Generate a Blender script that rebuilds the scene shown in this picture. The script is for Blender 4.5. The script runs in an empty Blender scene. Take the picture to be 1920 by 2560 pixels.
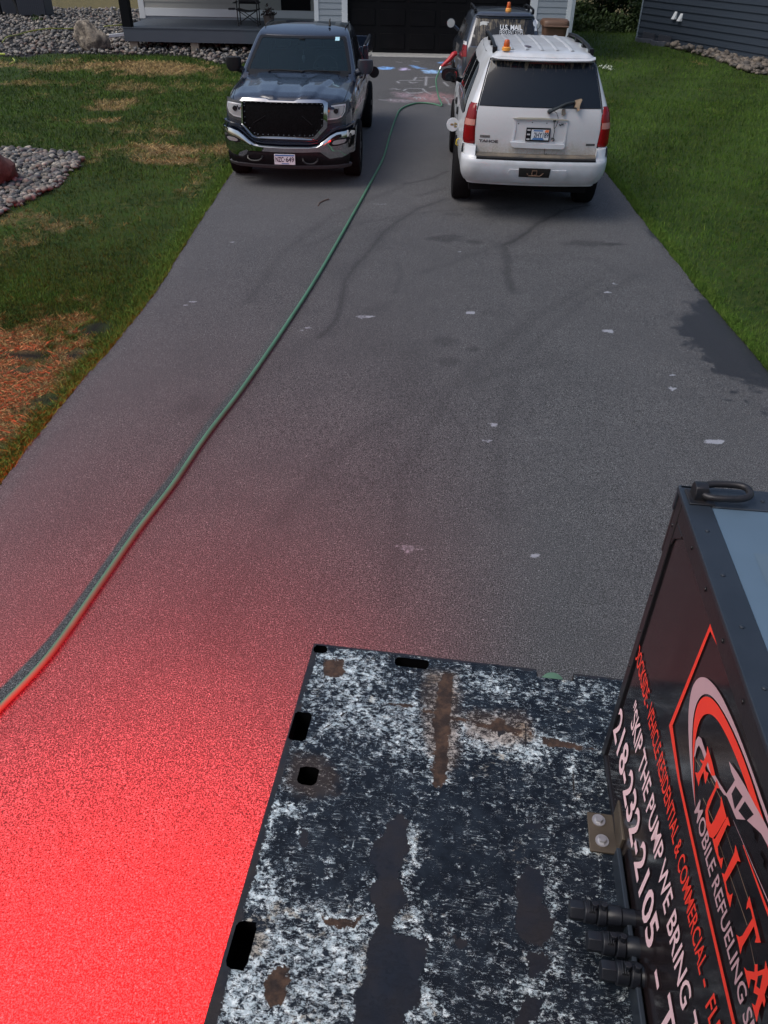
import bpy, bmesh, math, random
import numpy as np
from mathutils import Vector, Matrix, noise, geometry

# ---------------------------------------------------------------- camera
F, PITCH, ROLL, CAMH = 1925.0, math.radians(36.95), math.radians(1.2), 2.95
fw = Vector((0, math.cos(PITCH), -math.sin(PITCH)))
up0 = Vector((0, math.sin(PITCH), math.cos(PITCH)))
rx0 = Vector((1, 0, 0))
CX = math.cos(ROLL)*rx0 + math.sin(ROLL)*up0
CU = -math.sin(ROLL)*rx0 + math.cos(ROLL)*up0
EYE = Vector((0, 0, CAMH))
scene = bpy.context.scene
C = scene.collection
cam = bpy.data.cameras.new('camera')
cam_o = bpy.data.objects.new('camera', cam)
C.objects.link(cam_o)
cam.sensor_fit = 'VERTICAL'; cam.sensor_height = 24.0; cam.lens = F/2560*24.0
cam.clip_start = 0.05; cam.clip_end = 2000
m = Matrix.Identity(4)
for i in range(3):
    m[i][0] = CX[i]; m[i][1] = CU[i]; m[i][2] = -fw[i]; m[i][3] = EYE[i]
cam_o.matrix_world = m
scene.camera = cam_o
scene.render.resolution_x = 768; scene.render.resolution_y = 1024

# ---------------------------------------------------------------- world, sun, exposure
w = bpy.data.worlds.new('World'); scene.world = w; w.use_nodes = True
wt = w.node_tree; wt.nodes.clear()
wo = wt.nodes.new('ShaderNodeOutputWorld'); bg = wt.nodes.new('ShaderNodeBackground')
sky = wt.nodes.new('ShaderNodeTexSky'); sky.sky_type = 'NISHITA'; sky.sun_disc = False
SUN_EL, SUN_AZ = math.radians(55), math.radians(248)
sky.sun_elevation = SUN_EL; sky.sun_rotation = SUN_AZ
sky.air_density = 1.0; sky.dust_density = 4.0; sky.ozone_density = 1.0
wt.links.new(sky.outputs[0], bg.inputs[0]); bg.inputs[1].default_value = 0.064
wt.links.new(bg.outputs[0], wo.inputs[0])
sl = bpy.data.lights.new('sun', 'SUN'); sl.energy = 0.5; sl.angle = math.radians(36); sl.color = (1, .98, .95)
so = bpy.data.objects.new('sun', sl); C.objects.link(so)
sd = Vector((math.sin(SUN_AZ)*math.cos(SUN_EL), math.cos(SUN_AZ)*math.cos(SUN_EL), math.sin(SUN_EL)))
so.rotation_euler = sd.to_track_quat('Z', 'Y').to_euler()
scene.view_settings.view_transform = 'Standard'; scene.view_settings.look = 'None'
scene.view_settings.exposure = 1.25; scene.view_settings.gamma = 1.0
scene.view_settings.use_curve_mapping = False
scene.cycles.use_denoising = True
scene.cycles.max_bounces = 6; scene.cycles.transparent_max_bounces = 8

random.seed(7)
rng = np.random.default_rng(7)

# ---------------------------------------------------------------- measuring helpers
def ray(px, py): return fw + CX*((px-960)/F) - CU*((py-1280)/F)
def G(px, py, z=0.0):
    d = ray(px, py); t = (z-CAMH)/d.z
    return EYE + d*t
def on_plane(px, py, p0, n):
    d = ray(px, py); return EYE + d*((p0-EYE).dot(n)/d.dot(n))

# ---------------------------------------------------------------- materials
def _n(nt, t, **k):
    nd = nt.nodes.new(t)
    for a, b in k.items(): setattr(nd, a, b)
    return nd
def M(name, col, rough=.5, metal=0.0, spec=.5, coat=0.0, var=None, bump=None, trans=0.0, alpha=1.0, emit=None, scale=None):
    """procedural principled material; var=(scale, amount, colour2, detail), bump=(scale, distance)"""
    mt = bpy.data.materials.new(name); mt.use_nodes = True
    nt = mt.node_tree; b = nt.nodes['Principled BSDF']
    b.inputs['Base Color'].default_value = (*col, 1)
    b.inputs['Roughness'].default_value = rough; b.inputs['Metallic'].default_value = metal
    b.inputs['Specular IOR Level'].default_value = spec
    b.inputs['Coat Weight'].default_value = coat; b.inputs['Coat Roughness'].default_value = .04
    b.inputs['Transmission Weight'].default_value = trans; b.inputs['Alpha'].default_value = alpha
    if emit:
        b.inputs['Emission Color'].default_value = (*emit[0], 1); b.inputs['Emission Strength'].default_value = emit[1]
    tc = _n(nt, 'ShaderNodeTexCoord')
    vec = tc.outputs['Object']
    if scale:
        mp = _n(nt, 'ShaderNodeMapping'); mp.inputs['Scale'].default_value = scale
        nt.links.new(vec, mp.inputs['Vector']); vec = mp.outputs[0]
    if var is None: var = (3.0, .25, tuple(c*.8 for c in col), 4)
    nz = _n(nt, 'ShaderNodeTexNoise'); nz.inputs['Scale'].default_value = var[0]; nz.inputs['Detail'].default_value = var[3] if len(var) > 3 else 4
    nt.links.new(vec, nz.inputs['Vector'])
    rp = _n(nt, 'ShaderNodeMapRange'); rp.inputs[1].default_value = .35; rp.inputs[2].default_value = .7
    rp.inputs[3].default_value = 0; rp.inputs[4].default_value = var[1]
    nt.links.new(nz.outputs[0], rp.inputs[0])
    mx = _n(nt, 'ShaderNodeMix', data_type='RGBA')
    mx.inputs[6].default_value = (*col, 1); mx.inputs[7].default_value = (*var[2], 1)
    nt.links.new(rp.outputs[0], mx.inputs[0]); nt.links.new(mx.outputs[2], b.inputs['Base Color'])
    if bump:
        n2 = _n(nt, 'ShaderNodeTexNoise'); n2.inputs['Scale'].default_value = bump[0]; n2.inputs['Detail'].default_value = 5
        nt.links.new(vec, n2.inputs['Vector'])
        bp = _n(nt, 'ShaderNodeBump'); bp.inputs['Distance'].default_value = bump[1]; bp.inputs['Strength'].default_value = .8
        nt.links.new(n2.outputs[0], bp.inputs['Height']); nt.links.new(bp.outputs[0], b.inputs['Normal'])
    return mt
def nd_math(nt, op, a, b=None, clamp=False):
    nd = _n(nt, 'ShaderNodeMath', operation=op); nd.use_clamp = clamp
    for i, v in enumerate((a, b)):
        if v is None: continue
        if isinstance(v, (int, float)): nd.inputs[i].default_value = v
        else: nt.links.new(v, nd.inputs[i])
    return nd.outputs[0]
def nd_mix(nt, f, a, b, mode='MIX'):
    nd = _n(nt, 'ShaderNodeMix', data_type='RGBA', blend_type=mode)
    for i, v in ((0, f), (6, a), (7, b)):
        if isinstance(v, (int, float)): nd.inputs[i].default_value = v
        elif isinstance(v, tuple): nd.inputs[i].default_value = (*v, 1)
        else: nt.links.new(v, nd.inputs[i])
    return nd.outputs[2]
def nd_noise(nt, vec, scale, detail=4, rough=.5, dist=0.0, mp=None):
    if mp:
        mm = _n(nt, 'ShaderNodeMapping'); mm.inputs['Scale'].default_value = mp[0]
        if len(mp) > 1: mm.inputs['Rotation'].default_value = mp[1]
        nt.links.new(vec, mm.inputs['Vector']); vec = mm.outputs[0]
    nd = _n(nt, 'ShaderNodeTexNoise'); nd.inputs['Scale'].default_value = scale; nd.inputs['Detail'].default_value = detail
    nd.inputs['Roughness'].default_value = rough; nd.inputs['Distortion'].default_value = dist
    nt.links.new(vec, nd.inputs['Vector']); return nd.outputs[0]
def nd_ramp(nt, v, lo, hi, a=0.0, b=1.0, smooth=True):
    nd = _n(nt, 'ShaderNodeMapRange'); nd.interpolation_type = 'SMOOTHSTEP' if smooth else 'LINEAR'
    nd.inputs[1].default_value = lo; nd.inputs[2].default_value = hi
    nd.inputs[3].default_value = a; nd.inputs[4].default_value = b
    nt.links.new(v, nd.inputs[0]); return nd.outputs[0]
def nd_bump(nt, h, dist, strength=1.0):
    bp = _n(nt, 'ShaderNodeBump'); bp.inputs['Distance'].default_value = dist; bp.inputs['Strength'].default_value = strength
    nt.links.new(h, bp.inputs['Height']); return bp.outputs[0]
def new_mat(name):
    mt = bpy.data.materials.new(name); mt.use_nodes = True
    nt = mt.node_tree
    return mt, nt, nt.nodes['Principled BSDF'], _n(nt, 'ShaderNodeTexCoord').outputs['Object']

# ---------------------------------------------------------------- objects
def tag(o, label=None, cat=None, group=None, kind=None):
    if label: o['label'] = label
    if cat: o['category'] = cat
    if group: o['group'] = group
    if kind: o['kind'] = kind
    return o
def empty(name, loc, rz=0.0, **k):
    o = bpy.data.objects.new(name, None); C.objects.link(o)
    o.location = loc; o.rotation_euler = (0, 0, rz); o.empty_display_size = .2
    return tag(o, **k)
def link_mesh(name, me, mat, parent=None, smooth=35, bevel=0, **k):
    o = bpy.data.objects.new(name, me); C.objects.link(o)
    if mat: me.materials.append(mat)
    if parent: o.parent = parent
    if smooth:
        me.polygons.foreach_set('use_smooth', [True]*len(me.polygons))
        me.set_sharp_from_angle(angle=math.radians(smooth))
    if bevel:
        bv = o.modifiers.new('bevel', 'BEVEL'); bv.width = bevel; bv.segments = 2; bv.limit_method = 'ANGLE'; bv.angle_limit = math.radians(40)
    return tag(o, **k)

class MB:
    def __init__(s, T=None): s.v = []; s.f = []; s.T = T
    def add(s, vs, fs):
        b = len(s.v); s.v += [tuple(x) for x in vs]; s.f += [tuple(b+i for i in f) for f in fs]; return s
    def box(s, x0, x1, y0, y1, z0, z1, T=None):
        vs = [Vector((x, y, z)) for x in (x0, x1) for y in (y0, y1) for z in (z0, z1)]
        if T: vs = [T @ q for q in vs]
        return s.add(vs, [(0, 1, 3, 2), (4, 6, 7, 5), (0, 4, 5, 1), (2, 3, 7, 6), (0, 2, 6, 4), (1, 5, 7, 3)])
    def tube(s, pts, r, n=8, caps=True, rs=None):
        pts = [Vector(p) for p in pts]; rings = []
        pn = None
        for i, p in enumerate(pts):
            a = pts[max(i-1, 0)]; b = pts[min(i+1, len(pts)-1)]
            d = (b-a).normalized()
            if pn is None:
                pn = d.orthogonal().normalized()
            pn = (pn - d*pn.dot(d)).normalized(); bn = d.cross(pn)
            rr = rs[i] if rs else r
            rings.append([p + pn*math.cos(2*math.pi*k/n)*rr + bn*math.sin(2*math.pi*k/n)*rr for k in range(n)])
        vs = [q for rg in rings for q in rg]; fs = []
        for i in range(len(pts)-1):
            for k in range(n):
                fs.append((i*n+k, i*n+(k+1) % n, (i+1)*n+(k+1) % n, (i+1)*n+k))
        if caps: fs.append(tuple(range(n-1, -1, -1))); fs.append(tuple((len(pts)-1)*n+k for k in range(n)))
        return s.add(vs, fs)
    def lathe(s, prof, o, axis=(0, 0, 1), n=24, closed=False):
        """prof [(r,h)] about the axis through o"""
        ax = Vector(axis).normalized(); e1 = ax.orthogonal().normalized(); e2 = ax.cross(e1); o = Vector(o)
        vs = [o+ax*h+(e1*math.cos(2*math.pi*k/n)+e2*math.sin(2*math.pi*k/n))*r for r, h in prof for k in range(n)]
        fs = []; L = len(prof)
        for i in range(L if closed else L-1):
            j = (i+1) % L
            for k in range(n): fs.append((i*n+k, i*n+(k+1) % n, j*n+(k+1) % n, j*n+k))
        if not closed:
            fs.append(tuple(range(n-1, -1, -1))); fs.append(tuple((L-1)*n+k for k in range(n)))
        return s.add(vs, fs)
    def grid(s, P, closeu=False):
        nu, nv = len(P), len(P[0]); vs = [q for r in P for q in r]
        return s.add(vs, [(i*nv+j, i*nv+j+1, (i+1)*nv+j+1, (i+1)*nv+j) for i in range(nu-1) for j in range(nv-1)])
    def prism(s, poly, T, h0, h1):
        """extrude 2-d poly: T(u, v, h) -> point"""
        n = len(poly)
        vs = [T(u, v, h0) for u, v in poly]+[T(u, v, h1) for u, v in poly]
        return s.add(vs, [tuple(range(n-1, -1, -1)), tuple(range(n, 2*n))]+[(i, (i+1) % n, n+(i+1) % n, n+i) for i in range(n)])
    def build(s, name, mat, parent=None, **k):
        me = bpy.data.meshes.new(name); me.from_pydata(s.v, [], s.f); me.validate(); me.update()
        bm = bmesh.new(); bm.from_mesh(me); bmesh.ops.recalc_face_normals(bm, faces=bm.faces); bm.to_mesh(me); bm.free()
        return link_mesh(name, me, mat, parent, **k)

def densify(poly, step):
    out = []
    for i, p in enumerate(poly):
        q = poly[(i+1) % len(poly)]; d = math.hypot(q[0]-p[0], q[1]-p[1]); n = max(1, int(d/step))
        out += [(p[0]+(q[0]-p[0])*k/n, p[1]+(q[1]-p[1])*k/n) for k in range(n)]
    return out
def smooth_poly(poly, it=1, closed=True):
    for _ in range(it):
        out = []; n = len(poly)
        if not closed: out.append(poly[0])
        for i in range(n if closed else n-1):
            p = poly[i]; q = poly[(i+1) % n]
            out.append((p[0]*.75+q[0]*.25, p[1]*.75+q[1]*.25)); out.append((p[0]*.25+q[0]*.75, p[1]*.25+q[1]*.75))
        if not closed: out.append(poly[-1])
        poly = out
    return poly
def inside(p, poly):
    x, y = p; c = False; j = len(poly)-1
    for i in range(len(poly)):
        xi, yi = poly[i]; xj, yj = poly[j]
        if (yi > y) != (yj > y) and x < (xj-xi)*(y-yi)/(yj-yi)+xi: c = not c
        j = i
    return c
def area2(p): return sum(p[i][0]*p[(i+1) % len(p)][1]-p[(i+1) % len(p)][0]*p[i][1] for i in range(len(p)))
def conform(mb, poly, mapf, off=.003, thick=.01, step=.06):
    """a panel with the outline poly (u, v) laid on the surface mapf(u, v, offset), with real edges"""
    if area2(poly) < 0: poly = poly[::-1]
    b = densify(poly, step); n = len(b)
    us = [p[0] for p in b]; vs_ = [p[1] for p in b]
    pts = list(b)
    u = min(us)+step*.5
    while u < max(us):
        v = min(vs_)+step*.5
        while v < max(vs_):
            if inside((u, v), poly) and min((u-q[0])**2+(v-q[1])**2 for q in b) > (step*.4)**2: pts.append((u, v))
            v += step
        u += step
    r = geometry.delaunay_2d_cdt([Vector(p) for p in pts], [], [list(range(n))], 1, 1e-7)
    vv, tris = r[0], r[2]
    top = [mapf(p[0], p[1], off) for p in vv]
    mb.add(top, tris)
    k = len(b)
    mb.add([mapf(p[0], p[1], off) for p in b]+[mapf(p[0], p[1], off-thick) for p in b], [(i, (i+1) % k, k+(i+1) % k, k+i) for i in range(k)])
    return mb
def ringband(mb, outer, inner, mapf, off=.003, thick=.01):
    """frame between two outlines with equal point counts"""
    k = len(outer)
    vs = [mapf(*p, off) for p in outer]+[mapf(*p, off) for p in inner]+[mapf(*p, off-thick) for p in outer]+[mapf(*p, off-thick) for p in inner]
    fs = []
    for i in range(k):
        j = (i+1) % k
        fs += [(i, j, k+j, k+i), (i, 2*k+i, 2*k+j, j), (k+i, k+j, 3*k+j, 3*k+i)]
    return mb.add(vs, fs)
_tcache = {}
def text2d(s, bold=.0, space=1.0):
    key = (s, bold, space)
    if key not in _tcache:
        cu = bpy.data.curves.new('t', 'FONT'); cu.body = s; cu.size = 1.0; cu.offset = bold; cu.space_character = space; cu.resolution_u = 3
        o = bpy.data.objects.new('t', cu); C.objects.link(o)
        bpy.context.view_layer.update()
        me = o.to_mesh(); vs = [(q.co.x, q.co.y) for q in me.vertices]; fs = [tuple(p.vertices) for p in me.polygons]
        o.to_mesh_clear(); bpy.data.objects.remove(o); bpy.data.curves.remove(cu)
        _tcache[key] = (vs, fs)
    return _tcache[key]
def text_on(mb, s, x0, x1, z0, z1, mapf, off=.004, bold=.0, space=1.0, shear=0.0):
    """letters of s stretched into the box x0..x1, z0..z1 (cap height) on mapf"""
    vs, fs = text2d(s, bold, space)
    ax, bx = min(v[0] for v in vs), max(v[0] for v in vs)
    hs, _ = text2d('H', bold)
    az, bz = min(v[1] for v in hs), max(v[1] for v in hs)
    out = []
    for x, y in vs:
        t = (y-az)/(bz-az)
        out.append(mapf(x0+(x-ax)/(bx-ax)*(x1-x0)+shear*t*(z1-z0), z0+t*(z1-z0), off))
    return mb.add(out, fs)
def pieces_cut(o, cutters):
    """boolean-cut o with closed cutter meshes, applied"""
    for c in cutters:
        md = o.modifiers.new('cut', 'BOOLEAN'); md.object = c; md.operation = 'DIFFERENCE'; md.solver = 'EXACT'
    bpy.context.view_layer.update()
    ev = o.evaluated_get(bpy.context.evaluated_depsgraph_get())
    me = bpy.data.meshes.new_from_object(ev)
    o.modifiers.clear(); old = o.data; o.data = me
    for c in cutters: bpy.data.objects.remove(c)
    me.polygons.foreach_set('use_smooth', [True]*len(me.polygons)); me.set_sharp_from_angle(angle=math.radians(35))

def interp(tab, z):
    if z <= tab[0][0]: return tab[0][1]
    for (a, p), (b, q) in zip(tab, tab[1:]):
        if z <= b: return p+(q-p)*(z-a)/(b-a)
    return tab[-1][1]
class Shell:
    """car-like skin given as horizontal outlines: half width, near end and far end as tables over z"""
    def __init__(s, W, y0, y1, r0=.15, r1=.15, bow0=.05, bow1=.05, tap0=(1.0, .05), tap1=(1.0, .08)):
        s.Wt, s.y0t, s.y1t = W, y0, y1; s.r0, s.r1, s.bow0, s.bow1, s.tap0, s.tap1 = r0, r1, bow0, bow1, tap0, tap1
    def W(s, z): return sum(interp(s.Wt, z+d) for d in (-.015, 0, .015))/3
    def y0(s, z): return sum(interp(s.y0t, z+d) for d in (-.01, 0, .01))/3
    def y1(s, z): return interp(s.y1t, z)
    def near_x(s, z):
        A = s.W(z)-s.tap0[1]; return A, A-s.r0
    def near(s, x, z, off=0.0):
        def f(x, z):
            A, xc = s.near_x(z); ax = min(abs(x), A-1e-4)
            if ax <= xc: return s.y0(z)+s.bow0*(ax/A)**2
            t = (ax-xc)/s.r0
            return s.y0(z)+s.bow0*(xc/A)**2+s.r0*(1-math.sqrt(max(0, 1-t*t)))
        y = f(x, z)
        if off:
            e = .01; n = Vector(((f(x+e, z)-f(x-e, z))/(2*e), -1, (f(x, z+e)-f(x, z-e))/(2*e))).normalized()
            return Vector((x, y, z))+n*off
        return Vector((x, y, z))
    def half(s, y, z):
        A, xc = s.near_x(z); yc = s.y0(z)+s.bow0*(xc/A)**2+s.r0
        B = s.W(z)-s.tap1[1]; xb = B-s.r1; yb = s.y1(z)-s.bow1*(xb/B)**2-s.r1
        if y < yc:
            d = min(1, (yc-y)/s.r0); return xc+s.r0*math.sqrt(1-d*d)
        if y > yb:
            d = min(1, (y-yb)/s.r1); return xb+s.r1*math.sqrt(1-d*d)
        return s.W(z)-s.tap0[1]*max(0, 1-(y-yc)/s.tap0[0])**2-s.tap1[1]*max(0, 1-(yb-y)/s.tap1[0])**2
    def side(s, sg):
        def f(y, z, off=0.0):
            h = s.half(y, z); e = .015
            if off:
                n = Vector((sg, -sg*sg*(s.half(y+e, z)-s.half(y-e, z))/(2*e), -(s.half(y, z+e)-s.half(y, z-e))/(2*e))).normalized()
                return Vector((sg*h, y, z))+n*off
            return Vector((sg*h, y, z))
        return f
    def outline(s, z, nf=14, na=6, ns=22):
        A, xc = s.near_x(z); B = s.W(z)-s.tap1[1]; xb = B-s.r1
        yc = s.y0(z)+s.bow0*(xc/A)**2+s.r0; yb = s.y1(z)-s.bow1*(xb/B)**2-s.r1
        P = [Vector((xc*(2*i/nf-1), s.y0(z)+s.bow0*(xc*(2*i/nf-1)/A)**2, z)) for i in range(nf+1)]
        P += [Vector((xc+s.r0*math.sin(t), yc-s.r0*math.cos(t), z)) for t in [math.pi/2*i/na for i in range(1, na)]]
        ys = [yc+(yb-yc)*i/ns for i in range(ns+1)]
        P += [Vector((s.half(y, z), y, z)) for y in ys]
        P += [Vector((xb+s.r1*math.cos(t), yb+s.r1*math.sin(t), z)) for t in [math.pi/2*i/na for i in range(1, na)]]
        P += [Vector((xb*(1-2*i/nf), s.y1(z)-s.bow1*(xb*(1-2*i/nf)/B)**2, z)) for i in range(nf+1)]
        P += [Vector((-xb-s.r1*math.sin(t), yb+s.r1*math.cos(t), z)) for t in [math.pi/2*i/na for i in range(1, na)]]
        P += [Vector((-s.half(y, z), y, z)) for y in ys[::-1]]
        P += [Vector((-xc-s.r0*math.cos(t), yc-s.r0*math.sin(t), z)) for t in [math.pi/2*i/na for i in range(1, na)]]
        return P
    def mesh(s, mb, zs, dome=.04, bottom=True, skip=None, caprings=5):
        R = [s.outline(z) for z in zs]; n = len(R[0])
        cy = (s.y0(zs[-1])+s.y1(zs[-1]))/2
        for k in range(1, caprings):
            t = 1-k/caprings
            R.append([Vector((p.x*t, cy+(p.y-cy)*t, zs[-1]+dome*(1-t*t))) for p in R[len(zs)-1]])
        vs = [p for r in R for p in r]; fs = []
        for i in range(len(R)-1):
            for k in range(n):
                if skip and i < len(zs)-1 and skip(k, (zs[i]+zs[i+1])/2): continue
                fs.append((i*n+k, i*n+(k+1) % n, (i+1)*n+(k+1) % n, (i+1)*n+k))
        b = (len(R)-1)*n
        vs.append(Vector((0, cy, zs[-1]+dome))); c = len(vs)-1
        for k in range(n): fs.append((b+k, b+(k+1) % n, c))
        if bottom: fs.append(tuple(range(n-1, -1, -1)))
        return mb.add(vs, fs)
def zrange(a, b, n): return [a+(b-a)*i/n for i in range(n+1)]
# ================================================================ the setting
def np_noise(x, y, seed, octaves=4):
    """value noise on arrays"""
    tot = np.zeros_like(x); amp = 1.0; s = 0
    for o in range(octaves):
        r = np.random.default_rng(seed+o); t = r.random((256, 256))
        xi = np.floor(x).astype(int); yi = np.floor(y).astype(int); fx = x-xi; fy = y-yi
        fx = fx*fx*(3-2*fx); fy = fy*fy*(3-2*fy)
        a = t[xi % 256, yi % 256]; b = t[(xi+1) % 256, yi % 256]; c = t[xi % 256, (yi+1) % 256]; d = t[(xi+1) % 256, (yi+1) % 256]
        tot += amp*((a*(1-fx)+b*fx)*(1-fy)+(c*(1-fx)+d*fx)*fy); s += amp
        amp *= .5; x = x*2.03+17; y = y*2.03+5
    return tot/s
def grid_mesh(name, xs, ys, zf=None):
    X, Y = np.meshgrid(xs, ys); nx, ny = len(xs), len(ys)
    Z = zf(X, Y) if zf else np.zeros_like(X)
    co = np.stack([X, Y, Z], -1).reshape(-1, 3)
    i = np.arange(nx*ny).reshape(ny, nx)
    q = np.stack([i[:-1, :-1], i[:-1, 1:], i[1:, 1:], i[1:, :-1]], -1).reshape(-1, 4)
    return np_mesh(name, co, q)
def np_mesh(name, co, q):
    me = bpy.data.meshes.new(name); k = q.shape[1]
    me.vertices.add(len(co)); me.vertices.foreach_set('co', co.astype(np.float32).ravel())
    me.loops.add(q.size); me.loops.foreach_set('vertex_index', q.astype(np.int32).ravel())
    me.polygons.add(len(q)); me.polygons.foreach_set('loop_start', np.arange(0, q.size, k, dtype=np.int32))
    me.update(calc_edges=True); return me
def set_attr(me, name, arr, typ='FLOAT'):
    a = me.attributes.new(name, typ, 'POINT')
    a.data.foreach_set('value' if typ == 'FLOAT' else 'color', np.asarray(arr, dtype=np.float32).ravel())
def attr(nt, name, out='Fac'):
    nd = _n(nt, 'ShaderNodeAttribute', attribute_name=name); return nd.outputs[out]
def segdist(X, Y, pts):
    d = np.full(X.shape, 1e9)
    for (ax, ay), (bx, by) in zip(pts, pts[1:]):
        L = (bx-ax)**2+(by-ay)**2+1e-9; t = np.clip(((X-ax)*(bx-ax)+(Y-ay)*(by-ay))/L, 0, 1)
        d = np.minimum(d, np.hypot(X-ax-t*(bx-ax), Y-ay-t*(by-ay)))
    return d
def polysdf(X, Y, poly):
    d = segdist(X, Y, list(poly)+[poly[0]]); ins = np.zeros(X.shape, bool); j = len(poly)-1
    for i in range(len(poly)):
        xi, yi = poly[i]; xj, yj = poly[j]
        with np.errstate(divide='ignore', invalid='ignore'):
            ins ^= ((yi > Y) != (yj > Y)) & (X < (xj-xi)*(Y-yi)/(yj-yi)+xi)
        j = i
    return np.where(ins, -d, d)
gx = lambda pts: [tuple(G(*p)[:2]) for p in pts]

# edges of the drive (x over y), slightly wandering
LEFT_E = [(0, -2.6), (3, -2.58), (4.4, -2.53), (5.3, -2.5), (6.5, -2.4), (7.5, -2.36), (10, -2.4), (12.4, -2.42), (16, -2.5), (20, -2.55), (26.5, -2.4)]
RIGHT_E = [(0, 3.3), (4, 3.28), (6, 3.27), (7.7, 3.26), (10, 3.3), (12.8, 3.37), (18, 3.6), (26.5, 4.9)]
def edge_x(tab, Y): return np.interp(Y, [a for a, b in tab], [b for a, b in tab])

# ---- asphalt drive
xs = np.arange(-2.8, 5.2, .03); ys = np.concatenate([np.arange(-3, .9, .3), np.arange(.9, 27.0, .03)])
me = grid_mesh('driveway', xs, ys)
co = np.empty(len(me.vertices)*3, np.float32); me.vertices.foreach_get('co', co); co = co.reshape(-1, 3)
X, Y = co[:, 0].astype(float), co[:, 1].astype(float)
wob = (np_noise(X*0+3, Y*3, 5)-.5)*.05+(np_noise(X*0+9, Y*22, 6)-.5)*.03
lo, hi = edge_x(LEFT_E, Y)+wob, edge_x(RIGHT_E, Y)-wob
keepx = np.clip(X, lo, hi); co[:, 0] = keepx
# a soft crown and the fall-away at both edges
co[:, 2] = .012-.012*np.clip(1-np.minimum(keepx-lo, hi-keepx)/.12, 0, 1)+(np_noise(X*.6, Y*.6, 40)-.5)*.006
me.vertices.foreach_set('co', co.ravel()); X = keepx.astype(float)
dark = np.zeros_like(X); white = np.zeros_like(X); chalk = np.zeros((len(X), 4))
cr = lambda x, y: (600+x/1.659, 400+y/1.659)
D2 = lambda l: gx([cr(*p) for p in l])
def streak(pts, wdt, amt):
    global dark
    d = segdist(X, Y+(np_noise(X*6, Y*6, 77)-.5)*.12, pts); dark = np.maximum(dark, amt*np.exp(-(d/wdt)**2))
streak(D2([(1440, 190), (1330, 215), (1240, 265), (1170, 320), (1095, 355)]), .045, .85)
streak(D2([(1440, 190), (1330, 215), (1240, 265), (1170, 320), (1095, 355)]), .12, .35)
streak(D2([(1095, 355), (1110, 420), (1105, 470), (1130, 550)]), .05, .6)
streak(D2([(850, 165), (740, 205), (660, 255), (590, 310), (540, 380), (470, 455), (435, 510), (420, 590), (400, 670), (330, 740)]), .035, .65)
streak(D2([(850, 165), (740, 205), (660, 255), (590, 310), (540, 380), (470, 455), (435, 510)]), .1, .3)
streak(D2([(860, 50), (800, 78), (680, 105)]), .04, .5)
streak(D2([(850, 122), (740, 150)]), .05, .35)
streak(D2([(410, 380), (540, 380), (640, 370)]), .03, .3)
streak(D2([(650, 430), (670, 480), (640, 560)]), .025, .25)
streak(D2([(880, 1060), (940, 1140), (960, 1160)]), .02, .35)
streak(D2([(1080, 360), (950, 400), (880, 430), (760, 470)]), .05, .22)
streak(D2([(1140, 400), (1300, 400), (1480, 420), (1560, 470)]), .05, .2)
streak(D2([(700, 800), (690, 900), (700, 1000)]), .2, .22)
for l_, w2, a2 in ([[(760, 620), (900, 560), (1080, 530), (1300, 520)], .06, .18], [[(700, 1300), (860, 1120), (1100, 980), (1400, 900)], .09, .16], [[(980, 1500), (1000, 1200), (1120, 980), (1330, 800), (1500, 700)], .07, .16], [[(620, 760), (700, 640), (830, 540), (1000, 470)], .06, .16], [[(1250, 1300), (1240, 1100), (1300, 900), (1450, 760), (1600, 690)], .06, .14], [[(400, 1250), (560, 1020), (760, 860), (980, 760)], .10, .12]):
    streak(gx(l_), w2, a2*1.6)
for c0, rx, ry, a in [((1430, 350), .35, .12, .55), ((1530, 353), .22, .07, .8), ((840, 332), .22, .12, .6), ((880, 320), .14, .06, .55), ((975, 345), .12, .08, .55), ((860, 760), .14, .10, .45), ((960, 790), .07, .05, .45), ((865, 842), .1, .1, .4), ((1060, 640), .16, .12, .2), ((885, 228), .15, .06, .4), ((45, 78), .1, .05, .9), ((420, 480), .15, .25, .2)]:
    gp = G(*cr(*c0)); nn = (np_noise(X*14, Y*14, 31)-.5)*1.6
    dark = np.maximum(dark, a*np.clip(1.3-(((X-gp.x)/rx)**2+((Y-gp.y)/ry)**2)-nn, 0, 1))
for p, r, a in [((480, 1020), .12, .3), ((560, 1600), .15, .28), ((590, 1480), .3, .25), ((900, 1250), .4, .14), ((1000, 1150), .35, .15), ((930, 860), .3, .18), ((700, 1500), .4, .15)]:
    gp = G(*p); dark = np.maximum(dark, a*np.exp(-((X-gp.x)**2+((Y-gp.y)/1.4)**2)/r**2))
wet = gx([(1745, 730), (1730, 775), (1695, 830), (1725, 870), (1790, 930), (1850, 955), (1920, 985), (1990, 1010), (2060, 960), (2000, 700), (1750, 722)])
sw = polysdf(X, Y, wet)+(np_noise(X*9, Y*9, 12)-.5)*.35
wetv = np.clip(.5-sw/.22, 0, 1)
wet2 = polysdf(X, Y, gx([(1600, 575), (1640, 600), (1700, 660), (1750, 730), (1780, 735), (1640, 560)]))+(np_noise(X*9, Y*9, 13)-.5)*.2
wetv = np.maximum(wetv, .7*np.clip(.5-wet2/.05, 0, 1))
spk = np.clip((np_noise(X*16, Y*16, 19)-.60)*12, 0, 1)*np.clip(1-np.hypot(X-G(1850, 1000).x, (Y-G(1850, 1000).y)*.9)/.55, 0, 1)
wetv = np.maximum(wetv, spk)
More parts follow.
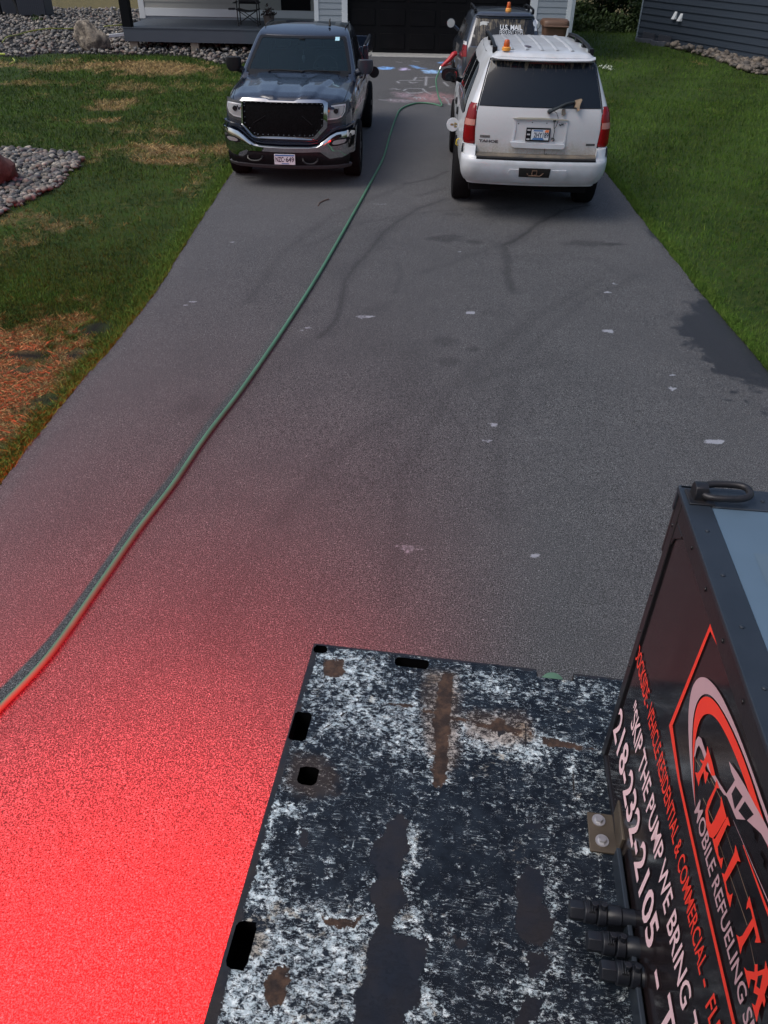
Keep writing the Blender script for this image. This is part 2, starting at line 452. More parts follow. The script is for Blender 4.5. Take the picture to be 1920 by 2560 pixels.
for p, rx, ry, a in [((1782, 1107), .10, .035, 1), ((1750, 1107), .04, .02, .7), ((1520, 831), .07, .045, .9), ((1515, 733), .06, .03, .9), ((1537, 712), .035, .04, .9),
                     ((905, 794), .13, .05, .55), ((925, 794), .05, .03, .8), ((770, 822), .05, .03, .7), ((757, 830), .05, .02, .7), ((785, 815), .06, .012, .6), ((480, 758), .1, .02, .8), ((463, 765), .03, .02, .8),
                     ((1177, 785), .045, .05, .95), ((1148, 632), .04, .04, .5), ((580, 608), .05, .03, .8), ((1680, 940), .035, .03, .7), ((1680, 975), .035, .04, .9), ((1232, 1064), .05, .03, .7), ((1218, 1105), .06, .03, .6),
                     ((1025, 1375), .10, .05, .5), ((1338, 1395), .03, .02, .9), ((945, 512), .15, .05, .4), ((1510, 510), .08, .03, .5), ((836, 536), .07, .02, .6), ((560, 1056), .02, .02, .8)]:
    gp = G(*p); nn = (np_noise(X*25, Y*25, 33)-.5)*1.9
    white = np.maximum(white, a*np.clip((1.0-(((X-gp.x)/rx)**2+((Y-gp.y)/ry)**2)-nn)*1.6, 0, 1))
# children's chalk drawings by the garage
kz = lambda x, y: (860+x/4.879, 100+y/4.879)
def chalk_poly(pts, col, a, rough=.12):
    global chalk
    s = polysdf(X, Y, gx([kz(*p) for p in pts]))+(np_noise(X*10, Y*10, 50)-.5)*.1
    t = a*np.clip(.5-s/rough, 0, 1)*np.clip((np_noise(X*18, Y*9, 51)-.2)*3, 0, 1)
    k = t > chalk[:, 3]; chalk[k] = np.stack([np.full(k.sum(), c) for c in col]+[t[k]], -1)
def chalk_line(pts, col, a, wd=.035):
    global chalk
    d = segdist(X, Y, gx([kz(*p) for p in pts])); t = a*np.exp(-(d/wd)**2)
    k = t > chalk[:, 3]; chalk[k] = np.stack([np.full(k.sum(), c) for c in col]+[t[k]], -1)
BL, WH, PK, LI = (.22, .48, .95), (.75, .78, .85), (.75, .38, .42), (.62, .55, .85)
chalk_poly([(400, 345), (470, 330), (590, 335), (615, 350), (560, 368), (430, 365)], BL, 1)
chalk_poly([(675, 360), (700, 345), (760, 345), (805, 365), (750, 376), (690, 376)], LI, .95)
chalk_poly([(815, 315), (880, 320), (930, 345), (1005, 350), (900, 358), (850, 335)], BL, .95)
chalk_poly([(945, 372), (1080, 368), (1160, 385), (1150, 412), (1000, 415)], (.35, .6, .95), 1)
chalk_poly([(1165, 380), (1230, 378), (1280, 400), (1270, 412), (1180, 405)], BL, 1)
chalk_poly([(1150, 275), (1220, 270), (1210, 290), (1160, 290)], BL, .8)
chalk_poly([(815, 690), (950, 660), (1150, 650), (1320, 690), (1310, 770), (1000, 760), (820, 740)], PK,   .38, .5)
chalk_poly([(640, 650), (830, 670), (820, 700), (700, 700)], (.7, .5, .6), .5, .4)
chalk_poly([(540, 730), (830, 740), (820, 765), (600, 760)], (.6, .5, .58), .5, .3)
for l in ([(780, 595), (940, 600)], [(775, 650), (950, 650)], [(760, 640), (800, 660), (900, 655), (960, 640)], [(855, 495), (880, 460)], [(995, 560), (1005, 455)], [(795, 515), (830, 530), (890, 522)], [(570, 605), (625, 600), (650, 610), (680, 608)], [(730, 625), (755, 605)], [(1045, 585), (1110, 570)], [(1215, 520), (1270, 570)], [(955, 600), (1000, 640), (1070, 670)], [(650, 510), (670, 530)], [(930, 465), (1110, 460)], [(680, 500), (780, 498), (950, 500)], [(840, 260), (910, 270)], [(640, 272), (700, 280)], [(430, 735), (520, 742)], [(570, 745), (570, 730)], [(680, 685), (780, 690), (850, 680)], [(700, 750), (800, 745)], [(1210, 700), (1250, 730), (1290, 800)], [(850, 715), (870, 700), (890, 730)], [(900, 715), (920, 700), (940, 730)], [(950, 715), (970, 700), (990, 730)], [(1270, 715), (1330, 720)]):
    chalk_line(l, WH, .42, .025)
lite = np_noise(X*.35, Y*.25, 60)
set_attr(me, 'dark', dark); set_attr(me, 'wet', wetv); set_attr(me, 'white', white); set_attr(me, 'chalk', chalk, 'FLOAT_COLOR'); set_attr(me, 'lite', lite)
mt, nt, bs, vec = new_mat('asphalt')
n1 = nd_noise(nt, vec, 155, 3, .78); n2 = nd_noise(nt, vec, 2.2, 5); n3 = nd_noise(nt, vec, 120, 1, .8)
vor = _n(nt, 'ShaderNodeTexVoronoi'); vor.inputs['Scale'].default_value = 95; nt.links.new(vec, vor.inputs['Vector'])
vcol = nd_math(nt, 'MULTIPLY', nd_ramp(nt, vor.outputs['Distance'], .15, .45, 1, 0), 1)
sep = _n(nt, 'ShaderNodeSeparateColor'); nt.links.new(vor.outputs['Color'], sep.inputs[0])
stones = nd_math(nt, 'MULTIPLY', nd_ramp(nt, sep.outputs[0], .45, 1, 0, 1), vcol)
col = nd_mix(nt, nd_ramp(nt, n1, .42, .62), (.009, .0093, .010), (.175, .177, .184))
col = nd_mix(nt, nd_math(nt, 'MULTIPLY', stones, .6), col, (.36, .36, .37))
col = nd_mix(nt, nd_math(nt, 'MULTIPLY', nd_ramp(nt, n3, .66, .78), .6), col, (.6, .6, .62))
col = nd_mix(nt, nd_math(nt, 'MULTIPLY', nd_ramp(nt, n2, .35, .7), .22), col, (.045, .047, .052))
col = nd_mix(nt, nd_math(nt, 'MULTIPLY', nd_ramp(nt, attr(nt, 'lite'), .3, .7), .3), col, (.12, .122, .13))
cs = nd_math(nt, 'ADD', attr(nt, 'dark'), nd_math(nt, 'MULTIPLY', nd_ramp(nt, nd_noise(nt, vec, 5, 6, .75, .5), .56, .72), .22))
col = nd_mix(nt, nd_math(nt, 'MULTIPLY', cs, .85), col, (.018, .019, .022))
wv = nd_ramp(nt, nd_math(nt, 'ADD', attr(nt, 'wet'), nd_math(nt, 'MULTIPLY', nd_math(nt, 'SUBTRACT', nd_noise(nt, vec, 30, 4), .5), .6)), .25, .8)
col = nd_mix(nt, nd_math(nt, 'MULTIPLY', wv, .8), col, (.014, .015, .019))
wh = nd_ramp(nt, nd_math(nt, 'ADD', attr(nt, 'white'), nd_math(nt, 'MULTIPLY', nd_math(nt, 'SUBTRACT', nd_noise(nt, vec, 60, 4), .5), .9)), .3, .75)
col = nd_mix(nt, nd_math(nt, 'MULTIPLY', wh, .5), col, (.55, .58, .66))
ck = _n(nt, 'ShaderNodeAttribute', attribute_name='chalk')
col = nd_mix(nt, nd_math(nt, 'MULTIPLY', ck.outputs['Alpha'], nd_ramp(nt, nd_noise(nt, vec, 40, 4), .3, .55, .45, .95)), col, ck.outputs['Color'])
nt.links.new(col, bs.inputs['Base Color'])
nt.links.new(nd_ramp(nt, wv, 0, 1, .82, .42), bs.inputs['Roughness'])
bs.inputs['Specular IOR Level'].default_value = .35
nt.links.new(nd_bump(nt, n1, .008, .8), bs.inputs['Normal'])
drive = link_mesh('driveway', me, mt, smooth=60, kind='structure', label='grey asphalt driveway with chalk marks, cracks and a damp edge')

# ---- lawn and field
DRY = [((10, 160), 1.8, .5, .8), ((90, 160), 1.6, .5, .7), ((170, 167), 1.4, .4, .7), ((330, 162), 1.5, .7, 1), ((400, 172), 1.6, .8, .95), ((450, 183), 1.2, .6, .6), ((360, 215), 1.6, .6, .65), ((430, 222), .9, .4, .5), ((20, 207), 1.2, .35, .7), ((110, 205), .6, .3, .6),
       ((290, 255), .5, .45, .8), ((300, 270), .45, .3, .8), ((240, 300), .55, .2, .7), ((420, 328), .45, .25, .8), ((350, 385), .5, .35, .7), ((420, 372), .8, .35, .9), ((400, 400), .7, .2, .8), ((500, 365), .5, .4, .6), ((10, 345), .6, .5, .4), ((200, 243), .5, .2, .4),
       ((520, 430), .45, .6, .45), ((480, 470), .4, .5, .5), ((40, 545), .5, .3, .55), ((120, 560), .6, .25, .5), ((30, 600), .5, .4, .5), ((60, 480), .3, .2, .3), ((480, 400), .5, .5, .5)]
def dryness(x, y):
    d = np.zeros_like(x)
    for p, rx, ry, a in DRY:
        gp = G(*p); d = np.maximum(d, a*np.clip(1.45-np.sqrt(((x-gp.x)/rx/1.25)**2+((y-gp.y)/ry/1.25)**2)+(np_noise(x*2.5, y*1.6, 90)-.5)*2.6, 0, 1)*.85)
    near = np.clip((7.1-y+(np_noise(x*2, y*2, 91)-.5)*2.2)/1.2, 0, 1)*(x < 0)
    d = np.maximum(d, np.clip((np_noise(x*.9, y*.7, 94)-.46)*1.4, 0, .36)*(x < 0))
    near = near*.85
    edge = np.clip(1-(edge_x(LEFT_E, y)-x-.05)/.28, 0, 1)*(x < 0)*(y < 13)       # a green fringe along the asphalt
    d = np.maximum(d, near)*(1-.9*edge)
    d = np.clip(d+(np_noise(x*7, y*5, 92)-.5)*.5*(d > .05), 0, 1)
    return np.where(x > 2, np.maximum(d*0, np.clip((np_noise(x*1.3, y*.6, 93)-.62)*2, 0, .5)), d)
def brightg(x, y):
    e = np.clip(1-(edge_x(LEFT_E, y)-x)/.32, 0, 1)*(x < 0)*(y < 13)
    e2 = np.clip(1-(x-edge_x(RIGHT_E, y))/.5, 0, 1)*(x > 2)*.5
    strip = .35*(.5+.5*np.sin((x*1.0-y*.55)*2.4))*(x > 3)
    return np.clip(np.maximum(np.maximum(e, e2), strip), 0, 1)
def soil(x, y):
    s = np.zeros_like(x)
    for p, rx, ry in [((235, 815), .17, .16), ((60, 880), .3, .12), ((55, 915), .18, .08), ((190, 880), .14, .12), ((120, 1000), .12, .15)]:
        gp = G(*p); s = np.maximum(s, np.clip(1.4-np.hypot((x-gp.x)/rx, (y-gp.y)/ry)+(np_noise(x*12, y*12, 95)-.5)*1.2, 0, 1))
    return s
ROCK_NEAR = gx([(-90, 372), (0, 373), (40, 376), (80, 373), (125, 380), (190, 386), (206, 398), (200, 414), (165, 430), (165, 445), (140, 468), (85, 490), (60, 505), (20, 520), (-20, 545), (-120, 580)])
ROCK_FAR = gx([(-180, 150), (0, 138), (60, 140), (120, 132), (220, 134), (300, 136), (400, 135), (470, 139), (510, 148), (545, 158), (620, 160), (900, 158)])
ROCK_FAR = [(p[0], p[1]) for p in ROCK_FAR]+[(-2.5, 26.5), (-2.5, 31), (-8.5, 31), (-8.5, 41), (-22, 41), (-22, 26)]
def gz(x, y):
    z = -.03+(np_noise(x*.5, y*.5, 20)-.5)*.05+(np_noise(x*4, y*4, 21)-.5)*.02
    d = np.minimum(np.abs(x-edge_x(LEFT_E, y)), np.abs(x-edge_x(RIGHT_E, y)))
    ind = (x > edge_x(LEFT_E, y)) & (x < edge_x(RIGHT_E, y)) & (y < 27)
    return np.where(ind, -.06, np.maximum(z, -.05)*np.clip(d/.4, .3, 1))
xs = np.unique(np.concatenate([np.array([-900, -500, -250, -120, -60, -35]), np.arange(-24, 26, .16), np.array([35, 60, 120, 250, 500, 900])]))
ys = np.unique(np.concatenate([np.array([-900, -400, -150, -60, -20, -6]), np.arange(-3, 48, .16), np.array([55, 70, 100, 150, 250, 500, 1200])]))
me = grid_mesh('lawn', xs, ys, lambda X, Y: gz(X, Y))
co = np.empty(len(me.vertices)*3, np.float32); me.vertices.foreach_get('co', co); co = co.reshape(-1, 3).astype(float)
set_attr(me, 'dry', dryness(co[:, 0], co[:, 1])); set_attr(me, 'bright', brightg(co[:, 0], co[:, 1])); set_attr(me, 'soil', soil(co[:, 0], co[:, 1]))
rockm = np.clip(.5-np.minimum(polysdf(co[:, 0], co[:, 1], ROCK_NEAR), polysdf(co[:, 0], co[:, 1], ROCK_FAR))/.15, 0, 1)
set_attr(me, 'rock', rockm)
def grass_nodes(name, blades):
    mt, nt, bs, vec = new_mat(name)
    a = nd_noise(nt, vec, 1.1, 4); b = nd_noise(nt, vec, 9, 4, .6); c = nd_noise(nt, vec, 70, 3, .7)
    g1 = nd_mix(nt, nd_ramp(nt, a, .35, .68), (.019, .048, .006), (.042, .092, .012))
    g1 = nd_mix(nt, nd_ramp(nt, b, .35, .7), g1, (.055, .078, .015))
    g1 = nd_mix(nt, nd_math(nt, 'MULTIPLY', attr(nt, 'bright'), .75), g1, (.085, .155, .03))
    dn = nd_ramp(nt, nd_math(nt, 'ADD', attr(nt, 'dry'), nd_math(nt, 'MULTIPLY', nd_math(nt, 'SUBTRACT', b, .5), .9)), .25, .8)
    straw = nd_mix(nt, nd_ramp(nt, c, .3, .7), (.15, .105, .05), (.42, .29, .15))
    g1 = nd_mix(nt, nd_math(nt, 'MULTIPLY', dn, .85), g1, straw)
    far = _n(nt, 'ShaderNodeSeparateXYZ'); nt.links.new(vec, far.inputs[0])
    fy = nd_ramp(nt, nd_math(nt, 'ADD', far.outputs[1], nd_math(nt, 'MULTIPLY', b, 3)), 38.5, 41)
    g1 = nd_mix(nt, fy, g1, (.17, .14, .06))
    if not blades:
        g1 = nd_mix(nt, nd_ramp(nt, c, .35, .65, .45, 0), g1, (.010, .014, .006))
        g1 = nd_mix(nt, attr(nt, 'soil'), g1, (.014, .012, .010))
        g1 = nd_mix(nt, attr(nt, 'rock'), g1, (.028, .028, .030))
        nt.links.new(nd_bump(nt, c, .03, .8), bs.inputs['Normal'])
    else:
        g1 = nd_mix(nt, attr(nt, 'shade'), g1, nd_mix(nt, 1.0, g1, (1.7, 1.7, 1.5), 'MULTIPLY'))
    nt.links.new(g1, bs.inputs['Base Color']); bs.inputs['Roughness'].default_value = .8; bs.inputs['Specular IOR Level'].default_value = .15
    return mt
link_mesh('lawn', me, grass_nodes('lawn_soil', False), smooth=60, kind='structure', label='lawn with green and dried patches on both sides of the driveway')

# blades: density falls with distance, so the near straw reads as strands
def blades(n, x0, x1, y0, y1, hgt, wd, lean, seed, edge=None):
    r = np.random.default_rng(seed)
    x = r.uniform(x0, x1, n); y = y0*((y1/y0)**r.random(n))
    if edge: x = edge_x(edge, y)+(1 if edge is RIGHT_E else -1)*(np.abs(r.normal(0, .09, n))-.02-.05*(np_noise(y*5, y*0+2, 66)-.4))
    if seed == 1: y = y+np.abs(r.normal(0, 1.1, n))
    ok = ((x < edge_x(LEFT_E, y)-.0+(r.random(n)*.07)) | (x > edge_x(RIGHT_E, y)-.07*r.random(n)) | (y > 27.2))
    ok &= (polysdf(x, y, ROCK_NEAR) > .03) & (polysdf(x, y, ROCK_FAR) > .03) & (soil(x, y) < r.random(n)*.8+.1)
    ok &= ~((x > 9.0) & (y < 34) & (x > 9.0+(33.3-y)*.12)) 
    ok &= ~((x > -9) & (x < 5.5) & (y > 26.4))
    x, y = x[ok], y[ok]; n = len(x)
    d = dryness(x, y); s = .55+.45*np.clip(y/9, 0, 3)
    h = hgt*s**.7*(r.random(n)*.7+.5)*(1+.35*d); wv = wd*s*(.6+.8*r.random(n)); an = r.uniform(0, 2*np.pi, n); ln = lean*(1+1.6*d)*r.random(n)*h
    z = gz(x, y)+.0
    a2 = r.uniform(0, 2*np.pi, n)
    dx, dy = np.cos(an)*wv, np.sin(an)*wv; lx, ly = np.cos(a2)*ln, np.sin(a2)*ln
    v = np.stack([np.stack([x-dx, y-dy, z], -1), np.stack([x+dx, y+dy, z], -1), np.stack([x+lx*.5+dx*.7, y+ly*.5+dy*.7, z+h*.6], -1), np.stack([x+lx, y+ly, z+h*(1-.25*d)], -1)], 1)
    i = np.arange(n)[:, None]*4
    q = np.concatenate([i+np.array([[0, 1, 2]]), i+np.array([[0, 2, 3]])])
    sh = np.repeat(r.random(n), 4)
    return v.reshape(-1, 3), q, np.repeat(d, 4), np.repeat(brightg(x, y), 4), sh
parts_ = [blades(16000, 0, 1, 3.6, 14, .05, .0035, 1.0, 7, LEFT_E), blades(14000, 0, 1, 5.5, 16, .05, .0035, 1.0, 8, RIGHT_E), blades(85000, -4.8, -2.3, 3.4, 7.6, .034, .0028, .9, 1), blades(60000, -9, -2.3, 6, 26, .045, .004, .8, 2), blades(45000, 3.1, 9, 5.5, 20, .05, .004, .8, 3), blades(50000, 3.1, 14, 9, 40, .05, .005, .8, 4), blades(30000, -15, -2.3, 12, 27, .05, .005, .8, 5)]
vv = np.concatenate([p[0] for p in parts_]); offs = np.cumsum([0]+[len(p[0]) for p in parts_])
qq = np.concatenate([p[1]+o for p, o in zip(parts_, offs)])
me = np_mesh('grass', vv, qq)
set_attr(me, 'dry', np.concatenate([p[2] for p in parts_])); set_attr(me, 'bright', np.concatenate([p[3] for p in parts_])); set_attr(me, 'shade', np.concatenate([p[4] for p in parts_]))
link_mesh('grass', me, grass_nodes('grass_blade', True), smooth=0, kind='stuff', label='short grass blades of the lawns, straw coloured beside the near drive', cat='grass')

# ---- river rock
def ico(sub):
    bm = bmesh.new(); bmesh.ops.create_icosphere(bm, subdivisions=sub, radius=1); bm.verts.ensure_lookup_table()
    v = np.array([q.co[:] for q in bm.verts]); f = np.array([[a.index for a in p.verts] for p in bm.faces]); bm.free(); return v, f
def stones(name, poly, n, r0, r1, seed, label, sub=2, mat=None, layers=1):
    r = np.random.default_rng(seed); V, Fc = ico(sub)
    xs = [p[0] for p in poly]; ys = [p[1] for p in poly]
    x = r.uniform(min(xs), max(xs), n*4); y = r.uniform(min(ys), max(ys), n*4)
    k = polysdf(x, y, poly) < .02; x, y = x[k][:n], y[k][:n]; n = len(x)
    vs = []; fs = []; cs = []
    rad = r0*(r1/r0)**r.random(n)
    for i in range(n):
        s = rad[i]*np.array([1, r.uniform(.6, .95), r.uniform(.45, .75)])
        P = V*s*(1+.13*np.sin(V@r.normal(0, 2.2, (3, 3))).mean(1, keepdims=True)*2)
        a = r.uniform(0, 6.28); t = r.normal(0, .3)
        Rz = np.array([[math.cos(a), -math.sin(a), 0], [math.sin(a), math.cos(a), 0], [0, 0, 1]]); Rx = np.array([[1, 0, 0], [0, math.cos(t), -math.sin(t)], [0, math.sin(t), math.cos(t)]])
        P = P@Rx.T@Rz.T+np.array([x[i], y[i], rad[i]*.25+r.random()*rad[i]*layers*.6-.02])
        vs.append(P); fs.append(Fc+i*len(V)); cs.append(np.full(len(V), r.random()))
    me = np_mesh(name, np.concatenate(vs), np.concatenate(fs)); set_attr(me, 'tone', np.concatenate(cs))
    return link_mesh(name, me, mat, smooth=80, kind='stuff', label=label, cat='gravel')
def stone_mat(name, ramp):
    mt, nt, bs, vec = new_mat(name)
    cr_ = _n(nt, 'ShaderNodeValToRGB'); el = cr_.color_ramp.elements
    el[0].position = 0; el[0].color = (*ramp[0], 1); el[1].position = 1; el[1].color = (*ramp[-1], 1)
    for i, c in enumerate(ramp[1:-1]):
        e = el.new((i+1)/(len(ramp)-1)); e.color = (*c, 1)
    nt.links.new(attr(nt, 'tone'), cr_.inputs[0])
    col = nd_mix(nt, nd_ramp(nt, nd_noise(nt, vec, 25, 5, .65), .4, .75, 0, .5), cr_.outputs[0], (.05, .05, .052))
    nt.links.new(col, bs.inputs['Base Color']); bs.inputs['Roughness'].default_value = .65
    nt.links.new(nd_bump(nt, nd_noise(nt, vec, 60, 4), .01, .5), bs.inputs['Normal'])
    return mt
RM = stone_mat('river_rock', [(.035, .035, .037), (.10, .10, .10), (.22, .19, .15), (.06, .058, .058), (.30, .28, .25), (.15, .095, .07), (.17, .17, .17), (.05, .052, .055), (.42, .38, .32), (.08, .07, .06)])
stones('river_rock', ROCK_NEAR, 2600, .02, .062, 11, 'grey and tan river rock bed in the left lawn, around the red boulder', 2, RM, 1.4)
stones('river_rock', ROCK_FAR, 11000, .03, .095, 12, 'river rock bed beside and under the porch deck of the house', 1, RM, 1.2)
RB = gx([(1668, 104), (1700, 105), (1735, 107), (1775, 112), (1810, 125), (1850, 140), (1920, 157), (1990, 175), (1990, 195), (1920, 186), (1880, 182), (1840, 170), (1800, 152), (1770, 142), (1725, 130), (1680, 119), (1655, 110)])
stones('rubble', RB, 900, .05, .12, 13, 'brown rubble strip along the foot of the dark grey neighbouring house', 2, stone_mat('rubble_stone', [(.05, .045, .04), (.15, .125, .10), (.08, .075, .07), (.22, .18, .14), (.05, .047, .045)]), 1.4)

def boulder(name, c, sz, seed, mat, label, lean=(0, 0)):
    bm = bmesh.new(); bmesh.ops.create_icosphere(bm, subdivisions=4, radius=1)
    for v in bm.verts:
        p = v.co.copy(); q = p+Vector((seed, seed*.7, 0))
        k = 1+.30*(noise.noise(q*1.1))+.10*noise.noise(q*3)+.03*noise.noise(q*9)
        for pl in [Vector((.8, -.4, .5)), Vector((-.7, -.6, .35)), Vector((.1, -1, -.1)), Vector((.5, .6, .7)), Vector((-.2, .2, 1))]:
            pl = pl.normalized(); d = p.dot(pl); lim = .78
            if d > lim: k *= 1-(d-lim)*.55
        p = p*k
        v.co = Vector((p.x*sz[0]+lean[0]*p.z, p.y*sz[1]+lean[1]*p.z, p.z*sz[2]))
    me = bpy.data.meshes.new(name); bm.to_mesh(me); bm.free()
    o = link_mesh(name, me, mat, smooth=40, label=label, cat='boulder'); o.location = c; return o
mt, nt, bs, vec = new_mat('granite_tan')
col = nd_mix(nt, nd_ramp(nt, nd_noise(nt, vec, 3.5, 6, .65, .8), .38, .62), (.10, .085, .07), (.42, .36, .28))
col = nd_mix(nt, nd_ramp(nt, nd_noise(nt, vec, 14, 5, .7), .5, .75, 0, .8), col, (.06, .06, .06))
nt.links.new(col, bs.inputs['Base Color']); bs.inputs['Roughness'].default_value = .85
nt.links.new(nd_bump(nt, nd_noise(nt, vec, 9, 6, .7), .12, .8), bs.inputs['Normal'])
boulder('boulder', (-8.98, 26.55, .30), (.46, .35, .50), 3.1, mt, 'tall tan and grey granite boulder standing in the rock bed beside the porch', lean=(-.16, 0))
mt, nt, bs, vec = new_mat('granite_red')
col = nd_mix(nt, nd_ramp(nt, nd_noise(nt, vec, 4, 6, .6), .35, .65), (.10, .035, .028), (.20, .095, .075))
nt.links.new(col, bs.inputs['Base Color']); bs.inputs['Roughness'].default_value = .7
nt.links.new(nd_bump(nt, nd_noise(nt, vec, 9, 6, .7), .05, .8), bs.inputs['Normal'])
boulder('boulder', (-5.85, 11.5, .20), (.52, .40, .38), 8.3, mt, 'red granite boulder cut by the left edge, in the river rock bed')

# ---- road behind the camera, so that the near ground is closed
mb = MB(); mb.box(-14, 14, -9, -3.02, -.04, .0); mb.build('road', mt if False else bpy.data.materials['asphalt'], kind='structure', label='street behind the fuel truck')
mb = MB(); mb.box(-2.35, 4.9, 26.35, 27.15, -.05, .035); mb.build('garage_apron', M('concrete', (.40, .40, .38), .8, var=(6, .5, (.28, .28, .27), 5), bump=(60, .01)), bevel=.01, kind='structure', label='pale concrete lip in front of the garage door')
# ================================================================ the fuel truck the picture is taken from
TH = math.radians(7.3); DZ = 1.15
Cn = G(785, 1608, DZ)
du = Vector((math.cos(TH), -math.sin(TH), 0)); dv = Vector((-math.sin(TH), -math.cos(TH), 0))   # right, and towards the camera
truck = empty('fuel_truck', (Cn.x, Cn.y, 0), label='black fuel truck with worn deck and lettered cabinet in the foreground', cat='truck')
truck.rotation_euler = (0, 0, -TH)   # local x = right, local y = away, local z = up, origin under the deck's far left corner
def dk(px, py):
    q = G(px, py, DZ)-Vector((Cn.x, Cn.y, DZ)); return (q.dot(du), q.dot(dv))
dcr = lambda x, y: dk(480+x/2.19, 1550+y/2.19)
ecr = lambda x, y: dk(950+x/2.191, 1550+y/2.191)
DW, DL = 1.75, 1.62
holes = [(.004, .047, .006, .038), (.262, .368, .016, .053), (.004, .054, .269, .367), (.059, .112, .444, .50), (.009, .057, .862, .965), (.697, .808, -.03, .030)]
us = set(np.round(np.arange(0, DW+.001, .0125), 5)); vs_ = set(np.round(np.arange(0, DL+.001, .0125), 5))
hu = {q for h in holes for q in h[:2]}; hv = {max(q, 0) for h in holes for q in h[2:]}
us = {u for u in us if u in (0, DW) or min(abs(u-a) for a in hu) > .0045} | hu; vs_ = {v for v in vs_ if v in (0, DL) or min(abs(v-a) for a in hv) > .0045} | hv
us = sorted(us); vs_ = sorted(vs_)
idx = {}; vv = []; ff = []
def vid(i, j):
    if (i, j) not in idx: idx[(i, j)] = len(vv); vv.append([us[i], vs_[j]])
    return idx[(i, j)]
def inhole(u, v): return any(a < u < b and c_ < v < d_ for a, b, c_, d_ in holes)
for i in range(len(us)-1):
    for j in range(len(vs_)-1):
        if not inhole((us[i]+us[i+1])/2, (vs_[j]+vs_[j+1])/2): ff.append((vid(i, j), vid(i+1, j), vid(i+1, j+1), vid(i, j+1)))
for a, b, c_, d_ in holes[:-1]:        # round the corners of the cut-outs a little
    for (u, su) in ((a, 1), (b, -1)):
        for (v, sv) in ((c_, 1), (d_, -1)):
            k = idx[(us.index(u), vs_.index(max(v, 0)))]; vv[k] = [u+su*.0045, v+sv*.0045]
P2 = np.array(vv); U, V = P2[:, 0], P2[:, 1]
# masks of wear: distances to hand-drawn outlines, read in the shader with noise added
def mpoly(pts): return polysdf(U, V, pts)
steel = [ [dcr(*p) for p in [(1130, 1060), (1190, 1100), (1170, 1160), (1200, 1250), (1150, 1310), (1130, 1400), (1170, 1500), (1180, 1560), (1110, 1620), (1090, 1700), (1150, 1730), (1290, 1740), (1290, 1830), (1250, 1930), (1240, 2030), (1260, 2100), (1170, 2160), (1170, 2290), (860, 2290), (900, 2150), (870, 2060), (930, 1980), (960, 1880), (980, 1750), (1030, 1640), (1000, 1560), (970, 1480), (1020, 1400), (990, 1350), (960, 1290), (1000, 1210), (1040, 1180), (1080, 1110)]],
          [ecr(*p) for p in [(800, 1340), (870, 1370), (905, 1450), (895, 1560), (960, 1640), (950, 1720), (870, 1790), (790, 1770), (740, 1700), (750, 1600), (740, 1500), (770, 1400)]],
          [ecr(*p) for p in [(810, 1800), (900, 1830), (980, 1900), (900, 1930), (830, 1960), (800, 1880)]],
          [ecr(*p) for p in [(800, 2040), (880, 2080), (880, 2150), (800, 2250), (720, 2240), (760, 2150)]],
          [dcr(*p) for p in [(585, 1140), (640, 1150), (630, 1230), (600, 1270), (580, 1200)]],
          [dcr(*p) for p in [(735, 1300), (755, 1300), (750, 1420), (730, 1430)]],
          [ecr(*p) for p in [(640, 590), (680, 560), (690, 620), (650, 640)]],
          [ecr(*p) for p in [(380, 1720), (480, 1750), (500, 1800), (420, 1790)]],
          [ecr(*p) for p in [(800, 1110), (890, 1120), (880, 1140), (800, 1140)]] ]
rustp = [ [dcr(*p) for p in [(725, 215), (830, 215), (840, 290), (810, 312), (722, 308)]],
          [dcr(*p) for p in [(460, 1890), (520, 1880), (530, 1950), (515, 2060), (480, 2120), (430, 2125), (395, 2080), (395, 1980), (440, 1930)]],
          [ecr(*p) for p in [(345, 290), (400, 285), (405, 360), (385, 470), (385, 560), (378, 700), (365, 880), (320, 915), (290, 905), (285, 820), (300, 700), (285, 560), (310, 500), (310, 400)]],
          [ecr(*p) for p in [(60, 458), (150, 462), (300, 500), (430, 532), (600, 570), (660, 520), (700, 575), (800, 610), (870, 622), (950, 650), (1060, 680), (1190, 712), (1050, 705), (930, 690), (860, 640), (760, 620), (740, 670), (730, 620), (640, 605), (620, 650), (600, 595), (430, 550), (300, 520), (150, 478)]],
          [dcr(*p) for p in [(720, 1620), (760, 1640), (860, 1650), (950, 1610), (900, 1680), (800, 1700), (740, 1670)]] ]
rustsoft = [ [dcr(*p) for p in [(540, 740), (700, 740), (800, 850), (800, 950), (600, 970), (510, 900)]], [ecr(*p) for p in [(240, 280), (420, 280), (450, 500), (430, 780), (380, 860), (250, 700), (230, 500)]],
             [ecr(*p) for p in [(450, 500), (800, 500), (850, 640), (700, 700), (480, 640)]] ]
cracks = [ [dcr(*p) for p in [(370, 1760), (420, 1830), (455, 1880)]], [dcr(*p) for p in [(745, 1740), (790, 1860), (860, 2000), (885, 2100)]], [dcr(*p) for p in [(170, 2130), (330, 2125), (430, 2160)]],
           [dcr(*p) for p in [(600, 690), (720, 600), (860, 490)]], [ecr(*p) for p in [(795, 560), (800, 680), (820, 760)]], [ecr(*p) for p in [(1062, 750), (1060, 900), (1090, 1090)]] ]
scr = [ [dcr(*p) for p in l] for l in [[(760, 545), (950, 570), (1240, 600)], [(1130, 230), (1150, 300), (1135, 420)], [(1005, 560), (1010, 750)], [(900, 1250), (860, 1300)], [(1040, 930), (900, 1180), (850, 1320)], [(760, 545), (820, 540), (1120, 500)], [(760, 790), (1080, 790)], [(440, 1090), (500, 1170), (580, 1195)], [(740, 1470), (800, 1475)]] ]
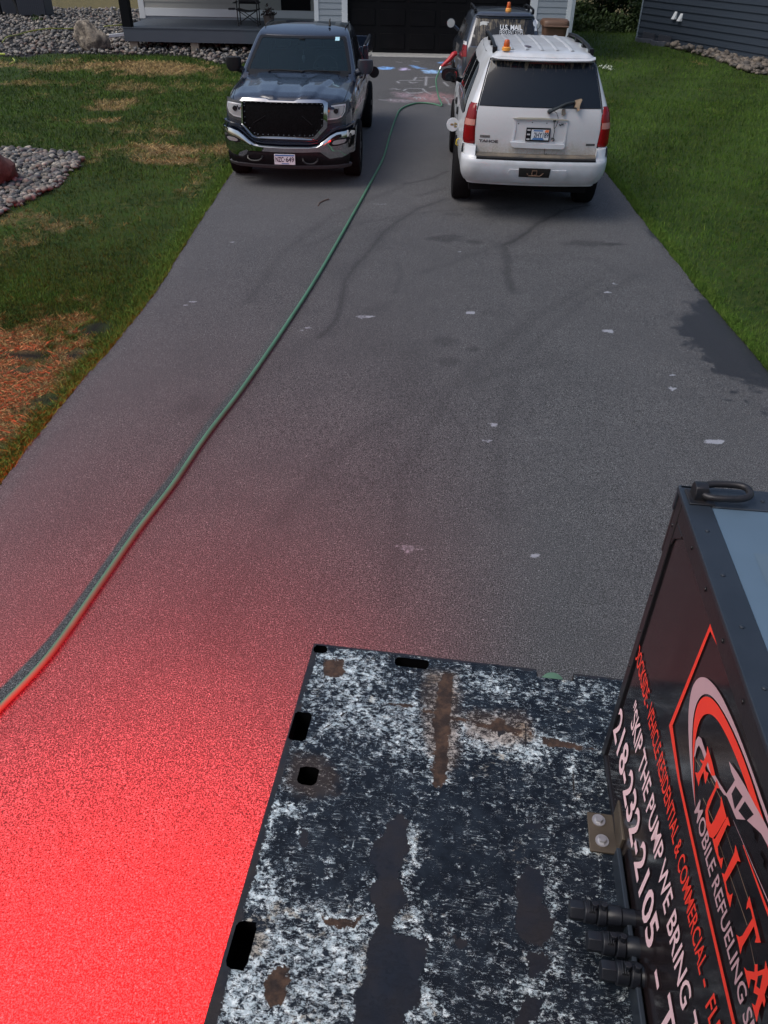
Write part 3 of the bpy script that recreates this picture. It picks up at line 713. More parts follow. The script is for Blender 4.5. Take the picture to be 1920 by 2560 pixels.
scr += [ [ecr(*p) for p in l] for l in [[(725, 700), (740, 1000), (760, 1110)], [(900, 680), (930, 800), (950, 860)], [(1150, 1390), (1210, 1420)], [(700, 1310), (780, 1340)], [(420, 1690), (500, 1690), (590, 1655)], [(1010, 1080), (1020, 1200)], [(360, 1250), (410, 1310)], [(850, 610), (1230, 620)], [(720, 1220), (770, 1140)], [(1060, 2060), (1100, 2110)], [(330, 975), (430, 1020)]] ]
sd_ = np.minimum.reduce([mpoly(p) for p in steel]); rd_ = np.minimum.reduce([mpoly(p) for p in rustp]); rs_ = np.minimum.reduce([mpoly(p) for p in rustsoft])
ck_ = np.minimum.reduce([segdist(U, V, p) for p in cracks])
dens = np.full(U.shape, .26)
def blob(pt, ru, rv, a):
    global dens
    dens = dens+a*np.exp(-((U-pt[0])/ru)**2-((V-pt[1])/rv)**2)
for pt, ru, rv, a in [(dcr(900, 250), .12, .07, .35), (dcr(1180, 600), .16, .10, .28), (dcr(800, 450), .15, .1, .2), (ecr(640, 640), .12, .05, .55), (ecr(600, 350), .12, .05, .3), (ecr(1150, 380), .12, .05, .18), (dcr(640, 260), .03, .06, .3), (dcr(430, 1100), .015, .10, .6), (dcr(400, 1480), .05, .06, .45), (dcr(600, 1600), .15, .02, .4),
                     (dcr(450, 1780), .05, .04, .3), (dcr(280, 1980), .06, .05, .5), (dcr(700, 1950), .10, .12, .38), (dcr(300, 2150), .12, .03, .6), (dcr(880, 1820), .06, .08, .2), (ecr(150, 1640), .04, .035, .6), (ecr(170, 1220), .02, .05, .6), (ecr(145, 1400), .012, .04, .6), (ecr(760, 740), .07, .04, .35), (ecr(1130, 1275), .03, .012, .7), (ecr(870, 1860), .03, .015, .6), (ecr(200, 2120), .04, .04, .5), (ecr(800, 2080), .05, .03, .35),
                     (ecr(1180, 880), .08, .08, .12), (ecr(950, 1500), .02, .1, .25), (dcr(700, 1250), .12, .1, -.06), (ecr(400, 1300), .12, .12, -.10), (ecr(1050, 2100), .12, .1, .10), (dcr(560, 1040), .03, .02, .6), (ecr(300, 1900), .08, .1, .08)]:
    blob(pt, ru, rv, a)
dens += .35*np.exp(-(np.clip(sd_, 0, 9)/.010)**2)*np.clip((np_noise(U*30, V*30, 70)-.45)*4, 0, 1)
dens += .22*np.exp(-(np.clip(np.minimum(rd_, ck_), 0, 9)/.014)**2)
dens = np.where(dens > .56, .56+(dens-.56)*.3, dens)
bw = .014+.012*np.clip(V-.3, 0, 1)+(np_noise(U*0+1, V*18, 71)-.5)*.02                 # bare rim along the left edge
edge_ = np.minimum(U-bw, V-.008-(np_noise(U*14, V*0+2, 72)-.5)*.012)
me = np_mesh('deck_plate', np.stack([U, -V, np.full(U.shape, DZ)], -1), np.array(ff)[:, ::-1])
scr_ = np.minimum.reduce([segdist(U, V, p) for p in scr])
for k, a in (('scr', scr_), ('steel', sd_), ('rust', rd_), ('rustsoft', rs_), ('crack', ck_), ('dens', dens), ('rim', edge_), ('wearu', U)): set_attr(me, k, a)
SCUFF = .915
mt, nt, bs, vec = new_mat('worn_deck_paint')
wn = lambda s, d=4, r=.6, dd=0., mp=None: nd_noise(nt, vec, s, d, r, dd, mp)
warp = nd_math(nt, 'MULTIPLY', nd_math(nt, 'SUBTRACT', wn(38, 6, .75), .5), .042)
fine = nd_math(nt, 'MULTIPLY', nd_math(nt, 'SUBTRACT', wn(120, 3, .7), .5), .014)
jit = nd_math(nt, 'ADD', warp, fine)
stl = nd_ramp(nt, nd_math(nt, 'ADD', attr(nt, 'steel'), jit), -.001, .001, 1, 0)
rus = nd_ramp(nt, nd_math(nt, 'ADD', attr(nt, 'rust'), nd_math(nt, 'MULTIPLY', jit, 1.1)), -.0015, .0015, 1, 0)
rsf = nd_ramp(nt, nd_math(nt, 'ADD', attr(nt, 'rustsoft'), nd_math(nt, 'MULTIPLY', warp, 2)), -.02, .02, 1, 0)
crk = nd_ramp(nt, nd_math(nt, 'ADD', attr(nt, 'crack'), nd_math(nt, 'MULTIPLY', jit, .25)), .0015, .0035, 1, 0)
rim = nd_ramp(nt, nd_math(nt, 'ADD', attr(nt, 'rim'), nd_math(nt, 'MULTIPLY', jit, .9)), -.0015, .0015, 1, 0)
# lace of scuffed primer: several warped noises with different grain direction
def ridge(n_, wd): return nd_ramp(nt, nd_math(nt, 'ABSOLUTE', nd_math(nt, 'SUBTRACT', n_, .5)), 0, wd, 1, 0, False)
l1 = ridge(wn(64, 4, .7, 1.6, ((1, 1.4, 1),)), .06)
l2 = ridge(wn(115, 3, .65, 1.0, ((.7, 1.6, 1), (0, 0, .5))), .08)
l3 = ridge(wn(42, 5, .75, 2.4, ((1.4, .9, 1), (0, 0, -.4))), .03)
bl = nd_ramp(nt, wn(95, 5, .8, .6, ((.7, 1.3, 1),)), .36, .70, 0, 1, False)
gate = nd_ramp(nt, wn(34, 5, .7), .34, .66, -.22, .22, False)
sig = nd_math(nt, 'MAXIMUM', nd_math(nt, 'MULTIPLY', l1, .9), nd_math(nt, 'MAXIMUM', nd_math(nt, 'MULTIPLY', l2, .75), nd_math(nt, 'MULTIPLY', l3, .95)))
sig = nd_math(nt, 'ADD', nd_math(nt, 'MULTIPLY', sig, .42), nd_math(nt, 'MULTIPLY', bl, .62))
lev = nd_math(nt, 'SUBTRACT', sig, nd_math(nt, 'SUBTRACT', SCUFF, nd_math(nt, 'ADD', nd_math(nt, 'MULTIPLY', attr(nt, 'dens'), .72), nd_math(nt, 'MULTIPLY', gate, .8))))
scf = nd_ramp(nt, lev, -.012, .03)
def scratch(rot, sc, th):
    n_ = wn(1, 2, .5, 0, ((sc, sc*26, 1), (0, 0, rot)))
    return nd_math(nt, 'MULTIPLY', ridge(n_, th), nd_ramp(nt, wn(9+sc, 4, .7, 0, ((1, 1, 1), (rot, 0, rot))), .52, .64))
scx = nd_math(nt, 'MAXIMUM', nd_math(nt, 'MAXIMUM', scratch(.15, 5, .006), scratch(1.45, 6, .008)), nd_math(nt, 'MAXIMUM', scratch(.8, 8, .010), scratch(-.6, 5, .010)))
scx = nd_math(nt, 'MAXIMUM', nd_ramp(nt, scx, .25, .6), nd_math(nt, 'MULTIPLY', nd_ramp(nt, nd_math(nt, 'ADD', attr(nt, 'scr'), nd_math(nt, 'MULTIPLY', fine, .25)), .0008, .0022, 1, 0), nd_ramp(nt, wn(40, 3), .35, .5)))
scf = nd_math(nt, 'MAXIMUM', scf, nd_math(nt, 'MULTIPLY', scx, .8))
pale = nd_mix(nt, nd_ramp(nt, wn(60, 4), .4, .7), (.48, .58, .63), (.90, .98, 1.0))
pale = nd_mix(nt, nd_ramp(nt, nd_math(nt, 'ADD', wn(9, 4), nd_math(nt, 'MULTIPLY', wn(90, 2), .3)), .74, .84, 0, .7), pale, (.36, .28, .18))
pale = nd_mix(nt, nd_math(nt, 'MULTIPLY', rsf, .65), pale, (.33, .22, .15))
dkc = nd_mix(nt, nd_ramp(nt, wn(22, 5, .7), .35, .7), (.004, .007, .013), (.016, .024, .036))
dkc = nd_mix(nt, nd_math(nt, 'MULTIPLY', rsf, .45), dkc, (.06, .040, .028))
base = nd_mix(nt, scf, dkc, pale)
stc = nd_mix(nt, nd_ramp(nt, wn(7, 5), .35, .7), (.013, .018, .030), (.026, .024, .028))
base = nd_mix(nt, stl, base, stc)
rim_c = nd_mix(nt, nd_ramp(nt, wn(12, 5), .4, .7), (.020, .023, .032), (.035, .031, .033))
base = nd_mix(nt, rim, base, rim_c)
base = nd_mix(nt, crk, base, (.022, .018, .018))
rc = nd_mix(nt, nd_ramp(nt, wn(26, 5, .7), .35, .7), (.030, .021, .019), (.105, .062, .042))
base = nd_mix(nt, rus, base, rc)
nt.links.new(base, bs.inputs['Base Color'])
bare = nd_math(nt, 'MAXIMUM', stl, rim)
nt.links.new(nd_math(nt, 'ADD', nd_math(nt, 'MULTIPLY', scf, .2), .45), bs.inputs['Roughness'])
bs.inputs['Specular IOR Level'].default_value = .22
hh = nd_math(nt, 'SUBTRACT', nd_math(nt, 'MULTIPLY', scf, .4), nd_math(nt, 'MAXIMUM', bare, rus))
nt.links.new(nd_bump(nt, nd_math(nt, 'ADD', hh, nd_math(nt, 'MULTIPLY', wn(170, 3), .35)), .0012, .7), bs.inputs['Normal'])
deck = link_mesh('deck_plate', me, mt, truck, smooth=0)
DECKSIDE = M('dark_steel', (.035, .037, .045), .5, .3, var=(15, .6, (.06, .045, .04), 5), bump=(80, .002))
PKB = M('pocket_black', (.004, .004, .005), .9, spec=.05)
for a, b, c_, d_ in holes[:-1]:      # walls of the pockets and the dark boxes below
    r = .0045; pol = [(a+r, c_), (b-r, c_), (b, c_+r), (b, d_-r), (b-r, d_), (a+r, d_), (a, d_-r), (a, c_+r)]
    pol = [(a+r, c_+r), (b-r, c_+r), (b-r, d_-r), (a+r, d_-r)] if False else pol
    q = [(a+r, c_+r), (b-r, c_+r), (b-r, d_-r), (a+r, d_-r)]
    n = len(q); e = .004
    rect = [(a-e, c_-e), (b+e, c_-e), (b+e, d_+e), (a-e, d_+e)]
    mb = MB(); vs2 = [(u, -v, DZ-.0015) for u, v in rect]+[(u, -v, DZ-.12) for u, v in rect]
    mb.add(vs2, [(i, (i+1) % 4, 4+(i+1) % 4, 4+i) for i in range(4)]+[(4, 5, 6, 7)])
    mb.build('stake_pocket', PKB, truck, smooth=0)
mb = MB()
T = .012
# deck edge: left side, far side with the notch, thickness of the plate
nl, nr, nb = .697, .808, .030
pts = [(0, DL), (0, 0), (nl, 0), (nl+.004, nb), (nr-.004, nb), (nr, 0), (DW, 0), (DW, DL)]
for (u0, v0), (u1, v1) in zip(pts, pts[1:]):
    mb.add([(u0, -v0, DZ), (u1, -v1, DZ), (u1, -v1, DZ-.075), (u0, -v0, DZ-.075)], [(0, 1, 2, 3)])
mb.build('deck_edge', DECKSIDE, truck, smooth=0)
FRMS_ = M('shade_block_black', (.014, .013, .016), .5)
# chassis below and behind, which carries the deck and the lamp
mb = MB(); mb.box(.12, 1.62, -2.15, -.10, .78, 1.03); mb.box(.3, .42, -2.15, .0, .60, .78); mb.box(1.3, 1.42, -2.15, .0, .60, .78)
mb.box(-.55, 1.9, -4.6, -2.2, .70, 1.08); mb.box(-.4, 1.8, -4.55, -2.3, .5, .70)
mb.build('chassis', DECKSIDE, truck, bevel=.01)
mb = MB(); mb.box(-.62, 1.98, -4.4, -1.98, 1.09, 3.35); mb.build('shade_block', FRMS_, truck, bevel=.06)  # unseen tall block added behind the camera to shade the near ground
TYR = M('tyre_rubber', (.02, .02, .021), .8, bump=(60, .004))
for x in (-.1, 1.5):
    mb = MB(); mb.lathe([(.20, -.13), (.44, -.13), (.47, -.09), (.47, .09), (.44, .13), (.20, .13)], (x, -3.0, .47), (1, 0, 0), 28)
    mb.build('wheel', TYR, truck)
# green filler cap showing below the notch
mb = MB(); cg = G(1381, 1694, .98)-Vector((Cn.x, Cn.y, 0)); cu_, cv_ = cg.dot(du), -cg.dot(dv)
mb.lathe([(.028, 0), (.042, 0), (.042, .012), (.034, .014), (.034, .03), (.028, .034), (.004, .034)], (cu_, cv_-.02, .96), (0, 0, 1), 28)
mb.build('filler_cap', M('cap_green', (.10, .20, .13), .6), truck)
# tail lamp on the truck body: the red light on the ground
_l = Vector((-.64, -.12, 0))-Vector((Cn.x, Cn.y, 0)); LAMP = (_l.dot(du), -_l.dot(dv), .70)
mb = MB(); mb.lathe([(.001, 0), (.06, 0), (.06, -.05), (.03, -.09), (.001, -.09)], LAMP, (-.5, .8, -.1), 20)
mb.box(LAMP[0]-.02, LAMP[0]+.02, LAMP[1]-.30, LAMP[1]-.09, LAMP[2]-.03, LAMP[2]+.03)
lamp_h = mb.build('lamp_housing', DECKSIDE, truck)
ld = bpy.data.lights.new('tail_lamp', 'SPOT'); ld.energy = 2700; ld.color = (1, 0, 0); ld.spot_size = math.radians(102); ld.spot_blend = 1.0; ld.shadow_soft_size = .07
lo_ = bpy.data.objects.new('tail_lamp', ld); C.objects.link(lo_); lo_.parent = truck
lo_.location = (LAMP[0]-.07, LAMP[1]+.08, LAMP[2]-.01)
lo_.rotation_euler = (Matrix.Rotation(TH, 3, 'Z') @ Vector((-0.181, 0.680, -0.710))).to_track_quat('-Z', 'Y').to_euler()

# ---- the lettered cabinet
FB = G(1506, 1889, DZ); FH = math.radians(5.5)
FU = Vector((math.sin(FH), math.cos(FH), 0)); FR = Vector((math.cos(FH), -math.sin(FH), 0))
loc = lambda P: Vector(((P-Vector((Cn.x, Cn.y, 0))).dot(du), -(P-Vector((Cn.x, Cn.y, 0))).dot(dv), P.z))
def fc(s, z, off=0.0):            # s towards the camera along the face, z above the deck, off = out of the face
    return loc(FB-FU*s+Vector((0, 0, z))-FR*off)
def FT(px, py):
    q = on_plane(px, py, FB, FR); return (-(q-FB).dot(FU), q.z-DZ)
fa = lambda x, y: FT(1540+x/4.366, 1550+y/4.366)
fb = lambda x, y: FT(1540+x/4.337, 2050+y/4.337)
CH, CL_, CWD = .889, 1.75, .95
BLK = M('black_gloss_panel', (.010, .008, .010), .14, spec=.4, coat=.15, var=(7, .8, (.034, .024, .026), 6), bump=(2.0, .004), scale=(1, 1, .25))
FRM = M('black_powder_coat', (.022, .030, .042), .38, .1, spec=.5, var=(12, .5, (.035, .045, .06), 5), bump=(90, .0006))
FRMS = M('black_frame_side', (.014, .013, .016), .35, spec=.5, var=(12, .5, (.02, .02, .024), 5), bump=(90, .0006))
def fbox(mb, s0, s1, z0, z1, o0, o1):
    vs = [fc(s, z, o) for s in (s0, s1) for z in (z0, z1) for o in (o0, o1)]
    return mb.add(vs, [(0, 1, 3, 2), (4, 6, 7, 5), (0, 4, 5, 1), (2, 3, 7, 6), (0, 2, 6, 4), (1, 5, 7, 3)])
mb = MB(); fbox(mb, .016, CL_-.05, .02, CH-.066, -.02, -.006); panel = mb.build('side_panel', BLK, truck, smooth=0)
mb = MB(); fbox(mb, -.018, .011, .0, CH-.012, -.03, 0); fbox(mb, .0115, CL_, CH-.066, CH-.012, -.03, -.001)
fbox(mb, .0115, CL_, 0, .020, -.03, -.001)
fbox(mb, -.030, -.0185, CH-.175, CH-.002, -.03, 0)
mb.prism([(.0115, CH-.067), (.060, CH-.067), (.058, CH-.076), (.022, CH-.105), (.0115, CH-.13)], lambda u, v, h: fc(u, v, h), -.0055, -.0015)
mb.build('corner_frame', FRMS, truck, bevel=.004)
mb = MB(); fbox(mb, .0, CL_, .0, CH-.02, -CWD, -.035); mb.build('cabinet_body', FRMS, truck)
# top: black frame of angle iron round a pale blue-grey sheet
mb = MB()
for (s0, s1, o0, o1) in [(-.020, CL_, -.048, .006), (-.020, .043, -CWD, -.0485)]:
    fbox(mb, s0, s1, CH-.011, CH, o0, o1)
fbox(mb, -.031, -.0205, CH-.06, CH-.002, -CWD, .004)
mb.build('top_frame', FRM, truck, bevel=.002)
mb = MB(); fbox(mb, .0435, CL_, CH-.013, CH-.003, -CWD, -.049)
mb.build('top_sheet', M('painted_sheet', (.085, .135, .19), .45, .0, spec=.5, var=(2.5, .4, (.16, .25, .35), 4)), truck, smooth=0)
mb = MB(); mb.add([fc(s, CH-.0022, o) for s, o in [(.180, -.094), (.180, -CWD), (.9, -CWD), (.9, -.094)]], [(0, 1, 2, 3)])
mb.build('top_hatch', M('hatch_grey', (.10, .15, .20), .5), truck, smooth=0)
# screws
for s, o in [(.125, -.021), (.254, -.02), (.384, -.02), (.515, -.02), (.64, -.02), (.010, -.156), (.01, -.30)]:
    mb = MB(); mb.lathe([(.0045, 0), (.0042, .0016), (.003, .0024), (.0005, .003)], fc(s, CH, o), (0, 0, 1), 12)
    mb.build('screw', FRM, truck)
for s, z in [(-.006, .80), (-.005, .60), (-.005, .48), (-.005, .36), (-.005, .24), (.13, CH-.04), (.25, CH-.04), (.38, CH-.04), (.51, CH-.04)]:
    mb = MB(); a = fc(s, z, .0); mb.lathe([(.0045, 0), (.004, .002), (.0005, .003)], a, fc(s, z, 1)-a, 12)
    mb.build('screw', FRMS, truck)
# lifting ring in its block on the far corner
rng_o = fc(.055, CH, -.045)
mb = MB()
ringp = []
c0 = fc(.014, CH+.020, -.076)
for i in range(33):
    t = 2*math.pi*i/32; a_, b_ = .046, .026
    ct, st = math.cos(t), math.sin(t)
    e = .72
    ringp.append(c0-(fc(0, 0, 1)-fc(0, 0, 0))*(a_*math.copysign(abs(ct)**e, ct))+(fc(1, 0, 0)-fc(0, 0, 0))*(b_*math.copysign(abs(st)**e, st))+Vector((0, 0, .004*ct)))
mb.tube(ringp[:-1]+[ringp[0]], .0072, 12, caps=False)
IRON = M('forged_iron', (.020, .022, .028), .42, .4, var=(20, .6, (.05, .04, .035), 5), bump=(60, .0012))
ring = mb.build('lifting_ring', IRON, truck, smooth=60)
mb = MB()
prof = [(-.018, 0), (-.018, .020), (-.012, .031), (.0, .034), (.012, .031), (.018, .020), (.018, 0)]
vsb = [fc(.012+a, CH+b, o) for o in (-.014, -.040) for a, b in prof]
n = len(prof); mb.add(vsb, [tuple(range(n)), tuple(range(2*n-1, n-1, -1))]+[(i, (i+1) % n, n+(i+1) % n, n+i) for i in range(n)])
fbox(mb, -.012, .042, CH, CH+.004, -.055, -.004)
mb.build('ring_block', IRON, truck, bevel=.003)
# lettering and emblem on the side panel
o_ = -.0035
fm = lambda s, z, off=0: fc(s, z, o_+off)
PINK_LIT = M('letter_white_red_lit', (.97, .66, .70), .5, var=(30, .2, (.85, .52, .60), 4))  # pale letters with the red lamp's glow put into their base colour
REDL = M('letter_red', (.95, .055, .03), .5, var=(30, .3, (.85, .03, .03), 4))
MAUV = M('letter_mauve', (.58, .36, .40), .5, var=(30, .3, (.50, .30, .35), 4))
GOLD = M('hairline', (.28, .18, .12), .6)
def word(s, s0, s1, z0, z1, mat, bold=.012, name='lettering', z0b=None):
    mb = MB(); text_on(mb, s, s0, s1, z0, z1, fm, 0, bold); return mb.build(name, mat, panel, smooth=0)
word('218-232-2105', .012, .570, .125, .228, PINK_LIT, .018)
word('-', .618, .650, .125, .222, PINK_LIT, .018); word('T', .683, .742, .120, .226, PINK_LIT, .018)
word('"SKIP THE PUMP WE BRING', .092, .735, .276, .345, PINK_LIT, .012); word('T', .757, .795, .272, .348, PINK_LIT, .012)
word('DOCKSIDE - VEHICLE RESIDENTIAL & COMMERCIAL', .004, .726, .401, .451, REDL, .012); word('-', .738, .75, .401, .451, REDL, .02); word('FLEET', .772, .87, .400, .452, REDL, .012)
word('MOBILE REFUELING SERVICE', .510, .97, .545, .584, MAUV, .012)
def shape(pts, mat, name='emblem', off=0.0, cr=fa, sm=0):
    q = [cr(*p) for p in pts]
    if sm: q = smooth_poly(q, sm)
    mb = MB(); r = geometry.delaunay_2d_cdt([Vector(p) for p in q], [], [list(range(len(q)))], 1, 1e-7)
    mb.add([fm(v[0], v[1], off) for v in r[0]], r[2]); return mb.build(name, mat, panel, smooth=0)
def band(outer, inner, mat, off=0.0, cr=fa, name='emblem'):
    """swoosh between two open curves of equal length"""
    a = smooth_poly([cr(*p) for p in outer], 2, False); b = smooth_poly([cr(*p) for p in inner], 2, False)
    mb = MB(); n = len(a); mb.add([fm(*p, off) for p in a]+[fm(*p, off) for p in b], [(i, i+1, n+i+1, n+i) for i in range(n-1)])
    return mb.build(name, mat, panel, smooth=0)
f2 = lambda x, y: (x, y)
ob = lambda x, y: (x*4.366/4.337, (y-2183)*4.366/4.337)      # fb coordinates from fa ones
fl = lambda x, y: FT(1540+x/4.366, 1550+y/4.366)
fb2 = lambda x, y: (x*4.366/4.337, 2183+y*4.366/4.337)        # to fa coordinates from fb ones
zl = .499
ln = [fa(1110, 345), fa(1010, 30), fa(560, 1150), (.42, .500), (.52, .4985), (.68, .498), (.86, .5005), (1.3, .505)]
li = [fa(1108, 330), fa(1005, 118), fa(597, 1150), (.42, .512), (.52, .511), (.68, .510), (.86, .513), (1.3, .518)]
mb = MB(); n = len(ln); mb.add([fm(*p) for p in ln]+[fm(*p) for p in li], [(i, i+1, n+i+1, n+i) for i in range(n-1)]); mb.build('emblem', REDL, panel, smooth=0)
# double swoosh: outer mauve, inner red
band([(845, 2060), (800, 1700), (770, 1300), (768, 1000), (800, 750), (860, 640), (925, 615), (1000, 650), (1120, 800), (1300, 1200), (1480, 1700), (1640, 2160), (1800, 2600)],
     [(845, 2060), (815, 1700), (806, 1300), (822, 1040), (862, 890), (915, 815), (970, 802), (1030, 830), (1130, 960), (1290, 1270), (1440, 1660), (1600, 2150), (1790, 2610)], MAUV)
band([(845, 2040), (822, 1700), (815, 1300), (835, 1050), (872, 910), (920, 842), (975, 830), (1035, 860), (1130, 985), (1285, 1300), (1430, 1680), (1560, 2110), (1740, 2620)],
     [(845, 2040), (832, 1700), (833, 1400), (858, 1220), (895, 1090), (940, 1030), (990, 1020), (1040, 1040), (1110, 1120), (1220, 1330), (1360, 1680), (1490, 2080), (1690, 2640)], REDL, .0002)
# tank-truck silhouette over the name
shape([(1210, 1540), (1290, 1650), (1380, 1800), (1500, 2030), (1600, 2210), (1700, 2420), (1830, 2700), (1780, 2740), (1560, 2330), (1400, 2180), (1290, 2170), (1190, 1930), (1170, 1910), (1250, 1790), (1275, 1745), (1235, 1650)], MAUV, off=.0003)
for q in ([(1285, 1810), (1360, 1925), (1275, 2065), (1240, 1895)], [(1385, 1975), (1480, 2120), (1400, 2190), (1315, 2080)], [(1420, 2240), (1490, 2330), (1480, 2440), (1430, 2340)], [(1520, 2500), (1590, 2620), (1570, 2740), (1500, 2580)]):
    shape(q, BLK, 'emblem', .0006)
shape([(830, 1500), (850, 1320), (880, 1265), (910, 1290), (945, 1400), (1000, 1560), (1060, 1690), (1110, 1780), (1190, 1905), (1160, 1910), (1060, 1760), (980, 1620), (950, 1530), (915, 1420), (885, 1365), (862, 1400), (845, 1480)], MAUV, off=.0003)
shape([(1360, 2280+180), (1400, 2530), (1660, 3200), (1640, 3200), (1500, 2830)], REDL, off=.0003) if False else None
# serif capitals, each drawn as one outline (fa or fb pixels of the photograph)
shape([(980, 1370), (1000, 1440), (1030, 1540), (1065, 1690), (1040, 1700), (1020, 1690), (985, 1545), (955, 1610), (965, 1650), (995, 1670), (960, 1790), (945, 1720), (940, 1650), (920, 1690), (900, 1740), (885, 1815), (865, 1730), (845, 1660), (880, 1665), (900, 1640), (930, 1570), (905, 1540), (905, 1520), (940, 1540), (970, 1460)], REDL, 'lettering', .0009)
shape([(1080, 1735), (1110, 1840), (1085, 1830), (1030, 1960), (985, 2080), (1000, 2190), (1022, 2230), (1050, 2190), (1120, 2030), (1130, 1920), (1165, 2060), (1195, 2180), (1175, 2170), (1090, 2320), (1040, 2385), (1000, 2360), (965, 2230), (958, 2080), (985, 1980), (1060, 1830)], REDL, 'lettering', .0009)
L1 = [(1195, -40), (1220, 65), (1190, 50), (1085, 290), (1095, 380), (1115, 420), (1145, 400), (1125, 530), (1090, 430), (1060, 340), (1025, 190), (1055, 205), (1165, 0)]
shape(L1, REDL, 'lettering', .0009, fb)
shape([(1275, 265), (1332, 455), (1300, 440), (1172, 670), (1190, 770), (1215, 815), (1247, 790), (1218, 950), (1185, 830), (1160, 700), (1128, 570), (1158, 585), (1265, 350)], REDL, 'lettering', .0009, fb)
shape([(1425, 820), (1450, 920), (1500, 1120), (1550, 1325), (1520, 1330), (1485, 1325), (1500, 1270), (1475, 1150), (1350, 1370), (1330, 1455), (1310, 1350), (1285, 1240), (1320, 1265), (1350, 1250), (1460, 1060), (1440, 970), (1420, 940), (1392, 970), (1400, 900)], REDL, 'lettering', .0009, fb)
shape([(1600, 1520), (1640, 1680), (1665, 1800), (1620, 1790), (1590, 1890), (1600, 1960), (1585, 2030), (1565, 1960), (1530, 2060), (1505, 2190), (1480, 2090), (1452, 1985), (1490, 2010), (1520, 1900), (1470, 1870), (1490, 1740), (1440, 1720), (1420, 1830), (1390, 1700), (1366, 1590), (1400, 1630), (1480, 1645), (1485, 1560), (1515, 1560), (1515, 1640), (1590, 1610)], REDL, 'lettering', .0009, fb)
shape([(1520, 1690), (1570, 1675), (1540, 1830), (1505, 1800)], BLK, 'lettering', .0012, fb)
# hairlines
for (a, b, c2_, d2) in [(850, 1520, 1000, 1780), (930, 1940, 1060, 2230), (1010, 1720, 1130, 1960)]:
    q0, q1 = fa(a, b), fa(c2_, d2); mb = MB(); e = .0009
    mb.add([fm(q0[0], q0[1]+e, .0005), fm(q1[0], q1[1]+e, .0005), fm(q1[0], q1[1]-e, .0005), fm(q0[0], q0[1]-e, .0005)], [(0, 1, 2, 3)]); mb.build('emblem', GOLD, panel, smooth=0)
for (a, b, c2_, d2, mm, e) in [(1030, 60, 1400, 1140, GOLD, .0009), (1150, 60, 1420, 880, GOLD, .0009), (1250, 0, 1660, 960, MAUV, .0012), (1355, 270, 1660, 1100, REDL, .004), (1400, 1180, 1530, 1800, GOLD, .0008), (1600, 1900, 1700, 2000, GOLD, .001)]:
    q0, q1 = fb(a, b), fb(c2_, d2); mb = MB()
    mb.add([fm(q0[0], q0[1]+e*.3, .0005), fm(q1[0], q1[1]+e, .0005), fm(q1[0], q1[1]-e, .0005), fm(q0[0], q0[1]-e*.3, .0005)], [(0, 1, 2, 3)]); mb.build('emblem', mm, panel, smooth=0)

# ---- angle bracket with two bolts
BRK = M('bracket_steel', (.10, .08, .06), .6, .3, var=(18, .7, (.05, .04, .032), 5), bump=(60, .001))
ZN = M('zinc', (.62, .62, .64), .35, .8, var=(40, .4, (.32, .32, .33), 4))
mb = MB(); mb.box(.816, .915, -.578, -.472, DZ+.001, DZ+.009); mb.box(.880, .888, -.578, -.472, DZ+.009, DZ+.075)
brk = mb.build('angle_bracket', BRK, truck, bevel=.002)
for u, v in ((.843, .494), (.847, .549)):
    mb = MB(); mb.lathe([(.0165, 0), (.0165, .003), (.001, .003)], (u, -v, DZ+.009), (0, 0, 1), 24)
    mb.lathe([(.0105, .003), (.0105, .009), (.009, .011), (.001, .011)], (u, -v, DZ+.009), (0, 0, 1), 6)
    mb.build('bolt', ZN, brk, smooth=30)
# ---- dark sheet flange at the foot of the cabinet and the cable glands
mb = MB(); fbox(mb, .30, 1.2, -.004, .055, .0, .012); mb.build('sill_flange', FRM, truck, bevel=.003)
GL = M('black_plastic', (.010, .012, .018), .42, var=(30, .5, (.018, .022, .03), 4), bump=(120, .0005))
for (u0, v0, sc, el) in ((.750, .752, 1.0, .07), (.785, .815, .95, .07), (.809, .872, .95, .07)):
    mb = MB(); hz = DZ+el-.02
    # a clamp fitting: hex end, collar, two bands with screw, sleeve
    mb.lathe([(.001, 0), (.020, 0), (.022, .004), (.022, .030), (.001, .030)], (u0, -v0, hz), (1, 0, 0), 6)
    mb.lathe([(.020, .030), (.024, .033), (.024, .056), (.020, .060)], (u0, -v0, hz), (1, 0, 0), 20)
    mb.lathe([(.023, .060), (.026, .062), (.026, .078), (.023, .080)], (u0, -v0, hz), (1, 0, 0), 20)
    mb.lathe([(.019, .080), (.022, .084), (.022, .112), (.019, .114), (.019, .30)], (u0, -v0, hz), (1, 0, 0), 20)
    mb.lathe([(.001, 0), (.008, 0), (.008, .014), (.001, .014)], (u0+.052, -v0, hz+.023), (0, .25, 1), 6)
    mb.lathe([(.001, 0), (.008, 0), (.008, .014), (.001, .014)], (u0+.072, -v0, hz+.024), (0, .25, 1), 6)
    for k in range(3):
        mb.box(u0+.040+k*.005, u0+.042+k*.005, -v0-.013, -v0+.013, hz+.020, hz+.030)
    mb.box(u0+.09, u0+.15, -v0-.015, -v0+.015, DZ+.0, hz-.017)
    mb.build('hose_fitting', GL, truck, smooth=40, bevel=.0008)
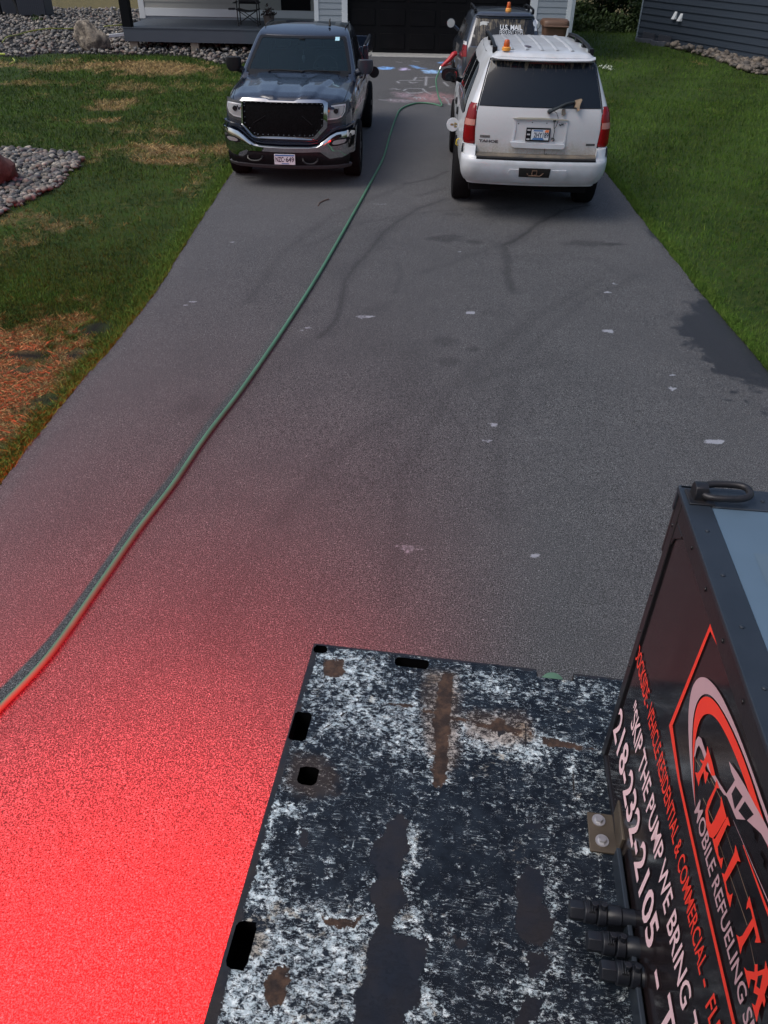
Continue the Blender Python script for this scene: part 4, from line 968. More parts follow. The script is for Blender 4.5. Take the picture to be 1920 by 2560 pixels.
# ================================================================ vehicles
RUB = M('rubber', (.008, .008, .009), .85, spec=.12, bump=(50, .004))
RIMM = M('alloy_rim', (.30, .30, .31), .35, .9)
BLKP = M('black_trim', (.006, .007, .009), .5, spec=.2, var=(30, .4, (.02, .02, .022), 4))
CHR = M('chrome', (.54, .55, .57), .05, 1.0, var=(6, .25, (.42, .42, .43), 4))
AMB1 = M('amber_dome', (.55, .10, .015), .25, spec=.6, var=(30, .3, (.4, .06, .01), 3))
AMB2 = M('amber_base', (.75, .33, .06), .35, var=(30, .3, (.6, .22, .03), 3))
REDG = M('red_lens', (.20, .004, .006), .2, spec=.3, coat=.12, var=(18, .35, (.12, .002, .003), 4))
CLR = M('clear_lens', (.26, .27, .28), .2, spec=.5, coat=.2, var=(25, .5, (.22, .22, .22), 4))
PLW = M('plate_white', (.60, .64, .68), .45, var=(20, .3, (.45, .52, .6), 4))
PLD = M('plate_ink', (.02, .025, .05), .5)
PLB = M('plate_blue', (.05, .16, .38), .45)
def wheel_on(root, x, y, r=.385, wdt=.25, sg=1):
    mb = MB(); h = wdt/2
    mb.lathe([(r*.64, -h*.86), (r*.84, -h), (r*.955, -h*.92), (r, -h*.68), (r, h*.68), (r*.955, h*.92), (r*.84, h), (r*.64, h*.86)], (x, y, r), (1, 0, 0), 40, closed=True)
    w_ = mb.build('wheel', RUB, root)
    mb = MB()
    xo = x+sg*h*.72
    mb.lathe([(r*.65, sg*h*.8), (r*.62, sg*h*.72), (r*.60, sg*h*.2), (r*.60, -sg*h*.8)], (x, y, r), (1, 0, 0), 36, closed=False)
    for k in range(6):
        a = k*math.pi/3; c_, s_ = math.cos(a), math.sin(a)
        P = [(r*.12, -r*.07), (r*.60, -r*.10), (r*.60, r*.10), (r*.12, r*.07)]
        mb.prism(P, lambda u, v, q: Vector((q, y+u*c_-v*s_, r+u*s_+v*c_)), xo-sg*.015, xo+sg*.02)
    mb.lathe([(r*.16, -.01), (r*.16, .015), (.001, .02)], (xo, y, r), (sg, 0, 0), 16)
    mb.build('rim', RIMM, w_)
    return w_
def cyl_obj(x0, x1, y, z, r):
    mb = MB(); mb.lathe([(r, x0), (r, x1)], (0, y, z), (1, 0, 0), 48)
    return mb.build('cutter', None, smooth=0)
def beacon(name, loc_, rz, s, h, label, tilt=0):
    root = empty(name, loc_, rz, label=label, cat='warning beacon', group=None)
    mb = MB(); mb.lathe([(.050*s, 0), (.056*s, .004), (.056*s, .040*h), (.050*s, .048*h), (.046*s, .05*h), (.001, .05*h)], (0, 0, 0), (0, 0, 1), 24); mb.build('base', AMB2, root)
    mb = MB(); mb.lathe([(.040*s, .05*h), (.042*s, .055*h), (.036*s, .10*h), (.033*s, .122*h), (.026*s, .132*h), (.001, .135*h)], (0, 0, 0), (0, 0, 1), 24); mb.build('dome', AMB1, root)
    return root
class Veh:
    """vehicle frame and a reader from the photograph's pixels onto its cross planes"""
    def __init__(s, x, y, deg):
        s.o = Vector((x, y, 0)); a = math.radians(deg); s.a = a
        s.r = Vector((math.cos(a), -math.sin(a), 0)); s.f = Vector((math.sin(a), math.cos(a), 0))
    def xz(s, px, py, yl):
        q = on_plane(px, py, s.o+s.f*yl, s.f)-s.o; return (q.dot(s.r), q.z)
    def yz(s, px, py, xl):
        q = on_plane(px, py, s.o+s.r*xl, s.r)-s.o; return (q.dot(s.f), q.z)
    def w(s, x, y, z=0): return s.o+s.r*x+s.f*y+Vector((0, 0, z))

# ---------------------------------------------------------------- pickup, seen from the front
V = Veh(-1.43, 11.5, 1.0)
pk = empty('pickup_truck', V.o, -V.a, label='dark blue pickup truck with chrome bumper and black mesh grille, parked facing the camera', cat='pickup truck')
NAVY = M('navy_paint', (.009, .016, .032), .22, .15, spec=.5, coat=.9, var=(4, .35, (.013, .021, .040), 5))
c1 = lambda x, y, yl=.1: V.xz(520+x/3.456, y/3.456, yl)
hd_ = lambda x, y, yl: V.xz(560+x/4.1475, y/4.15, yl)
body = Shell([(.42, .82), (.50, .88), (.62, .905), (.74, .915), (.86, .918), (.98, .905), (1.06, .885), (1.09, .865)],
             [(.42, .17), (.50, .12), (.60, .09), (.80, .08), (1.0, .10), (1.07, .115), (1.09, .125)], [(.42, 5.5), (.6, 5.55), (1.1, 5.60)],
             r0=.16, r1=.06, bow0=.11, bow1=.01, tap0=(.7, .035), tap1=(.6, .01))
mb = MB(); body.mesh(mb, zrange(.42, 1.09, 18), dome=0.0)
bo = mb.build('body', NAVY, pk)
cut_ = [cyl_obj(sg*.62, sg*1.2, y, .40, .455) for sg in (-1, 1) for y in (.95, 4.60)]
bed_c = MB(); bed_c.box(-.80, .80, 3.92, 5.52, .72, 1.3); cut_.append(bed_c.build('cutter', None, smooth=0))
pieces_cut(bo, cut_)
mb = MB(); mb.box(-.78, .78, .5, 5.2, .30, .55); mb.box(-.70, .70, .35, 1.5, .24, .42); mb.build('underbody', RUB, pk)
for sg in (-1, 1):
    for y in (.95, 4.60): wheel_on(pk, sg*.835, y, .385, .26, sg)
# hood: a raised surface with creased panels
def hoodz(fx, y):
    zc = interp([(.10, 1.105), (.16, 1.150), (.30, 1.185), (.6, 1.222), (1.0, 1.250), (1.45, 1.268)], y)
    ax = abs(fx)
    z = zc-.085*ax**4-.03*max(0, ax-.93)/.07
    t = interp([(.1, .40), (.7, .50), (1.45, .66)], y)
    z += .020*(1-min(1, max(0, (ax-t)/.06)))                       # raised middle
    t2 = interp([(.1, .20), (.5, .16), (1.0, .22), (1.45, .40)], y)
    z -= .016*(1-min(1, max(0, (ax-t2)/.05)))*min(1, max(0, (1.35-y)/.2))
    z += .012*math.exp(-((ax-.80)/.07)**2)
    return z
rows = []
for i in range(41):
    y = .10+1.37*i/40; r_ = []
    for j in range(65):
        fx = -1+2*j/64; x = fx*(body.half(y+.05, 1.06)+.004)
        z = hoodz(fx, y) if 0 < i else hoodz(fx, y)-.03
        if j in (0, 64): z = 1.045
        r_.append(Vector((x, y+.06*abs(fx)**2*max(0, 1-y), z)))
    rows.append(r_)
mb = MB(); mb.grid(rows)
mb.grid([[Vector((p.x, p.y, 1.02)) for p in rows[0]], rows[0]])
hood = mb.build('hood', NAVY, pk, smooth=28)
for sg in (-1, 1): mb = MB(); mb.tube([(sg*.775, .2, 1.135), (sg*.80, .8, 1.20), (sg*.81, 1.4, 1.215)], .004, 4); mb.build('hood_gap', BLKP, pk)
# cab
cab = Shell([(1.04, .895), (1.16, .885), (1.24, .865), (1.34, .835), (1.50, .785), (1.64, .735), (1.70, .71), (1.735, .685), (1.75, .655)],
            [(1.04, 1.18), (1.20, 1.34), (1.26, 1.44), (1.64, 2.16), (1.70, 2.30), (1.735, 2.44), (1.75, 2.56)],
            [(1.04, 3.86), (1.3, 3.84), (1.62, 3.72), (1.75, 3.60)], r0=.06, r1=.12, bow0=.10, bow1=.02, tap0=(1.2, .012), tap1=(.6, .02))
czs = [1.04, 1.12, 1.20, 1.26]+zrange(1.28, 1.655, 12)+[1.69, 1.715, 1.735, 1.75]
def skip(k, z): return 0 <= k <= 13 and 1.28 < z < 1.655
mb = MB(); cab.mesh(mb, czs, dome=.045, bottom=False, skip=skip)
cabo = mb.build('cab', NAVY, pk, smooth=50)
so_ = cabo.modifiers.new('thick', 'SOLIDIFY'); so_.thickness = .03; so_.offset = -1
def tint(name, col, tr, rough=.03):
    mt = bpy.data.materials.new(name); mt.use_nodes = True; nt = mt.node_tree; bs = nt.nodes['Principled BSDF']
    bs.inputs['Base Color'].default_value = (*col, 1); bs.inputs['Roughness'].default_value = rough; bs.inputs['Specular IOR Level'].default_value = .6
    nz = _n(nt, 'ShaderNodeTexNoise'); nz.inputs['Scale'].default_value = 7; nz.inputs['Detail'].default_value = 5
    tcn = _n(nt, 'ShaderNodeTexCoord'); nt.links.new(tcn.outputs['Object'], nz.inputs['Vector'])
    nt.links.new(nd_ramp(nt, nz.outputs[0], .35, .7, rough, rough+.08), bs.inputs['Roughness'])
    tp = _n(nt, 'ShaderNodeBsdfTransparent'); tp.inputs[0].default_value = (.42, .52, .56, 1)
    mx = _n(nt, 'ShaderNodeMixShader'); mx.inputs[0].default_value = 1-tr
    nt.links.new(tp.outputs[0], mx.inputs[1]); nt.links.new(bs.outputs[0], mx.inputs[2]); nt.links.new(mx.outputs[0], nt.nodes['Material Output'].inputs[0])
    return mt
WSG = tint('windshield_glass', (.010, .026, .036), .5)
DKG = M('dark_glass', (.006, .008, .010), .04, spec=.6, var=(5, .4, (.010, .012, .014), 5))
def wsx(z, k=1): A, xc = cab.near_x(z); return xc*k
wp = [(wsx(1.285)*.985*f, 1.278) for f in (-1, -.5, 0, .5, 1)]+[(wsx(z)*.985, z) for z in (1.35, 1.45, 1.55, 1.645)]+[(wsx(1.655)*f, 1.66) for f in (.95, .5, 0, -.5, -.95)]+[(-wsx(z)*.985, z) for z in (1.645, 1.55, 1.45, 1.35)]
mb = MB(); conform(mb, wp, cab.near, .004, .006, .07); ws = mb.build('windshield', WSG, pk)
cen = (0, 1.465)
inn = [(p[0]*.955, cen[1]+(p[1]-cen[1])*.90) for p in wp]
mb = MB(); ringband(mb, [(p[0]*1.015, cen[1]+(p[1]-cen[1])*1.03) for p in wp], inn, cab.near, .007, .004); mb.build('windshield_seal', BLKP, ws)
mb = MB(); q = hd_(1170, 417, 2.1); conform(mb, [(q[0]-.032, q[1]-.02), (q[0]+.032, q[1]-.02), (q[0]+.032, q[1]+.02), (q[0]-.032, q[1]+.02)], cab.near, .009, .001, .05); mb.build('sticker', M('sticker_pale', (.45, .75, .85), .5), ws)
# cabin inside
INT = M('cabin_trim', (.035, .048, .055), .7, var=(10, .4, (.05, .065, .07), 4))
mb = MB(); mb.box(-.72, .72, 1.42, 1.80, 1.13, 1.235)
mb.grid([[Vector((x, y, 1.24+.035*math.exp(-((x-.36)/.20)**2)*math.sin(math.pi*min(1, max(0, (y-1.5)/.3)))+.02*math.exp(-((x+.05)/.25)**2))) for x in [-.72+.048*i for i in range(31)]] for y in (1.50, 1.56, 1.62, 1.68, 1.74, 1.80)])
mb.box(-.80, .80, 1.5, 3.7, .95, .98); mb.build('dashboard', INT, pk, smooth=60)
mb = MB(); cc = Vector((.36, 2.02, 1.27)); ax_ = Vector((0, -.86, .5)).normalized(); e1 = Vector((1, 0, 0)); e2 = ax_.cross(e1)
mb.tube([cc+e1*.185*math.cos(2*math.pi*k/28)+e2*.185*math.sin(2*math.pi*k/28) for k in range(29)], .016, 8, caps=False)
mb.tube([cc-e1*.18, cc+e1*.18], .018, 6); mb.tube([cc, cc-ax_*-.0+Vector((0, -.2, -.1))], .04, 8); mb.build('steering_wheel', M('wheel_trim', (.02, .025, .03), .6), pk)
mb = MB()
for x in (-.38, .38):
    mb.box(x-.24, x+.24, 2.65, 2.80, 1.0, 1.45); mb.box(x-.12, x+.12, 2.68, 2.78, 1.47, 1.62)
mb.box(-.66, .66, 3.45, 3.6, .98, 1.40); mb.build('seat', INT, pk, bevel=.04)
mb = MB(); mb.box(-.045, .045, 2.13, 2.17, 1.545, 1.655); mb.box(-.10, .10, 2.17, 2.19, 1.50, 1.56); mb.build('rear_view_mirror', BLKP, pk, bevel=.01)
mb = MB(); mb.tube([(.01, 2.16, 1.50), (.01, 2.16, 1.44)], .003, 5); mb.lathe([(.001, -.10), (.018, -.07), (.028, -.03), (.02, 0), (.001, .01)], (.01, 2.16, 1.42), (0, 0, 1), 8); mb.build('air_freshener', M('freshener', (.20, .25, .27), .7), pk)
# side windows, pillars, handles
for sg in (-1, 1):
    for poly in ([(1.75, 1.275), (2.62, 1.29), (2.62, 1.62), (2.42, 1.62)], [(2.70, 1.29), (3.42, 1.30), (3.30, 1.60), (2.70, 1.62)]):
        mb = MB(); conform(mb, poly, cab.side(sg), .004, .006, .12); mb.build('side_window', DKG, pk)
    for y in (2.50, 3.36):
        mb = MB(); p = cab.side(sg)(y, 1.12, .0); mb.box(p.x-.02, p.x+.02, y-.09, y+.09, 1.10, 1.135); mb.build('door_handle', NAVY, pk, bevel=.008)
    for y in (1.66, 2.66, 3.55):
        mb = MB(); mb.tube([body.side(sg)(y, z, .001) for z in (.50, .70, .9, 1.04)]+[cab.side(sg)(y, 1.2, .001)], .004, 4); mb.build('door_gap', BLKP, pk)
    # mirror
    m_ = MB(); xo = sg*.985
    P = [Vector((xo+sg*a, 1.66+b, c_)) for a, b, c_ in ()]
    rowsm = []
    for i in range(9):
        t = i/8; zz = 1.255+.185*t; wd_ = .118*(1-.12*t**6)*(1-.45*(1-t)**5)
        rowsm.append([Vector((xo+sg*.0+wd_*math.copysign(abs(math.cos(u))**.5, math.cos(u)), 1.68+.055*math.sin(u), zz)) for u in [2*math.pi*k/20 for k in range(20)]])
    vs = [p for r in rowsm for p in r]; n = 20
    m_.add(vs, [(i*n+k, i*n+(k+1) % n, (i+1)*n+(k+1) % n, (i+1)*n+k) for i in range(8) for k in range(n)]+[tuple(range(n)), tuple(8*n+k for k in range(n))])
    m_.tube([(sg*.82, 1.70, 1.25), (sg*.96, 1.69, 1.31)], .05, 8)
    m_.build('side_mirror', BLKP if sg < 0 else M('mirror_cap', (.020, .024, .036), .35), pk, bevel=.006)
# wipers, cowl
mb = MB(); conform(mb, [(-.74, 1.235), (.74, 1.235), (.74, 1.272), (-.74, 1.272)], cab.near, .012, .02, .1); mb.build('cowl', BLKP, pk)
for x0, x1 in ((-.42, .10), (.06, .62)):
    mb = MB(); mb.tube([cab.near(x0, 1.27, .03), cab.near(x0+.10, 1.283, .028), cab.near(x1, 1.275, .022)], .009, 6); mb.lathe([(.02, 0), (.02, .03), (.001, .035)], cab.near(x0, 1.262, .02), (0, -.5, 1), 10); mb.build('wiper', BLKP, pk)
mb = MB(); q = cab.near(.40, 1.72, .0); q = Vector((.38, 2.62, 1.775)); mb.tube([q, q+Vector((0, .05, .075)), q+Vector((0, .11, .09))], .012, 6, rs=[.02, .011, .006]); mb.build('roof_antenna', BLKP, pk)
for sg in (-1, 1): mb = MB(); mb.tube([(sg*.625, 2.60, 1.765), (sg*.64, 3.1, 1.772), (sg*.625, 3.52, 1.765)], .010, 6); mb.build('roof_ditch_moulding', NAVY, pk)
# bed walls
mb = MB()
for sg in (-1, 1):
    o, i_ = sg*.93, sg*.835
    prof = [(i_, 1.05), (i_, 1.385), (sg*.845, 1.40), (sg*.905, 1.40), (sg*.918, 1.385), (o, 1.20), (sg*.912, 1.05)]
    mb.prism(prof, lambda u, v, h: Vector((u, h, v)), 3.92, 5.58)
mb.box(-.83, .83, 3.90, 3.96, 1.05, 1.38); mb.box(-.83, .83, 5.53, 5.58, .75, 1.39)
mb.build('bed_wall', NAVY, pk, bevel=.01)
mb = MB(); mb.box(-.79, .79, 3.97, 5.5, .70, .725)
for sg in (-1, 1): mb.tube([(sg*.872, 3.95, 1.402), (sg*.872, 5.55, 1.402)], .022, 6)
mb.build('bed_liner', BLKP, pk)
# open fuel door standing out from the bed side
mb = MB(); dsk = Vector((1.02, 4.05, .98)); mb.lathe([(.001, 0), (.085, 0), (.09, .006), (.085, .014), (.001, .014)], dsk, (0, -1, .1), 28); mb.box(.90, 1.0, 4.06, 4.075, .96, 1.0); mb.build('fuel_door', BLKP, pk)
# ---- front end
fr = lambda x, z, off=0: body.near(x, z, off)
frp = lambda pts, sm=0, yl=.1: (smooth_poly([c1(x, y, yl) for x, y in pts], sm) if sm else [c1(x, y, yl) for x, y in pts])
def chamf(p): return p
go = [(268, 878), (300, 843), (500, 848), (530, 862), (740, 872), (775, 858), (960, 862), (1003, 872), (1032, 900), (1030, 1100), (935, 1200), (890, 1207), (420, 1190), (385, 1178), (290, 1075), (285, 900)]
gi = [(300, 895), (312, 884), (500, 888), (540, 891), (740, 896), (775, 896), (950, 902), (985, 908), (997, 925), (993, 1090), (915, 1172), (890, 1178), (430, 1165), (400, 1155), (312, 1065), (303, 915)]
GO = [c1(*p) for p in go]; GI = [c1(*p) for p in gi]
mb = MB(); kk = 16; vs = [fr(*p, .042) for p in GO]+[fr(*p, .062) for p in GI]+[fr(*p, -.02) for p in GO]; mb.add(vs, [f for i in range(kk) for f in ((i, (i+1) % kk, kk+(i+1) % kk, kk+i), (i, 2*kk+i, 2*kk+(i+1) % kk, (i+1) % kk))])
mb.add([fr(*p, .062) for p in GI]+[fr(*p, .02) for p in GI], [(i, (i+1) % 16, 16+(i+1) % 16, 16+i) for i in range(16)])
gs = mb.build('grille_surround', CHR, pk, smooth=25, bevel=.006)
mb = MB(); conform(mb, GI, fr, .030, .01, .08)
mt, nt, bs, vec = new_mat('mesh_grille')
vo = _n(nt, 'ShaderNodeTexVoronoi'); vo.inputs['Scale'].default_value = 70; nt.links.new(vec, vo.inputs['Vector'])
nt.links.new(nd_mix(nt, nd_ramp(nt, vo.outputs['Distance'], .3, .6), (.001, .001, .001), (.005, .005, .006)), bs.inputs['Base Color']); bs.inputs['Roughness'].default_value = .7; bs.inputs['Specular IOR Level'].default_value = .06
gm = mb.build('grille_mesh', mt, pk)
rv = densify(GI, .068)
cgx = sum(p[0] for p in GI)/16; cgz = sum(p[1] for p in GI)/16
for p in rv:
    mb = MB(); q = fr(cgx+(p[0]-cgx)*.965, cgz+(p[1]-cgz)*.94, .032); mb.lathe([(.0065, 0), (.005, .004), (.0005, .006)], q, (0, -1, 0), 8); mb.build('rivet', CHR, gm)
for a, b in (((400, 1060), (500, 1000)), ((810, 1000), (900, 1080))): mb = MB(); mb.tube([fr(*c1(*a), .034), fr(*c1(*b), .034)], .006, 4); mb.build('brace', BLKP, gm)
# headlamps
for sg, o4, i4 in ((-1, [(132, 862), (160, 860), (285, 890), (292, 1052), (210, 1030), (168, 1010), (142, 950)], [(162, 905), (200, 905), (285, 915), (290, 1012), (215, 998), (180, 975), (160, 935)]),
                   (1, [(1030, 910), (1180, 893), (1210, 885), (1205, 960), (1175, 1030), (1130, 1062), (1022, 1075)], [(1030, 935), (1140, 925), (1175, 925), (1172, 975), (1150, 1010), (1110, 1025), (1025, 1030)])):
    O = [c1(*p) for p in o4]; I = [c1(*p) for p in i4]
    mb = MB(); conform(mb, O, fr, .006, .03, .05); hl = mb.build('headlight', M('lamp_housing_dark', (.03, .033, .037), .3, .0, coat=.1), pk)
    cI = (sum(p[0] for p in I)/7, sum(p[1] for p in I)/7); I2 = [(cI[0]+(p[0]-cI[0])*1.10, cI[1]+(p[1]-cI[1])*1.22) for p in I]
    mb = MB(); ringband(mb, I2, I, fr, .012, .02); mb.build('light_guide', M('silver_bezel', (.45, .46, .48), .3, .3), hl)
    mb = MB(); conform(mb, [(I[0][0]+(p[0]-I[0][0])*.96, p[1]) for p in I], fr, .009, .02, .04); mb.build('reflector', CLR, hl)
    cxl = sum(p[0] for p in I)/7+sg*-.02; czl = sum(p[1] for p in I)/7+.010
    mb = MB(); q = fr(cxl, czl, .010); mb.lathe([(.032, 0), (.032, .010), (.026, .014), (.020, .006), (.001, .010)], q, (0, -1, .1), 24); mb.build('projector', BLKP, hl)
    mb = MB(); q = fr(cxl-sg*.085*-1 if sg > 0 else cxl+.085, czl, .010); q = fr(cxl-sg*.10, czl, .010); mb.lathe([(.020, 0), (.018, .006), (.001, .008)], q, (0, -1, .1), 16); mb.build('turn_signal', M('signal_amber', (.45, .22, .10), .3), hl)
# chrome bumper
ch = [(118, 1105), (190, 1113), (250, 1135), (300, 1172), (345, 1212), (395, 1245), (460, 1258), (640, 1268), (880, 1272), (945, 1262), (1000, 1222), (1055, 1178), (1110, 1150), (1180, 1140), (1272, 1122)]
cb = [(160, 1310), (215, 1345), (290, 1368), (318, 1345), (350, 1322), (400, 1314), (480, 1316), (640, 1322), (820, 1325), (930, 1325), (985, 1335), (1020, 1362), (1055, 1388), (1150, 1375), (1262, 1335)]
A_ = [c1(x, y, .02) for x, y in ch]; B_ = [c1(x, y, .02) for x, y in cb]
xl, xr = -.905, .905
A_[0] = (xl, A_[0][1]); A_[-1] = (xr, A_[-1][1]); B_[0] = (xl+.03, B_[0][1]); B_[-1] = (xr-.03, B_[-1][1])
bsh = Shell([(.25, .86), (.40, .90), (.80, .925), (1.0, .925)], [(.28, .10), (.38, .03), (.45, .012), (.62, .004), (.76, .0), (.9, .004)], [(.25, .9), (1.0, .9)], r0=.20, r1=.05, bow0=.10, bow1=0, tap0=(.6, .01), tap1=(.3, .005))
def strip(mb, top, bot, mapf, off, thick, nseg=6, wrap=None):
    rows = []
    for k in range(nseg+1):
        t = k/nseg; bul = math.sin(math.pi*t)**.5*.5
        rows.append([mapf(a[0]+(b[0]-a[0])*t, a[1]+(b[1]-a[1])*t, off-thick*.35*(1-min(1, 8*t))-thick*.5*max(0, 8*t-7)) for a, b in zip(top, bot)])
    rows.insert(0, [mapf(*a, off-thick) for a in top]); rows.append([mapf(*b, off-thick) for b in bot])
    mb.grid(rows)
dA = []; dB = []
for (a, b, c_, d_) in zip(A_, A_[1:], B_, B_[1:]):
    for k in range(3): t = k/3; dA.append((a[0]+(b[0]-a[0])*t, a[1]+(b[1]-a[1])*t)); dB.append((c_[0]+(d_[0]-c_[0])*t, c_[1]+(d_[1]-c_[1])*t))
dA.append(A_[-1]); dB.append(B_[-1])
mb = MB(); strip(mb, dA, dB, bsh.near, .015, .05)
for sg, q in ((-1, 0), (1, -1)):
    mb.grid([[bsh.side(sg)(y, z, .012) for z in zrange(B_[q][1], A_[q][1]+.002, 4)] for y in (.10, .2, .30, .42, .50)])
bump = mb.build('front_bumper', CHR, pk, smooth=40)
# painted band between lamps and bumper
t_ = [(122, 1050), (175, 1062), (250, 1080), (295, 1110), (340, 1170), (395, 1212), (460, 1222), (640, 1228), (880, 1232), (945, 1225), (1000, 1180), (1050, 1130), (1110, 1105), (1190, 1092), (1262, 1075)]
Tt = [c1(x, y, .05) for x, y in t_]; Tt[0] = (-.885, Tt[0][1]); Tt[-1] = (.885, Tt[-1][1])
mb = MB(); strip(mb, Tt, [(a[0], a[1]+.02) for a in A_], fr, .028, .05, 5); mb.build('bumper_fillet', NAVY, pk, smooth=40)
# lower valance
lo1 = [(x*.985, z+.02) for x, z in B_]; zb = c1(640, 1462, .1)[1]
lo2 = [(x*.93, zb+.02*(abs(x)/.9)**2-.005) for x, z in B_]
mb = MB(); strip(mb, lo1, lo2, bsh.near, .0, .04, 8); val = mb.build('air_dam', BLKP, pk, smooth=40)
mb = MB(); P = [(xx, zz) for xx, zz in [(-.86, .34), (-.5, .318), (0, .312), (.5, .316), (.86, .335), (.84, .295), (.5, .272), (0, .266), (-.5, .272), (-.84, .30)]]
conform(mb, P, bsh.near, .018, .04, .08); mb.build('lip', M('grey_plastic', (.045, .048, .053), .55), val)
for x, y in ((405, 1355), (880, 1378)):
    q = c1(x, y, .02); mb = MB(); pts = [bsh.near(q[0]+a, q[1]+b, .02+c_) for a, b, c_ in ((-.10, .01, -.02), (-.09, -.005, .03), (-.05, -.022, .045), (.0, -.026, .045), (.06, -.022, .045), (.10, -.003, .03), (.11, .012, -.02))]
    mb.tube(pts, .013, 7); mb.build('tow_hook', M('hook_black', (.012, .012, .013), .4), pk)
for pts in ([(160, 1180), (180, 1172), (230, 1182), (268, 1200), (268, 1218), (240, 1222), (190, 1215), (165, 1198)], [(1060, 1240), (1075, 1215), (1110, 1205), (1195, 1195), (1200, 1210), (1180, 1235), (1120, 1250), (1075, 1252)]):
    P = [c1(x, y, .05) for x, y in pts]; cx_ = sum(p[0] for p in P)/8; cz_ = sum(p[1] for p in P)/8
    mb = MB(); conform(mb, [(cx_+(p[0]-cx_)*1.25, cz_+(p[1]-cz_)*1.35) for p in P], bsh.near, .018, .03, .05); fg = mb.build('fog_light', BLKP, pk)
    mb = MB(); conform(mb, [(cx_+(p[0]-cx_)*.85, cz_+(p[1]-cz_)*.8) for p in P], bsh.near, .023, .02, .04); mb.build('lens', CLR, fg)
# number plate
pc = [c1(571, 1329, -.02), c1(750, 1333, -.02), c1(757, 1422, -.02), c1(578, 1420, -.02)]
px0, px1 = (pc[0][0]+pc[3][0])/2, (pc[1][0]+pc[2][0])/2; pz1, pz0 = (pc[0][1]+pc[1][1])/2, (pc[2][1]+pc[3][1])/2
pf = lambda x, z, off=0: Vector((x, -.035-off, z))
mb = MB(); mb.prism([(px0, pz0), (px1, pz0), (px1, pz1), (px0, pz1)], lambda u, v, h: Vector((u, -.035-h, v)), -.006, 0); pl_ = mb.build('number_plate', PLW, pk, bevel=.002)
hh_ = pz1-pz0; ww = px1-px0
mb = MB(); text_on(mb, 'NZC', px0+ww*.06, px0+ww*.45, pz0+hh_*.26, pz0+hh_*.74, pf, .002, .02); text_on(mb, '649', px0+ww*.56, px0+ww*.95, pz0+hh_*.26, pz0+hh_*.74, pf, .002, .02); text_on(mb, '*', px0+ww*.47, px0+ww*.53, pz0+hh_*.33, pz0+hh_*.58, pf, .002, .02); mb.build('plate_number', PLD, pl_, smooth=0)
mb = MB(); mb.prism([(px0+ww*.04, pz0+hh_*.82), (px1-ww*.04, pz0+hh_*.82), (px1-ww*.04, pz0+hh_*.95), (px0+ww*.04, pz0+hh_*.95)], lambda u, v, h: pf(u, v, h), 0, .0012); mb.prism([(px0+ww*.35, pz0+hh_*.06), (px0+ww*.7, pz0+hh_*.06), (px0+ww*.7, pz0+hh_*.14), (px0+ww*.35, pz0+hh_*.14)], lambda u, v, h: pf(u, v, h), 0, .0012); mb.build('plate_band', PLB, pl_, smooth=0)

# ---------------------------------------------------------------- white SUV, seen from the rear
W_ = Veh(1.755, 10.1, 2.6)
sv = empty('suv', W_.o, -W_.a, label='white SUV seen from behind', cat='SUV')
sv['label'] = 'white SUV seen from behind with dirty tailgate and broken rear wiper'
WHT = M('white_paint', (.58, .61, .65), .30, spec=.5, coat=.4, var=(5, .7, (.44, .45, .45), 6))
mt, nt, bs, vec = new_mat('white_paint_dirty')
z_ = _n(nt, 'ShaderNodeSeparateXYZ'); nt.links.new(vec, z_.inputs[0])
dst = nd_ramp(nt, nd_math(nt, 'ADD', z_.outputs[2], nd_math(nt, 'MULTIPLY', nd_noise(nt, vec, 6, 5, .6, 0, ((1, 1, .35),)), .25)), .93, 1.13, .85, .12)
cl = nd_mix(nt, nd_math(nt, 'MULTIPLY', dst, nd_ramp(nt, nd_noise(nt, vec, 45, 4, .7), .3, .7, .5, 1)), (.54, .555, .58), (.30, .265, .205))
nt.links.new(cl, bs.inputs['Base Color']); bs.inputs['Roughness'].default_value = .42
WDT = mt
c2 = lambda x, y, yl=.12: W_.xz(1060+x/3.318, y/3.318, yl)
c9 = lambda x, y, yl=.12: W_.xz(1180+x/4.608, 200+y/4.608, yl)
sb = Shell([(.42, .86), (.55, .915), (.75, .935), (.95, .935), (1.10, .925), (1.25, .895), (1.34, .865), (1.50, .80), (1.66, .735), (1.76, .695), (1.81, .655), (1.845, .60)],
           [(.42, .20), (.60, .14), (.78, .12), (1.1, .11), (1.25, .125), (1.33, .15), (1.50, .24), (1.66, .335), (1.765, .40), (1.785, .33), (1.81, .32), (1.835, .345), (1.845, .38)],
           [(.42, 4.85), (.8, 4.95), (1.0, 4.88), (1.06, 4.6), (1.12, 3.75), (1.16, 3.58), (1.30, 3.42), (1.76, 2.82), (1.82, 2.65), (1.845, 2.5)],
           r0=.10, r1=.25, bow0=.075, bow1=.10, tap0=(.9, .055), tap1=(1.0, .05))
mb = MB(); sb.mesh(mb, [.42, .5, .6, .7, .78, .86, .94, 1.02, 1.06, 1.10, 1.14, 1.2, 1.26, 1.32, 1.36, 1.42, 1.5, 1.58, 1.66, 1.72, 1.755, 1.775, 1.79, 1.81, 1.83, 1.845], dome=.022)
b2 = mb.build('body', WHT, sv, smooth=38)
pieces_cut(b2, [cyl_obj(sg*.60, sg*1.2, y, .40, .46) for sg in (-1, 1) for y in (1.17, 4.0)])
mb = MB(); mb.box(-.76, .76, .5, 4.5, .28, .50); mb.build('underbody', RUB, sv)
for sg in (-1, 1):
    for y in (1.17, 4.0): wheel_on(sv, sg*.835, y, .40, .26, sg)
nr = sb.near
